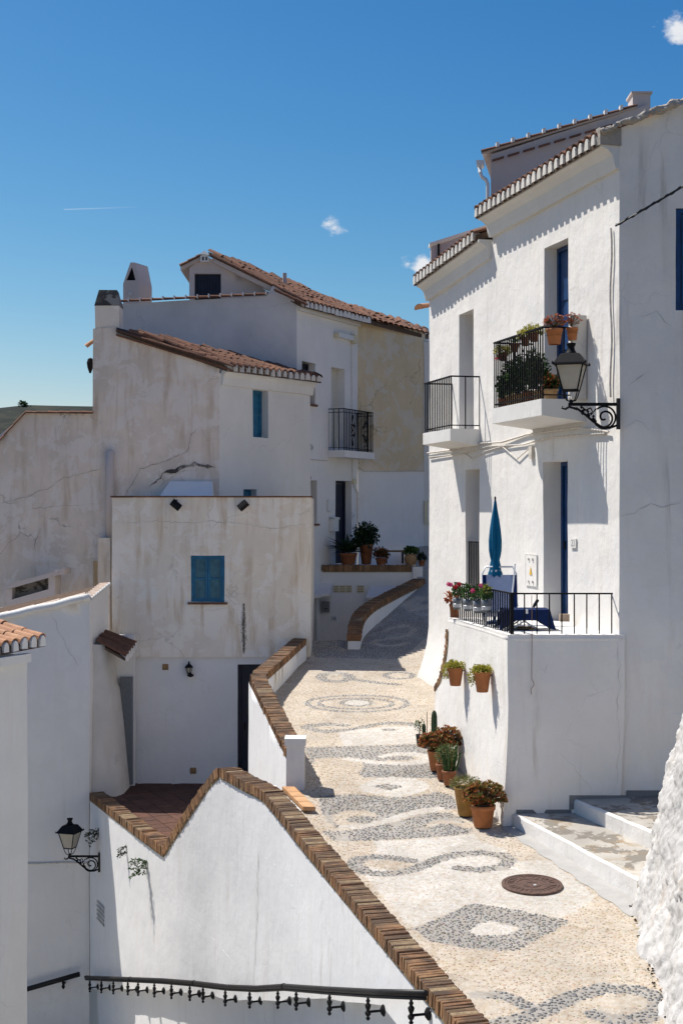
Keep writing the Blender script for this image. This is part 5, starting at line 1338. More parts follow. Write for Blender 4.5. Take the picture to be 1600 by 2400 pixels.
def far_house():
    t = thing('far_house', 'tall white house at the street end with attic gable, balcony and long clay roof', 'house', (-.5, 33, -1.5))
    d = 32.0; c0 = (kx(280)*d, d); c1 = (kx(695)*d, d); c2 = (.40, 34.9); c3 = (2.13, 36.3)
    FR_ = Plane(c0, c1); FA = Plane(c1, c2); FB = Plane(c2, c3); zE = 4.76; zB = 4.60
    w1 = (*FA.rect(707, 738, 852, 948, 738), .20); w2 = (*FA.rect(711, 742, 1126, 1227, 742), .20)
    d1 = FA.rect(776, 808, 866, 1060, 808); d1 = (d1[0], (1200-1052)/F*34, d1[2], d1[3], .20); d2 = FA.rect(786, 824, 1128, 1321, 824); d2 = (d2[0], -1.25, d2[2], d2[3], .20)
    d10 = FA.rect(722, 742, 1404, 1540, 735); d10 = (d10[0], -4.4, d10[2], d10[3], .15)
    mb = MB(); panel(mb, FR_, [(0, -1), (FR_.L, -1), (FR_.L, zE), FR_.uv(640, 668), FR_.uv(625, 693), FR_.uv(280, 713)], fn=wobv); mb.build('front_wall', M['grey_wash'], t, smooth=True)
    mb = MB(); panel(mb, FA, [(0, -4.5), (FA.L, -4.5), (FA.L, zE), (0, zE)], [w1, w2, d1, d2, d10], fn=wobv); mb.build('right_wall', M['white_smooth'], t, smooth=True)
    zc = (1200-1104)/F*35.5
    mb = MB(); panel(mb, FB, [(0, zc), (FB.L, zc), (FB.L, zB), (0, zE)], fn=wobv); mb.build('bare_wall', M['bare'], t, smooth=True)
    mb = MB(); panel(mb, FB, [(0, -2), (FB.L, -2), (FB.L, zc-.003), (0, zc-.003)], off=.02, fn=wobv); mb.build('lower_wall', M['white_smooth'], t, smooth=True)
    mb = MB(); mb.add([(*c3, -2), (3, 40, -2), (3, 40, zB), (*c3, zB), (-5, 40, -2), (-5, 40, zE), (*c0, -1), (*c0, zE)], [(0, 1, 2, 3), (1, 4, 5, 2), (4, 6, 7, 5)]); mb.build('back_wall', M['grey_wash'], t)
    for h, m in ((w1, 'navy'), (w2, 'navy'), (d2, 'navy'), (d10, 'navy')): door(t, FA, h[:4], .20 if h is not d10 else .15, m, handle=h is d2, name='door' if h in (d2, d10) else 'window')
    for h in (w1, w2):
        mb = MB(); FA.box(mb, h[0]-.05, h[2]+.06, h[1]-.05, h[1]-.004, -.1, .05); mb.build('sill', M['tile'], t)
    n = 34
    sh = MB(); FA.box(sh, d1[0], d1[2], d1[1], d1[3], -.24, -.21); so = sh.build('roller_shutter', M['shutter'], t)
    for k in range(n):
        h = (d1[3]-d1[1])/n; mb = MB(); FA.box(mb, d1[0], d1[2]-.02, d1[1]+k*h+.008, d1[1]+(k+1)*h, -.208, -.195); mb.build('slat', M['shutter'], so)
    # eave and roof
    mb = MB(); FA.box(mb, .02, FA.L, zE-.22, zE-.10, 0, .09); mb.build('cornice', M['cream'], t, wob=.01)
    e0 = P(706, 710, 31.85); e1 = P(861, 750, 34.7); e2 = P(1004, 787, 36.4)
    t0 = P(489, 590, 33.2); t1 = P(800, 712, 36.8); t2 = P(1004, 773, 37.4)
    rf = tiled_roof(t, [e0, e1, e2], [t0, t1, t2], .20, .32, 'tile', 'cream', (.03, .60), j=1.5)
    # attic gable
    da = 32.6; at = Plane((kx(444)*da, da), (kx(640)*da, da)); wr = at.rect(456, 518, 641, 705)
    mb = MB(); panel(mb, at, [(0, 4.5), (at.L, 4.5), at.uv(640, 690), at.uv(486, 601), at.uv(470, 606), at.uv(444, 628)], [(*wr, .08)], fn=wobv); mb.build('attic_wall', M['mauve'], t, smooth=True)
    mb = MB(); mb.add([at.pt(0, 4.5), at.pt(*at.uv(444, 628)), at.pt(*at.uv(444, 628), -4), at.pt(0, 4.5, -4)], [(0, 1, 2, 3)]); mb.build('attic_side', M['mauve'], t)
    n = 9; mb = MB(); at.box(mb, wr[0], wr[2], wr[1], wr[3], -.14, -.10); at_w = mb.build('attic_shutter', M['navy'], t)
    for k in range(n):
        a = wr[0]+(wr[2]-wr[0])*k/n; mb = MB(); at.box(mb, a+.01, a+(wr[2]-wr[0])/n-.01, wr[1], wr[3]-.08, -.10, -.075); mb.build('board', M['navy'], at_w)
    a, b = at.pt(*at.uv(424, 627), .06), at.pt(*at.uv(482, 597), .06)
    mb = MB(); mb.obox(a+Vector((0, 0, -.07)), b-a, Vector((0, 3, 0)), Vector((0, 0, .08))); r2 = mb.build('attic_left_roof', M['mauve'], t)
    line_tiles(r2, a, b, 3, 'tile', .01, sc=.9); line_tiles(r2, a+Vector((0, .2, .01)), b+Vector((0, .2, .01)), 3, 'tile', .01, sc=.9)
    a, b = P(497, 601, da-.08), P(712, 706, 31.85); line_tiles(rf, a, b, 9, 'tile', .0, sc=.9, white=None)
    a2, b2 = P(642, 681, 31.85), P(718, 715, 31.78); line_tiles(rf, a2, b2, 3, 'tile_dark', .0, sc=.8)
    mb = MB(); mb.obox(a+Vector((0, .03, -.12)), b-a, Vector((0, .3, 0)), Vector((0, 0, .10))); mb.build('verge_mortar', M['mauve'], rf)
    mb = MB(); c = P(480, 612, da-.07); mb.box((c.x-.10, da-.12, c.z-.02), (c.x+.09, da, c.z+.14)); mb.add([(c.x-.13, da-.15, c.z+.14), (c.x+.12, da-.15, c.z+.14), (c.x, da-.1, c.z+.24), (c.x-.13, da, c.z+.14), (c.x+.12, da, c.z+.14)], [(0, 1, 2), (0, 2, 3), (1, 4, 2)]); nb = mb.build('vent_house', M['cream'], t)
    for dx in (-.05, .025):
        mb = MB(); mb.box((c.x+dx, da-.125, c.z+.01), (c.x+dx+.035, da-.121, c.z+.09)); mb.build('vent_opening', M['dark'], nb)
    a, b = FR_.pt(*FR_.uv(276, 708), .02), FR_.pt(*FR_.uv(624, 691), .02); line_tiles(t, a, b, 13, 'tile', .0, sc=.72)
    for i in range(14):
        q = a.lerp(b, i/13); mb = MB(); mb.obox(q+Vector((-.018, -.075, -.0)), Vector((.03, 0, 0)), Vector((0, .14, 0)), Vector((0, 0, .075))); mb.build('mortar_joint', M['white_smooth'], t)
    mb = MB(); mb.tube([P(667, 678, 33.6), P(667, 640, 33.6)], .05, 8); mb.build('flue', M['mauve'], t)
    # white chimney with triangular opening
    ch = thing('white_chimney', 'white plastered chimney with pointed triangular smoke opening on the far roof', 'chimney', P(318, 712, 33.5))
    D = 33.5; x0, x1, xr_ = kx(289)*D, kx(326)*D, kx(349)*D; zb, zs, zt = 4.6, (1200-665)/F*D, (1200-615)/F*D; xm = kx(311)*D; dy = .55
    cp = Plane((x0, D), (x1, D)); mb = MB(); f = [(x0, zb), (x1, zb), (x1, zs), (xm+.05, zt), (xm-.05, zt), (x0, zs)]
    sh_ = Vector((xr_-x1, dy, 0)); tri = [(kx(297)*D, (1200-657)/F*D), (kx(318)*D, (1200-657)/F*D), (xm-.01, (1200-626)/F*D)]
    V = [Vector((x, D, z)) for x, z in f]+[Vector((x, D, z)) for x, z in tri]
    mb.add(V, [(0, 1, 2, 7, 6, 5), (2, 3, 8, 7), (3, 4, 8), (4, 5, 6, 8)]); B_ = [v+sh_ for v in V[:6]]
    mb.add(V[:6]+B_, [(1, 7, 8, 2), (2, 8, 9, 3), (3, 9, 10, 4), (4, 10, 11, 5), (5, 11, 6, 0)]); mb.build('stack', M['mauve'], ch)
    mb = MB(); mb.add([v+Vector((0, .1, 0)) for v in V[6:]], [(0, 1, 2)]); mb.add([V[6], V[7], V[8]]+[v+Vector((0, .1, 0)) for v in V[6:]], [(0, 1, 4, 3), (1, 2, 5, 4), (2, 0, 3, 5)]); mb.build('smoke_opening', M['dark'], ch)
    mb = MB(); c = P(305, 688, D-.01); ax = Matrix.Rotation(R(90), 3, 'X'); mb.lathe([(.055, 0), (.055, .01), (.03, .014)], c, 12, ax); mb.build('rosette', M['grey_wash'], ch)
    # fittings on the right wall
    def fbox(x0_, x1_, y0, y1, o, m, nm, par=t, pl=FA): 
        r = pl.rect(x0_, x1_, y0, y1); mb = MB(); pl.box(mb, r[0], r[2], r[1], r[3], .003, o); return mb.build(nm, M[m], par)
    aw = fbox(783, 822, 783, 794, .10, 'plastic_white', 'awning_box'); fbox(821, 828, 785, 806, .12, 'plastic_cream', 'awning_end', aw); fbox(782, 785, 781, 792, .12, 'plastic_cream', 'awning_end', aw)
    fbox(766, 778, 1171, 1199, .05, 'plastic_white', 'meter_box'); mbx = fbox(771, 783, 1212, 1245, .12, 'plastic_white', 'mailbox'); fbox(771, 783, 1213, 1217, .15, 'plastic_white', 'mailbox_lid', mbx)
    ntl = fbox(825, 832, 1203, 1215, .02, 'ceramic', 'number_tile'); r = FA.rect(825, 832, 1203, 1215); text_mesh('1', .11, M['ink'], frame(FA.U, (0, 0, 1), FA.N, FA.pt((r[0]+r[2])/2, (r[1]+r[3])/2, .022)), ntl)
    fbox(824, 831, 1122, 1134, .05, 'plastic_cream', 'junction_box')
    p = FA.pt(*FA.uv(713, 1049), .10); mb = MB(); ax = Matrix.Rotation(R(90), 3, 'Y') ; mb.lathe([(.07, -.13), (.07, .10), (.05, .10), (.05, .02)], p, 12, FA.N.to_track_quat('Z', 'Y').to_matrix(), cap=True); mb.build('flue_outlet', M['plastic_white'], t, smooth=False)
    p = FA.pt(*FA.uv(717, 1120), .06); mb = MB(); mb.lathe([(.06, -.06), (.06, .04), (.03, .06)], p, 10, FA.N.to_track_quat('Z', 'Y').to_matrix()); mb.build('round_lamp', M['grey_box'], t)
    mb = MB(); mb.tube([FA.pt(*FA.uv(x, y), .02) for x, y in ((822, 806), (822, 870), (823, 965), (824, 1120))], .008, 5); mb.build('cable', M['cable'], t)
    mb = MB(); mb.tube([FA.pt(*FA.uv(x, y), .02) for x, y in ((826, 1134), (830, 1144), (836, 1155), (836, 1225))], .012, 5); mb.build('cable', M['cable'], t)
    mb = MB(); mb.tube([FA.pt(*FA.uv(x, y), .02) for x, y in ((692, 1120), (693, 1076), (705, 1074), (735, 1078), (765, 1080))], .009, 5); mb.build('cable', M['cable'], t)
    mb = MB(); mb.tube([FB.pt(*FB.uv(x, y), .05) for x, y in ((840, 1096), (848, 1104), (920, 1105), (992, 1104))], .012, 5); mb.build('cable', M['cable'], t)
    # balcony
    zt_ = (1200-1058)/F*33.9; u0, u1 = FA.uv(776, 0)[0]-.15, FA.uv(838, 0)[0]-.02; p = .45
    b = thing('balcony', 'small balcony with ornate black ironwork and white slab on the far house', 'balcony', FA.pt(u0, zt_))
    mb = MB(); FA.box(mb, u0-.03, u1+.03, zt_-.16, zt_, 0, p); mb.build('slab', M['white_smooth'], b)
    zr_ = zt_+.98; q = [FA.pt(u0, 0, .0)[:2], FA.pt(u0, 0, p-.04)[:2], FA.pt(u1, 0, p-.04)[:2], FA.pt(u1, 0, 0)[:2]]
    railing(b, q, zt_+.005, zr_, [.13, .085, .13], .008, .014)
    railing_lo = MB()
    for i in range(3):
        a_, c_ = Vector((*q[i], zr_-.085)), Vector((*q[i+1], zr_-.085)); railing_lo.tube([a_, c_], .008, 4)
    railing_lo.build('frieze_rail', M['iron'], b)
    L = u1-u0
    for f in (.30, .74):
        mb = MB(); cu = u0+L*f; zc_ = (zt_+zr_)/2
        def S(du, dv): return FA.pt(cu+du, zc_+dv, p-.04)
        for s in (-1, 1):
            mb.tube([S(0, .36), S(s*.045, .18), S(s*.09, .02)], .007, 4); mb.tube([S(0, -.36), S(s*.045, -.18), S(s*.09, -.02)], .007, 4)
            for dv in (.10, -.10): mb.tube([S(s*.10+.035*math.cos(a*.8), dv+.035*math.sin(a*.8)) for a in range(8)], .007, 4)
        for dv in (.34, .12, 0, -.12, -.34): mb.lathe([(.002, -.03), (.024, 0), (.002, .03)], S(0, dv), 6)
        mb.build('ornament', M['iron'], b)
    # neighbouring house slice beyond the corner
    t3 = thing('far_house', 'narrow slice of pale house seen behind the far right corner with a meter cupboard', 'house', (3, 37, -1))
    mb, _ = shell([(kx(993)*36.2, 36.25), (6, 36.25), (6, 40), (kx(993)*36.2+.2, 40)], -2, [4.35]*4, fn=wobv); mb.build('wall', M['cream'], t3, smooth=True)
    pl = Plane((kx(993)*36.2, 36.25), (6, 36.25)); r = pl.rect(994, 1012, 1174, 1228); mb = MB(); pl.box(mb, r[0], r[2], r[1], r[3], 0, .06); m_ = mb.build('cupboard_frame', M['plastic_cream'], t3)
    mb = MB(); pl.box(mb, r[0]+.08, r[2], r[1]+.07, r[3]-.05, .061, .07); mb.build('cupboard_door', M['plastic_white'], m_)
far_house()

def far_terrace():
    t = thing('far_terrace', 'raised white planter terrace with brick edge at the foot of the far house', 'terrace', (.7, 33.1, -1.3))
    d = 33.1; x0, x1 = -.47, kx(984)*d; zt = -(1324-1200)/F*d
    mb, _ = shell([(x0-.4, d), (x1, d), (x1, 36.0), (x0+.3, 36)], -4.5, [zt-.14]*4, fn=wobv, skip=(3,)); mb.build('wall', M['white_smooth'], t, smooth=True)
    coping(t, [(x0+.02, d+.10, zt-.14), (x1-.15, d+.10, zt-.14)], .26, .14, .058, 13, .5)
    pl = Plane((x0-.4, d), (x1, d))
    mb = MB(); mb.box((x1-.17, d-.06, zt-.75), (x1+.06, d+.25, zt-.04)); mb.build('end_pier', M['white_smooth'], t, wob=.02)
    for a, b in ((781, 794), (795, 809), (810, 824), (836, 853)):
        r = pl.rect(a, b, 1372, 1388); mb = MB(); pl.box(mb, r[0], r[2], r[1], r[3], .004, .02); v = mb.build('vent_block', M['plastic_cream'], t)
        for k in range(4):
            h = (r[3]-r[1])/4; mb = MB(); pl.box(mb, r[0]+.015, r[2]-.015, r[1]+k*h+.01, r[1]+k*h+.022, .021, .028); mb.build('vent_slat', M['tan_pot'], v)
    r = pl.rect(857, 936, 1378, 1396); mb = MB(); a = pl.pt(r[0], r[1], 0); mb.add([pl.pt(r[0]-.0, r[1], .35), pl.pt(r[2], r[1], .35), pl.pt(r[2], r[3]+.04, 0), pl.pt(r[0]+.1, r[3]+.04, 0), pl.pt(r[0], r[1]-.05, .35), pl.pt(r[2], r[1]-.05, .35), pl.pt(r[2], r[1]-.05, 0), pl.pt(r[0]+.1, r[1]-.05, 0)], [(0, 1, 2, 3), (0, 4, 5, 1), (4, 7, 6, 5), (0, 3, 7, 4)]); mb.build('canopy', M['white_smooth'], t)
    r = pl.rect(745, 779, 1366, 1388); mb = MB(); mb.add([pl.pt(r[0]-.35, r[1]-.1, .45), pl.pt(r[2]-.06, r[1], .45), pl.pt(r[2], r[3], 0), pl.pt(r[0]-.35, r[3], 0), pl.pt(r[0]-.35, r[1]-.16, .45), pl.pt(r[2]-.06, r[1]-.06, .45), pl.pt(r[2], r[1]-.05, 0), pl.pt(r[0]-.35, r[1]-.05, 0)], [(0, 1, 2, 3), (0, 4, 5, 1), (4, 7, 6, 5), (1, 5, 6, 2)]); mb.build('canopy', M['white_smooth'], t)
    r = pl.rect(754, 772, 1409, 1434); mb = MB(); pl.box(mb, r[0], r[2], r[1], r[3], .003, .10); m_ = mb.build('mailbox', M['grey_box'], t)
    mb = MB(); pl.box(mb, r[0]+.05, r[2]-.04, r[1]+.07, r[1]+.09, .101, .104); mb.build('mail_slot', M['ink'], m_)
    r = pl.rect(774, 789, 1443, 1457); mb = MB(); pl.box(mb, r[0], r[2], r[1], r[3], .003, .018); n_ = mb.build('number_tile', M['plastic_white'], t)
    text_mesh('10', .11, M['ink'], frame(pl.U, (0, 0, 1), pl.N, pl.pt((r[0]+r[2])/2, (r[1]+r[3])/2, .020)), n_)
    for k in range(3):
        r = Plane((x0-.4, d), (x1, d)).rect(746, 752, 1355+k*4, 1357+k*4); mb = MB(); pl.box(mb, r[0], r[2], r[1], r[3], .006, .012); mb.build('plaque_line', M['ink'], t)
    # brick parapet between street and sunken court
    t2 = thing('brick_parapet', 'curved low brick-topped parapet beside the shaded upper street', 'wall', (.5, 29, -2.7))
    pts = [P(829, 1487, 28.3), P(838, 1445, 29.2), P(862, 1418, 29.9), P(900, 1396, 30.7), P(945, 1373, 31.7), P(984, 1355, 32.6)]
    path = []
    for i in range(len(pts)-1):
        for k in range(4):
            t_ = k/4; p0 = pts[max(i-1, 0)]; p1 = pts[i]; p2 = pts[i+1]; p3 = pts[min(i+2, len(pts)-1)]
            path.append(.5*((2*p1)+(p2-p0)*t_+(2*p0-5*p1+4*p2-p3)*t_**2+(3*p1-p0-3*p2+p3)*t_**3))
    path.append(pts[-1]); coping(t2, [p-Vector((0, 0, .13)) for p in path], .28, .13, .06, 17, .5)
    mb = MB(); vs = []
    for i, p in enumerate(path):
        tg = (path[min(i+1, len(path)-1)]-path[max(i-1, 0)]); ac = Vector((tg.y, -tg.x, 0)).normalized()*.12; b = Vector((p.x, p.y, -4.5)); tp = p-Vector((0, 0, .14)); vs += [b-ac, tp-ac, tp+ac, b+ac]
    n = len(path); mb.add(vs, [(4*i+q, 4*i+q+1, 4*i+5+q, 4*i+4+q) for i in range(n-1) for q in range(3)]+[(0, 1, 2, 3), (4*n-1, 4*n-2, 4*n-3, 4*n-4)]); mb.build('wall', M['white_smooth'], t2)
far_terrace()

D5 = 26.1
def left_houses():
    t = thing('left_house', 'shaded white house on the left behind the street lantern, sunlit tile edge on top', 'house', (-4.6, D5, -8))
    xb = kx(210)*D5; pl = Plane((-10, D5), (xb, D5)); za = (1200-1402)/F*D5; zl = za-(xb+10)*.235
    S = Plane((xb, D5), (-4.47, 27.36)); zb = -1.36
    mb, _ = shell([(-10, D5), (xb, D5), (-4.47, 27.36), (-10, 27.36)], -10.5, [zl, za, zb, zl+.2], fn=wobv, top=False); mb.build('wall', M['white_smooth'], t, smooth=True)
    mb = MB(); mb.add([(-10, D5, zl), (xb, D5, za), (-4.47, 27.36, zb), (-10, 27.36, zl+.2)], [(0, 1, 2, 3)]); rf = mb.build('roof', M['tilebed'], t)
    a, b = Vector((xb+.02, D5-.02, za+.02)), Vector((-8.5, D5-.02, za+.02-(xb+8.5)*.235))
    mb = MB(); mb.tube([wobv(a.lerp(b, i/24), .03, 2) for i in range(25)], .075, 8); mb.build('verge_mortar', M['white'], rf, smooth=True)
    for k in range(3): line_tiles(rf, a+Vector((-.1, .14+.2*k, .025-.02*k)), b+Vector((0, .14+.2*k, .025-.02*k)), 8, 'tile_pale', 0, sc=.8)
    for k in range(9):
        p = S.pt(S.L*(k+.5)/9, za+(zb-za)*(k+.5)/9+.02, .05); inst('tile_end', tiles('tile_pale', 'cream')[0], rf, frame(S.U, -S.N, (0, 0, 1), p+Vector((0, 0, -.06))) @ Matrix.Diagonal((.62, .5, .8, 1)))
    crack(pl, [(122, 1440), (140, 1480), (160, 1520), (172, 1545), (185, 1560)], t, .008, .012, 71, 'concrete')
    mb = MB(); mb.tube([pl.pt(*pl.uv(x, y), .02) for x, y in ((40, 2024), (100, 2023), (150, 2021), (225, 2022))], .014, 5); mb.build('cable', M['cable'], t)
    # buttress, tile hood and narrow door in the corner
    mb = MB(); prof = [(-5.5, .52), (-5.3, .50), (-4.6, .44), (-3.9, .36), (-3.35, .29), (-3.2, .22), (-2.75, .20), (-2.45, .22)]
    vs = []; fs = []; x0 = -4.60
    for z, w in prof: vs += [(x0-.1, 26.32-.3*(w-.2), z), (x0+w-.05, 26.30-.4*(w-.2), z), (x0+w+.06, 26.45, z), (x0+w+.08, 27.2, z)]
    for i in range(len(prof)-1):
        for q in range(3): fs.append((4*i+q, 4*i+q+1, 4*i+5+q, 4*i+4+q))
    mb.add(vs, fs); mb.build('buttress', M['pillar'], t, smooth=True, wob=.03)
    mb = MB(); mb.box((-4.32, 27.2, -5.3), (-3.95, 27.3, -2.35)); mb.build('door_wall', M['white_smooth'], t)
    mb = MB(); mb.box((-4.22, 27.12, -5.2), (-3.98, 27.196, -3.15)); mb.build('door', M['grey_box'], t)
    e0, e1 = P(297, 1545, 26.2), P(322, 1512, 27.1); tp0, tp1 = P(246, 1516, 26.25), P(262, 1490, 27.15)
    tiled_roof(t, [e0, e1], [tp0, tp1], .19, .22, 'tile_dark', 'white_smooth', name='hood', maxrows=2, thick=.05)
    # rooftop structure with a slot opening, behind the tile edge
    r = thing('roof_housing', 'small mauve rooftop housing with dark slanted opening above the left tile edge', 'roof housing', P(70, 1430, 28.2)); d = 28.2
    def sl(px0, px1, y0l, y1l, y0r, y1r, dd, dp, nm, m):
        q = [P(px0, y1l, dd), P(px1, y1r, dd), P(px1, y0r, dd), P(px0, y0l, dd)]; mb = MB(); mb.add(q+[v+Vector((0, dp, 0)) for v in q], [(0, 1, 2, 3), (4, 7, 6, 5), (0, 4, 5, 1), (1, 5, 6, 2), (2, 6, 7, 3), (3, 7, 4, 0)]); return mb.build(nm, M[m], r, wob=.006)
    sl(16, 29, 1385, 1460, 1378, 1460, d, .6, 'post', 'mauve'); sl(114, 129, 1349, 1440, 1346, 1440, d, .6, 'post', 'mauve'); sl(29, 114, 1405, 1460, 1381, 1440, d, .5, 'wall', 'mauve')
    sl(8, 136, 1372, 1384, 1338, 1348, d-.05, .75, 'coping', 'mauve'); sl(29, 114, 1380, 1406, 1352, 1382, d+.3, .05, 'opening', 'soot'); sl(128, 150, 1338, 1350, 1334, 1346, d, .7, 'coping', 'mauve')  # dark slab in the slot: the opening's shade is put into its colour
    # near-left house with pale tile roof
    t2 = thing('corner_house', 'nearest house at the left edge with warm white wall and pale orange tile eave', 'house', (-4.42, 20, -8))
    B = (kx(64.5)*20, 20.0); A = (B[0]-1.9, 15.9)
    mb, _ = shell([A, B, (-8, 21.5), (-9, 16.5)], -10.5, [-2.16, -2.04, -1.5, -1.5], fn=wobv, top=False); mb.build('wall', M['cream'], t2, smooth=True)
    e0, e1 = P(112, 1500, 20.3), Vector((-5.66, 17.2, -1.95)); up = Vector((-.905, .425, .235)).normalized()
    pl2 = Plane(A, B); mb = MB(); pl2.box(mb, .2, pl2.L-.05, -2.10, -1.98, .0, .11); mb.build('cornice', M['cream'], t2, wob=.01)
    tiled_roof(t2, [e0, e1], [e0+up*3, e1+up*3], .205, .36, 'tile_new', 'cream', maxrows=6, j=.5)
left_houses()
# ------------------------------------------------------------------ lanterns
def lantern(loc, label):
    t = thing('street_lantern', label, 'street lantern', loc, 'wrought iron wall lanterns'); o = Vector(loc)       # loc: top of the bracket at the wall
    mb = MB(); mb.box(o+Vector((-.012, -.03, -.34)), o+Vector((.03, .03, .05))); mb.build('wall_plate', M['iron_dull'], t)
    mb = MB(); mb.box(o+Vector((-.62, -.014, -.045)), o+Vector((-.012, .014, -.005))); arm = mb.build('bracket_arm', M['iron'], t)
    mb = MB(); c = o+Vector((-.165, 0, -.19))
    mb.tube([c+Vector((math.cos(a)*r, 0, math.sin(a)*r)) for a, r in [(-2.0+k*.28, .128-.0042*k) for k in range(27)]], .014, 6)
    mb.tube([c+Vector((math.cos(a)*.14, 0, math.sin(a)*.14)) for a in np.linspace(-2.6, 2.3, 22)], .013, 6)
    mb.tube([o+Vector((-.60, 0, -.06)), o+Vector((-.50, 0, -.085)), o+Vector((-.40, 0, -.16)), o+Vector((-.31, 0, -.24)), o+Vector((-.20, 0, -.31)), o+Vector((-.10, 0, -.325)), o+Vector((-.01, 0, -.29))], .016, 6)
    mb.tube([o+Vector((-.60, 0, -.05)), o+Vector((-.655, 0, -.085)), o+Vector((-.70, 0, -.075)), o+Vector((-.69, 0, -.045))], .014, 6, [.016, .016, .012, .006])
    mb.build('scroll', M['iron'], arm)
    r = random.Random(4)
    mb = MB()
    for k in range(16):
        s = k/15; p = o+Vector((-.53+.25*s, 0, -.075-.16*s))+Vector((r.uniform(-.02, .03), 0, r.uniform(-.01, .06))); mb.lathe([(.004, -.02), (.021, 0), (.004, .02)], p, 6)
    mb.tube([o+Vector((-.46, 0, -.05)), o+Vector((-.40, 0, -.10)), o+Vector((-.34, 0, -.07)), o+Vector((-.31, 0, -.13)), o+Vector((-.27, 0, -.08))], .011, 5)
    mb.build('leaf_ornament', M['iron'], arm)
    b = o+Vector((-.585, 0, -.005)); q = Matrix.Rotation(R(-17), 3, 'Z'); C = [(-1, -1), (1, -1), (1, 1), (-1, 1)]
    def K(w, z): return [b+q @ Vector((x*w, y*w, z)) for x, y in C]
    mb = MB()
    for (x, y) in C:
        mb.tube([b+Vector((0, 0, .01)), b+q @ Vector((x*.05, y*.05, .03)), b+q @ Vector((x*.075, y*.075, .09)), b+q @ Vector((x*.092, y*.092, .155))], .008, 5)
    mb.lathe([(.03, -.03), (.02, .0), (.03, .02), (.012, .04)], b, 8); mb.build('cradle', M['iron'], t)
    z0, z1, w0, w1 = .155, .475, .092, .168; mb = MB(); A, B = K(w0, z0), K(w1, z1)
    for i in range(4): mb.tube([A[i], B[i]], .010, 4); mb.tube([A[i], A[(i+1) % 4]], .011, 4); mb.tube([B[i], B[(i+1) % 4]], .010, 4)
    fr = mb.build('cage', M['iron'], t)
    for i in range(4):
        j = (i+1) % 4; mb = MB(); n = ((A[i]+A[j])/2-b); n.z = 0; n = n.normalized()*.004; mb.add([A[i]-n, A[j]-n, B[j]-n, B[i]-n, A[i]-n*2, A[j]-n*2, B[j]-n*2, B[i]-n*2], [(0, 1, 2, 3), (7, 6, 5, 4)]); mb.build('pane', M['milk'], fr)
    mb = MB(); L = [K(.172, .473), K(.203, .472), K(.195, .495), K(.118, .61), K(.110, .615)]; vs = sum(L, []); fs = []
    for l in range(4):
        for i in range(4): fs.append((l*4+i, l*4+(i+1) % 4, l*4+4+(i+1) % 4, l*4+4+i))
    mb.add(vs, fs+[(16, 17, 18, 19)]); cap = mb.build('hood', M['iron'], t)
    for i in range(4):
        mb = MB(); mb.lathe([(.012, 0), (.016, .015), (.004, .04)], L[1][i]+Vector((0, 0, .005)), 6); mb.build('corner_knob', M['iron'], cap)
    mb = MB(); mb.lathe([(.085, .61), (.072, .63), (.048, .67), (.043, .70), (.060, .735), (.064, .75), (.03, .755)], b, 12); mb.build('crown', M['iron'], cap, smooth=True)
    return t
lan = lantern((3.475, 17.93, (1200-943)/F*17.93), 'black street lantern with milky glass on a scrolled bracket at the house corner')
copy_thing(lan, P(232, 2004, 25.35), 0, 'black street lantern hanging in the shade above the V-shaped coping at left', .88)

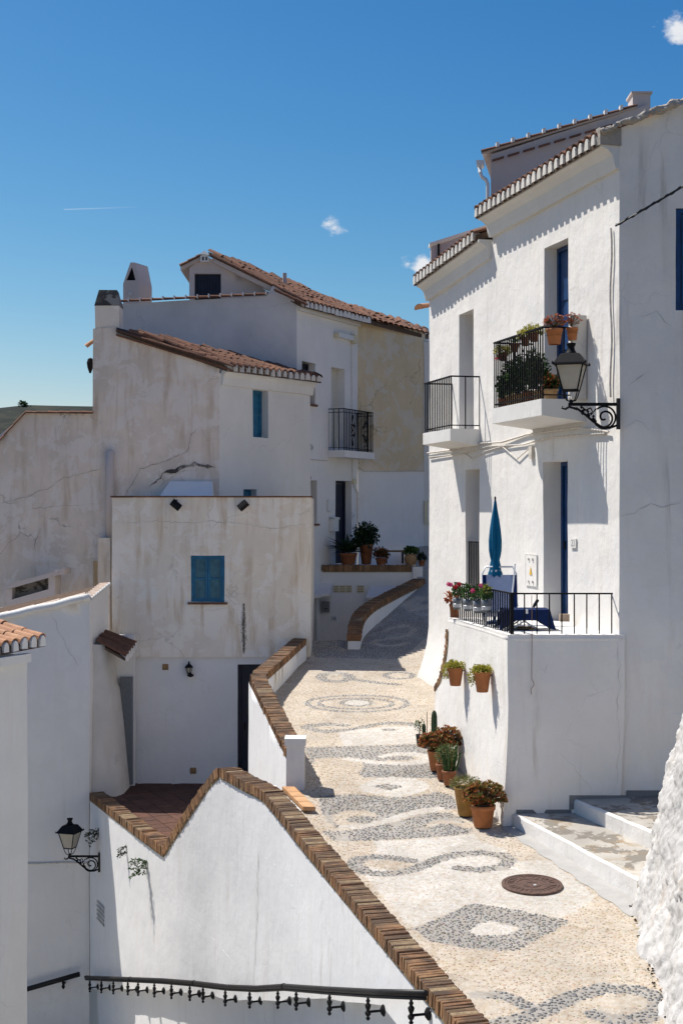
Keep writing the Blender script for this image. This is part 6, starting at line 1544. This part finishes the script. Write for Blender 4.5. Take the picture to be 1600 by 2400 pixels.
# ------------------------------------------------------------------ potted plants on the street
def street_pots():
    def ground(px, py): x, d = unproj(px, py); return Vector((x, d, zr(d)+.012))
    def base(name, px, py, label, r, h, m, st=0): return pot(name, label, 'potted plant', ground(px, py), r, h, m, st, POTS)
    t = base('potted_plant', 1131, 1940, 'round orange terracotta pot with bronze succulent, nearest of the row', .158, .275, 'terracotta')
    o = wo(t); mb = MB(); rosettes(mb, o+Vector((.02, 0, .37)), (.26, .23, .19), 170, .060, 1, (0, 1), 2, 10); foliage(t, mb, ['leaf_bronze', 'leaf_red', 'stem'])
    t = base('potted_plant', 1092, 1913, 'tall mustard coloured pot with pale spilling succulent', .165, .36, 'mustard', 1)
    o = wo(t); mb = MB(); bush(mb, o+Vector((-.02, 0, .40)), (.24, .2, .12), 900, .035, .012, 2, 2, -.5); foliage(t, mb, ['leaf_pale', 'leaf_bronze'])
    t = base('potted_plant', 1052, 1842, 'small terracotta pot with upright spiny green euphorbia stems', .10, .20, 'terracotta_dark')
    o = wo(t); mb = MB(); r = random.Random(8)
    for k in range(9):
        x, y = r.uniform(-.10, .14), r.uniform(-.07, .07); h = r.uniform(.22, .42); top = o+Vector((x*1.4, y, .2+h)); bt = o+Vector((x*.7, y*.7, .17)); mb.cur = 0; mb.tube([bt, (bt+top)/2+Vector((.01, 0, 0)), top], .017, 6, [.015, .018, .010])
        for q in range(46):
            s = r.random(); p = bt.lerp(top, s); mb.cur = r.choice((0, 1)); leaf(mb, p, rnd_dir(r)+Vector((0, 0, .3)), r.uniform(.03, .06) if s > .75 else .03, .011, rnd_dir(r))
    foliage(t, mb, ['leaf', 'leaf_pale'])
    t = base('potted_plant', 1035, 1830, 'small dark clay pot with grey-green twiggy plant tucked behind the spiny one', .085, .22, 'terracotta_dark')
    o = wo(t); mb = MB(); bush(mb, o+Vector((.05, .05, .34)), (.18, .15, .20), 800, .035, .008, 12, 2, -.7); foliage(t, mb, ['leaf_pale', 'leaf'])
    t = base('potted_plant', 1021, 1808, 'orange flared pot with large red succulent, farther up the row', .125, .28, 'terracotta', 1)
    o = wo(t); mb = MB(); rosettes(mb, o+Vector((-.0, 0, .36)), (.25, .2, .17), 140, .055, 3, (0, 1), 2, 10); foliage(t, mb, ['leaf_red', 'leaf_bronze', 'stem'])
    g = ground(1050, 1800); t = pot('potted_plant', 'clay pot against the wall with red and green succulent spreading sideways', 'potted plant', g+Vector((0, 0, 0)), .12, .25, 'terracotta_dark', 0, POTS)
    o = wo(t); mb = MB(); rosettes(mb, o+Vector((.03, 0, .37)), (.27, .2, .20), 140, .055, 4, (0, 1), 2, 10); foliage(t, mb, ['leaf_red', 'leaf_bronze', 'stem'])
    t = base('potted_plant', 982, 1750, 'little black and pink pot with a jade plant at the far end of the row', .055, .17, 'black_pot', 1)
    o = wo(t); mb = MB(); mb.cur = 1; mb.tube([o+Vector((0, 0, .15)), o+Vector((.01, 0, .28)), o+Vector((-.01, 0, .36))], .010, 5); mb.cur = 0; bush(mb, o+Vector((0, 0, .30)), (.09, .07, .11), 90, .03, .02, 5, 1, -.8, .4); foliage(t, mb, ['leaf', 'stem'])
    t = base('potted_plant', 993, 1752, 'small pale clay pot holding a short cactus and a red stick', .07, .17, 'pink_pot', 0)
    o = wo(t); mb = MB(); mb.lathe([(.02, .14), (.028, .2), (.028, .30), (.012, .34), (.001, .345)], o, 8, cap=False); mb.build('cactus', M['cactus'], t); mb = MB(); mb.tube([o+Vector((.045, 0, .14)), o+Vector((.045, 0, .52))], .006, 5); mb.build('stick', M['rust'], t)
    g = ground(1017, 1758); t = pot('potted_plant', 'tall ribbed green cactus standing behind the red succulents', 'potted plant', g, .09, .17, 'terracotta_dark', 0, POTS)
    mb = MB(); vs = []; n = 16; hs = [(.14, .040), (.2, .046), (.35, .048), (.48, .045), (.54, .034), (.57, .012)]
    for z, r_ in hs:
        for k in range(n): a = 6.2832*k/n; rr = r_*(1 if k % 2 else .80); vs.append(g+Vector((rr*math.cos(a), rr*math.sin(a), z)))
    mb.add(vs, [(i*n+k, i*n+(k+1) % n, (i+1)*n+(k+1) % n, (i+1)*n+k) for i in range(len(hs)-1) for k in range(n)]+[tuple(len(hs)*n-n+k for k in range(n))]); cc = mb.build('cactus', M['cactus'], t)
    mb = MB(); r = random.Random(2)
    for k in range(160):
        a = r.uniform(0, 6.28); z = r.uniform(.16, .56); p = g+Vector((.046*math.cos(a), .046*math.sin(a), z)); leaf(mb, p, Vector((math.cos(a), math.sin(a), .3)), .018, .004)
    mb.build('spines', M['leaf_pale'], cc, kind='stuff')
    # pots hung on the terrace wall
    for px, py, lab, s in ((1065, 1607, 'terracotta pot with yellow-green succulent hung on the terrace wall, left one', 1), (1128, 1622, 'terracotta pot with yellow-green succulent hung on the terrace wall, right one', 2)):
        u, v = TL.uv(px, py, .14) if px > 1060 else TS.uv(px, py, .14); c = TL.pt(u, v, .13); hh = .26 if s == 1 else .27
        t = pot('wall_pot', lab, 'potted plant', c, .118, hh, 'terracotta', 1, 'pots hung on the terrace wall'); mb = MB(); mb.tube([c+Vector((0, 0, hh*.8))-TL.N*(-.02), c+Vector((0, 0, hh*.8))-TL.N*.16], .008, 5); mb.build('hook', M['iron'], t)
        mb = MB(); bush(mb, c+Vector((-.01, -.01, hh+.02)), (.17, .15, .085), 800, .032, .020, 20+s, 2, -.5, .2)
        bush(mb, c+Vector((-.13, .03, hh-.07)), (.07, .06, .13), 220, .028, .018, 30+s, 2, -1, .3); foliage(t, mb, ['leaf_yellow', 'leaf_yellow'])
    # pot and buckets at the terrace railing
    p = Vector((kx(1064)*20.62, 20.62, TT+.02)); t = pot('potted_plant', 'terracotta pot with dark red leaves at the end of the terrace railing', 'potted plant', p, .075, .20, 'terracotta_dark', 0)
    mb = MB(); bush(mb, p+Vector((-.02, 0, .28)), (.13, .09, .10), 90, .06, .04, 41, 1, -.8, .4); foliage(t, mb, ['leaf_red'])
    for k, (px, py, fl, lab) in enumerate(((1071, 1428, 'petal_red', 'grey bucket planter with red and pink flowers, first on the railing'), (1095, 1432, 'leaf', 'grey bucket planter with plain green leaves, second on the railing'), (1119, 1437, 'petal_pink', 'grey bucket planter with small pink blooms, third on the railing'), (1139, 1435, 'leaf_yellow', 'grey bucket planter with yellowish leaves, nearest on the railing'))):
        u, v = TL.uv(px, py, .02); c = TL.pt(u, v, .02); t = thing('bucket_planter', lab, 'planter', c, 'buckets hung on the terrace railing')
        mb = MB(); mb.lathe([(.052, 0), (.060, .055), (.064, .11), (.070, .165), (.062, .165), (.058, .10)], c, 16, cap=False); b = mb.build('bucket', M['bucket'], t, smooth=True); mb = MB(); mb.lathe([(.0575, .03), (.0625, .032), (.066, .08), (.0640, .082)], c, 16, cap=False); mb.build('band', M['band'], b)
        mb = MB(); mb.tube([c+Vector((0, 0, .15)), c+Vector((.06, 0, .24)), c+Vector((.09, .01, .20))], .005, 4); mb.build('hook', M['iron'], t)
        mb = MB(); bush(mb, c+Vector((0, 0, .25)), (.085, .085, .13), 190, .05, .022, 50+k, 1, -.7, .3); mb.cur = 1; r = random.Random(k)
        if fl.startswith('petal'):
            for q in range(2 if k else 4):
                p = c+Vector((r.uniform(-.08, .04), -.05, .30+r.uniform(0, .08)))+(Vector((-.11, 0, .03)) if (k == 0 and q > 1) else Vector((0, 0, 0)))
                for w in range(6): a = w*1.05; mb.cur = 1 if q < 2 else 2; leaf(mb, p, Vector((math.cos(a), -.3, math.sin(a))), .040, .028, (0, -1, 0))
        else: bush(mb, c+Vector((0, -.02, .30)), (.07, .06, .09), 50, .045, .02, 60+k, 1, -.5, .3); mb.m[-200:] = [1]*200
        foliage(t, mb, ['leaf', fl, 'petal_pink'])
street_pots()

# ------------------------------------------------------------------ terrace furniture
def furniture():
    c = Vector((kx(1158)*19.75, 19.75, TT)); t = thing('parasol', 'closed teal parasol tied up on the terrace', 'parasol', c)
    mb = MB(); mb.tube([c, c+Vector((.01, 0, .8))], .016, 8); mb.lathe([(.11, 0), (.11, .03), (.03, .05)], c, 10); mb.build('pole', M['blue'], t)
    hs = [(.66, .088), (.70, .085), (.74, .070), (.82, .062), (.88, .050), (.93, .058), (1.02, .070), (1.15, .072), (1.30, .062), (1.45, .046), (1.58, .028), (1.70, .014), (1.72, .004)]
    n = 24; vs = []
    for i, (z, r_) in enumerate(hs):
        for k in range(n): a = 6.2832*k/n; rr = r_*(1+.28*math.sin(k*math.pi/2+z*1.5)*(1 if z > .9 else .8)); vs.append(c+Vector((.01+rr*math.cos(a), rr*math.sin(a), z+(.02*math.sin(k*2.1) if i < 2 else 0))))
    mb = MB(); mb.add(vs, [(i*n+k, i*n+(k+1) % n, (i+1)*n+(k+1) % n, (i+1)*n+k) for i in range(len(hs)-1) for k in range(n)]); cn = mb.build('canopy', M['umbrella'], t, smooth=True)
    mb = MB(); mb.lathe([(.07, .72), (.066, .745), (.07, .75)], c+Vector((.01, 0, 0)), 12, cap=False); mb.build('strap', M['band'], cn)
    mb = MB(); mb.lathe([(.012, 1.71), (.014, 1.75), (.003, 1.77)], c+Vector((.01, 0, 0)), 8); mb.build('finial', M['iron'], t)
    # deck chair, back towards the parasol
    o = Vector((kx(1172)*19.55, 19.55, TT)); t = thing('deck_chair', 'low folding deck chair with blue mesh sling and white tube frame', 'chair', o); w = .235; R_ = Vector((1, 0, 0)); lean = Vector((0, .16, .66))
    mb = MB(); a, b = o+Vector((-w, 0, .10)), o+Vector((w, 0, .10)); mb.tube([a-Vector((0, 0, .1)), a, a+lean*.9, a+lean+Vector((.05, 0, .03)), b+lean+Vector((-.05, 0, .03)), b+lean*.9, b, b-Vector((0, 0, .1))], .012, 8)
    mb.tube([o+Vector((-w, -.38, .20)), o+Vector((-w, .02, .26))], .012, 8); mb.tube([o+Vector((w, -.38, .20)), o+Vector((w, .02, .26))], .012, 8); mb.tube([o+Vector((-w, -.35, .0)), o+Vector((-w, -.35, .21)), o+Vector((w, -.35, .21)), o+Vector((w, -.35, 0))], .012, 8); mb.build('tube_frame', M['alu'], t, smooth=True)
    mb = MB()
    for s in (-1, 1): mb.obox(a+lean*.02+Vector(((w*2-.05) if s > 0 else 0, -.01, 0)), Vector((.05, 0, 0)), lean*.86, Vector((0, -.015, 0)))
    mb.build('sling_edge', M['sling_dark'], t)
    mb = MB(); mb.obox(a+lean*.02+Vector((.051, 0, 0)), Vector((w*2-.102, 0, 0)), lean*.86, Vector((0, -.008, 0))); mb.build('backrest', M['sling'], t)
    mb = MB(); mb.obox(o+Vector((-w+.02, -.36, .19)), Vector((w*2-.04, 0, 0)), Vector((0, .36, -.07)), Vector((0, 0, .012))); mb.build('seat', M['sling'], t)
    mb = MB(); mb.tube([P(1206, 1322, 19.3), P(1203, 1360, 19.25), P(1196, 1428, 19.1), P(1190, 1480, 18.95)], .011, 8); f = mb.build('tent_pole', M['alu'], loc=P(1190, 1480, 18.95)); tag(f, 'white tube pole leaning between the deck chair and the table', 'pole')
    # table with cloth
    x0, x1, y0, y1, zt = kx(1176)*18.75, kx(1283)*18.75, 18.55, 19.0, -1.275
    t = thing('table', 'low folding table with crossed white legs under the navy cloth', 'table', ((x0+x1)/2, 18.8, TT))
    mb = MB(); mb.box((x0+.03, y0+.03, zt-.03), (x1-.03, y1-.03, zt-.008)); mb.build('tabletop', M['wood'], t)
    for y in (y0+.06, y1-.06):
        for s in (0, 1): mb = MB(); mb.tube([(x0+.1 if s else x1-.15, y, zt-.03), (x1-.15 if s else x0+.1, y, TT+.005)], .011, 6); mb.build('leg', M['alu'], t)
    mb = MB(); mb.box((x0+.1, y0+.05, TT+.02), (x1-.15, y1-.05, TT+.03)); mb.build('stretcher', M['wood'], t)
    n = 56; loop = []
    per = [(x0, y0), (x1, y0), (x1, y1), (x0, y1)]; pts = []
    for i in range(4):
        a, b = Vector((*per[i], 0)), Vector((*per[(i+1) % 4], 0))
        for k in range(14): pts.append((a.lerp(b, k/14), k/14, i))
    vs = []; cen = Vector(((x0+x1)/2, (y0+y1)/2, 0))
    for lev in range(5):
        for p, s, i in pts:
            e = abs(s-.5)*2; d = (p-cen).normalized(); drop = (.14+.13*max(0, e-.45)**1.0*2)*(lev/4); out = (.012+.07*(e**3))*(lev/4)+.014*math.sin(s*19+i)*(lev/4)
            z = max(TT+.012, zt-drop); vs.append(p+d*out+Vector((0, 0, z)))
    m = len(pts); mb = MB(); mb.add(vs, [(l*m+k, l*m+(k+1) % m, (l+1)*m+(k+1) % m, (l+1)*m+k) for l in range(4) for k in range(m)]+[tuple(range(m))])
    cl = mb.build('tablecloth', M['cloth_blue'], loc=((x0+x1)/2, 18.8, zt)); tag(cl, 'navy blue tablecloth with drooping corners on the low terrace table', 'tablecloth')
    mb = MB(); p = P(1234, 1425, 18.53); mb.box((p.x-.012, 18.525, zt-.05), (p.x+.014, 18.56, zt+.006)); f = mb.build('cloth_clip', M['plastic_white'], loc=(p.x, 18.53, zt)); tag(f, 'white clip holding the navy cloth to the table edge', 'clip')
    b0 = Vector((kx(1249)*18.8, 18.8, zt+.004)); ax = Matrix.Rotation(R(32), 3, 'Y'); t = thing('bottle', 'dark tilted bottle on a small stand on the navy table', 'bottle', b0)
    mb = MB(); mb.lathe([(.016, 0), (.018, .02), (.022, .03), (.022, .10), (.020, .115), (.012, .118)], b0+Vector((0, 0, .015)), 12, ax); mb.build('bottle', M['black_pot'], t, smooth=True)
    mb = MB(); mb.tube([b0+Vector((-.02, 0, .0)), b0+Vector((.02, 0, .03)), b0+Vector((.06, 0, 0))], .004, 5); mb.tube([b0+Vector((-.03, 0, .002)), b0+Vector((.0, 0, .02))], .004, 5); mb.build('stand', M['alu'], t)
    mb = MB(); p = P(1320, 1452, 19.35); mb.obox(p+Vector((-.06, -.05, -.03)), (.13, 0, 0), (0, .1, 0), (0, 0, .10)); s = mb.build('doorstop_stone', M['stone_block'], loc=p, wob=.01); tag(s, 'brown stone doorstop in the blue doorway of the terrace', 'doorstop')
furniture()

# ------------------------------------------------------------------ balcony plants
def balcony_plants():
    p = .633-.03; zf = 1.505; r = random.Random(9); GR = 'plants crowded on the balcony'
    def at(px, o, z): return FN.pt(FN.uv(px, 0, o)[0], z, o)
    # two pots hung on the near end rail
    for px, py, rr, h, lab, s in ((1298, 758, .112, .21, 'large terracotta pot with red sprigs hung on the balcony end rail', 1), (1340, 755, .078, .17, 'smaller terracotta pot with red sprigs hung on the balcony end rail next to the lantern', 2)):
        o = .40 if s == 1 else .22
        c = FN.pt(BU1-.03+.07, 0, o); c = Vector((kx(px)*c.y, c.y, 2.34-(.12 if s == 1 else .06))); t = pot('hanging_pot', lab, 'potted plant', c, rr, h, 'terracotta', 0, GR)
        mb = MB(); mb.lathe([(rr*.97, h*.55), (rr*1.03, h*.56)], c, 14, cap=False); mb.tube([c+Vector((0, 0, h*.8))+FN.U*(-rr), c+Vector((0, 0, h*.8))-FN.U*.12+Vector((0, 0, .04))], .005, 4); mb.build('ring_holder', M['iron'], t)
        mb = MB(); rosettes(mb, c+Vector((0, 0, h+.07)), (.15, .11, .12), 60 if s == 1 else 40, .036, 70+s, (0, 1), 2, 7); foliage(t, mb, ['leaf_red', 'leaf_red', 'stem'])
    # pots on the floor and hung inside the long rail
    spec = [(1180, .40, zf, .09, .16, 'leaf', (.10, .10, .20), 'bushy green plant at the far end of the balcony floor'), (1198, .42, zf, .09, .17, 'leaf_dark', (.14, .14, .30), 'dark leafy plant on the balcony floor, second from the far end'), (1215, .42, zf, .10, .18, 'leaf', (.18, .15, .28), 'tall leafy plant on the balcony floor near the middle'), (1240, .42, zf, .10, .18, 'leaf_dark', (.17, .15, .33), 'dark bushy plant on the balcony floor behind the corner bars'), (1262, .38, zf, .09, .17, 'leaf', (.15, .14, .26), 'green shrub on the balcony floor beside the corner post'), (1290, .30, zf, .10, .17, 'leaf_red', (.12, .11, .10), 'low reddish plant on the near end of the balcony floor')]
    for k, (px, o, z, rr, h, m, rad, lab) in enumerate(spec):
        c = at(px, o, z); t = pot('balcony_plant', lab, 'potted plant', c, rr, h, 'tan_pot' if k % 3 else 'terracotta_dark', 0, GR); mb = MB(); bush(mb, c+Vector((0, 0, h+rad[2]*.85)), (rad[0]*1.25, rad[1]*1.1, rad[2]*1.15), 900, .055, .03, 80+k, 3, -1, .1); foliage(t, mb, [m, 'leaf_dark', 'leaf'])
    spec = [(1178, 2.26, 'leaf_yellow', 'petal_red', 'rail pot with yellow-green succulent and a red flower at the far balcony end'), (1205, 2.34, 'leaf_dark', 'leaf_dark', 'rail pot with dark spiky agave on the balcony'), (1230, 2.38, 'leaf_yellow', 'leaf_yellow', 'rail pot with yellow-green succulent along the balcony front'), (1250, 2.40, 'leaf_yellow', 'leaf_bronze', 'rail pot with yellowish succulent close to the balcony corner')]
    for k, (px, z, m, m2, lab) in enumerate(spec):
        c = at(px, p-.10, z-.07); t = pot('rail_pot', lab, 'potted plant', c, .07, .12, 'terracotta_dark', 0, GR); mb = MB()
        mb.tube([c+Vector((0, 0, .11))+FN.N*.06, c+FN.N*.12+Vector((0, 0, .14))], .005, 4); mb.build('hook', M['iron'], t); mb = MB()
        if k == 1:
            for q in range(16): a = q*2.4; leaf(mb, c+Vector((0, 0, .12)), Vector((math.cos(a), math.sin(a), .5+.8*r.random())), .16, .022)
        else: bush(mb, c+Vector((0, 0, .15)), (.17, .13, .10), 420, .036, .021, 90+k, 1, -.9, .2)
        if k == 0:
            mb.cur = 1
            for q in range(10): leaf(mb, c+FN.N*.12+Vector((.03, -.02, .03)), rnd_dir(r), .05, .04)
        foliage(t, mb, [m, m2])
balcony_plants()

# ------------------------------------------------------------------ plants and bench on the far terrace
def far_plants():
    z = -(1320-1200)/F*33.4; G = 'plants on the far terrace'
    def at(px, d): return Vector((kx(px)*d, d, -(1324-1200)/F*33.1+.004))
    c = at(816, 33.25); t = pot('potted_palm', 'wide clay planter with long bladed palm-like plant by the far door', 'potted plant', c, .21, .27, 'terracotta_dark', 0, G); mb = MB(); r = random.Random(4)
    for k in range(60):
        a = k*2.4; d = Vector((math.cos(a), math.sin(a)*.7, r.uniform(.1, 1.3))); L = r.uniform(.38, .66); b = c+Vector((0, 0, .28))
        leaf(mb, b, d, L, .10, (0, 0, 1), .25)
    foliage(t, mb, ['leaf_dark'], kind=None)
    c = at(858, 33.45); t = pot('potted_shrub', 'tall clay pot with dense dark round shrub beside the far door', 'potted plant', c, .17, .46, 'terracotta_dark', 1, G); mb = MB(); bush(mb, c+Vector((-.02, 0, .66)), (.36, .30, .36), 1500, .07, .045, 5, 1, -1, .2); foliage(t, mb, ['leaf_dark'])
    c = at(893, 33.2); t = pot('potted_plant', 'low wide pot with dark reddish flowering plant on the far terrace', 'potted plant', c, .14, .15, 'terracotta_dark', 0, G); mb = MB(); bush(mb, c+Vector((0, 0, .24)), (.24, .2, .17), 600, .055, .035, 6, 2, -.6, .3); foliage(t, mb, ['leaf_dark', 'leaf_red'])
    c = at(962, 33.2); t = pot('potted_plant', 'tan jar-shaped pot with green geranium on the far terrace', 'potted plant', c, .15, .24, 'tan_pot', 2, G); mb = MB(); bush(mb, c+Vector((0, 0, .32)), (.20, .17, .12), 420, .055, .05, 7, 1, -.6, .3); foliage(t, mb, ['leaf'])
    c = at(985, 33.2)+Vector((.03, 0, -.03)); t = pot('potted_plant', 'small dark leafy pot at the right end of the far terrace', 'potted plant', c, .08, .13, 'terracotta_dark', 0, G); mb = MB(); bush(mb, c+Vector((0, 0, .20)), (.13, .11, .13), 220, .05, .04, 8, 1, -.7, .3); foliage(t, mb, ['leaf_dark'])
    a, b = at(900, 34.0), at(948, 34.0); t = thing('bench', 'plain wooden bench against the grey wall of the far terrace', 'bench', a); mb = MB(); mb.box((a.x, 33.9, a.z+.27), (b.x, 34.2, a.z+.31)); mb.build('seat', M['wood'], t)
    for x in (a.x+.05, b.x-.05):
        for y in (33.93, 34.15): mb = MB(); mb.box((x-.02, y-.02, a.z), (x+.02, y+.02, a.z+.268)); mb.build('leg', M['iron'], t)
far_plants()

# ------------------------------------------------------------------ overhead cable and weeds
def bits():
    mb = MB(); a, b = Vector((3.44, 17.90, 3.60)), Vector((6.2, 16.5, 5.3)); pts = [a.lerp(b, i/20)-Vector((0, 0, .25*math.sin(math.pi*i/20)*.3)) for i in range(21)]
    mb.tube(pts, .014, 6); T = MB(); n = 220; hl = []
    for i in range(n): 
        s = i/(n-1); k = s*20; j = min(19, int(k)); p = pts[j].lerp(pts[j+1], k-j); hl.append(p+Vector((.4*math.cos(i*.55), math.sin(i*.55), math.cos(i*.55)))*.020)
    mb.tube(hl, .009, 4); o = mb.build('overhead_cable', M['cable_black'], loc=a); tag(o, 'twisted black cable strung from the near house corner to the right', 'cable')
    for px, py, s, m, lab in ((232, 1965, 1., 'leaf_dark', 'dark creeping weed on the shaded wall beside the lantern'), (298, 1998, .7, 'leaf_dark', 'tiny dark weed at the shadow line of the white wall'), (345, 2042, 1.15, 'leaf', 'bright green weed hanging from the sunlit white wall')):
        pl, i = wall_pl(px); c = pl.pt(*pl.uv(px, py), .01); mb = MB(); r = random.Random(px)
        for k in range(7):
            q = c+Vector((0, 0, r.uniform(-.03, .16)*s)); d = (pl.N*.6+Vector((-r.uniform(.1, .9), 0, r.uniform(-.7, .5)))).normalized(); mb.cur = 1; pts = [c, q]
            for w in range(5): pts.append(pts[-1]+(d+Vector((0, 0, -.16*w))).normalized()*.045*s)
            mb.tube(pts, .003, 3, cap=False); mb.cur = 0
            for p in pts[1:]:
                for y in range(5): leaf(mb, p+rnd_dir(r)*.018*s, rnd_dir(r), .04*s, .024*s, rnd_dir(r))
        o = mb.build('wall_weed', [M[m], M['stem']], loc=c); tag(o, lab, 'weed', 'weeds rooted in the retaining wall')
    for k, (px, py, h, lab) in enumerate(((54, 962, 4.2, 'lone round tree on the distant hilltop'), (76, 965, 2.4, 'small dark tree right of the lone hilltop tree'))):
        d = 505; b = P(px, py+4, d); t = thing('hill_tree', lab, 'tree', b, 'trees on the distant hill'); mb = MB(); mb.tube([b, b+Vector((0, 0, h*.5))], .25, 5); mb.build('trunk', M['stem'], t); mb = MB(); bush(mb, b+Vector((0, 0, h*.6)), (h*.42, h*.42, h*.42), 160, .9, .6, k, 1, -1, .2); mb.build('crown', M['leaf_dark'], t, kind='stuff')
bits()
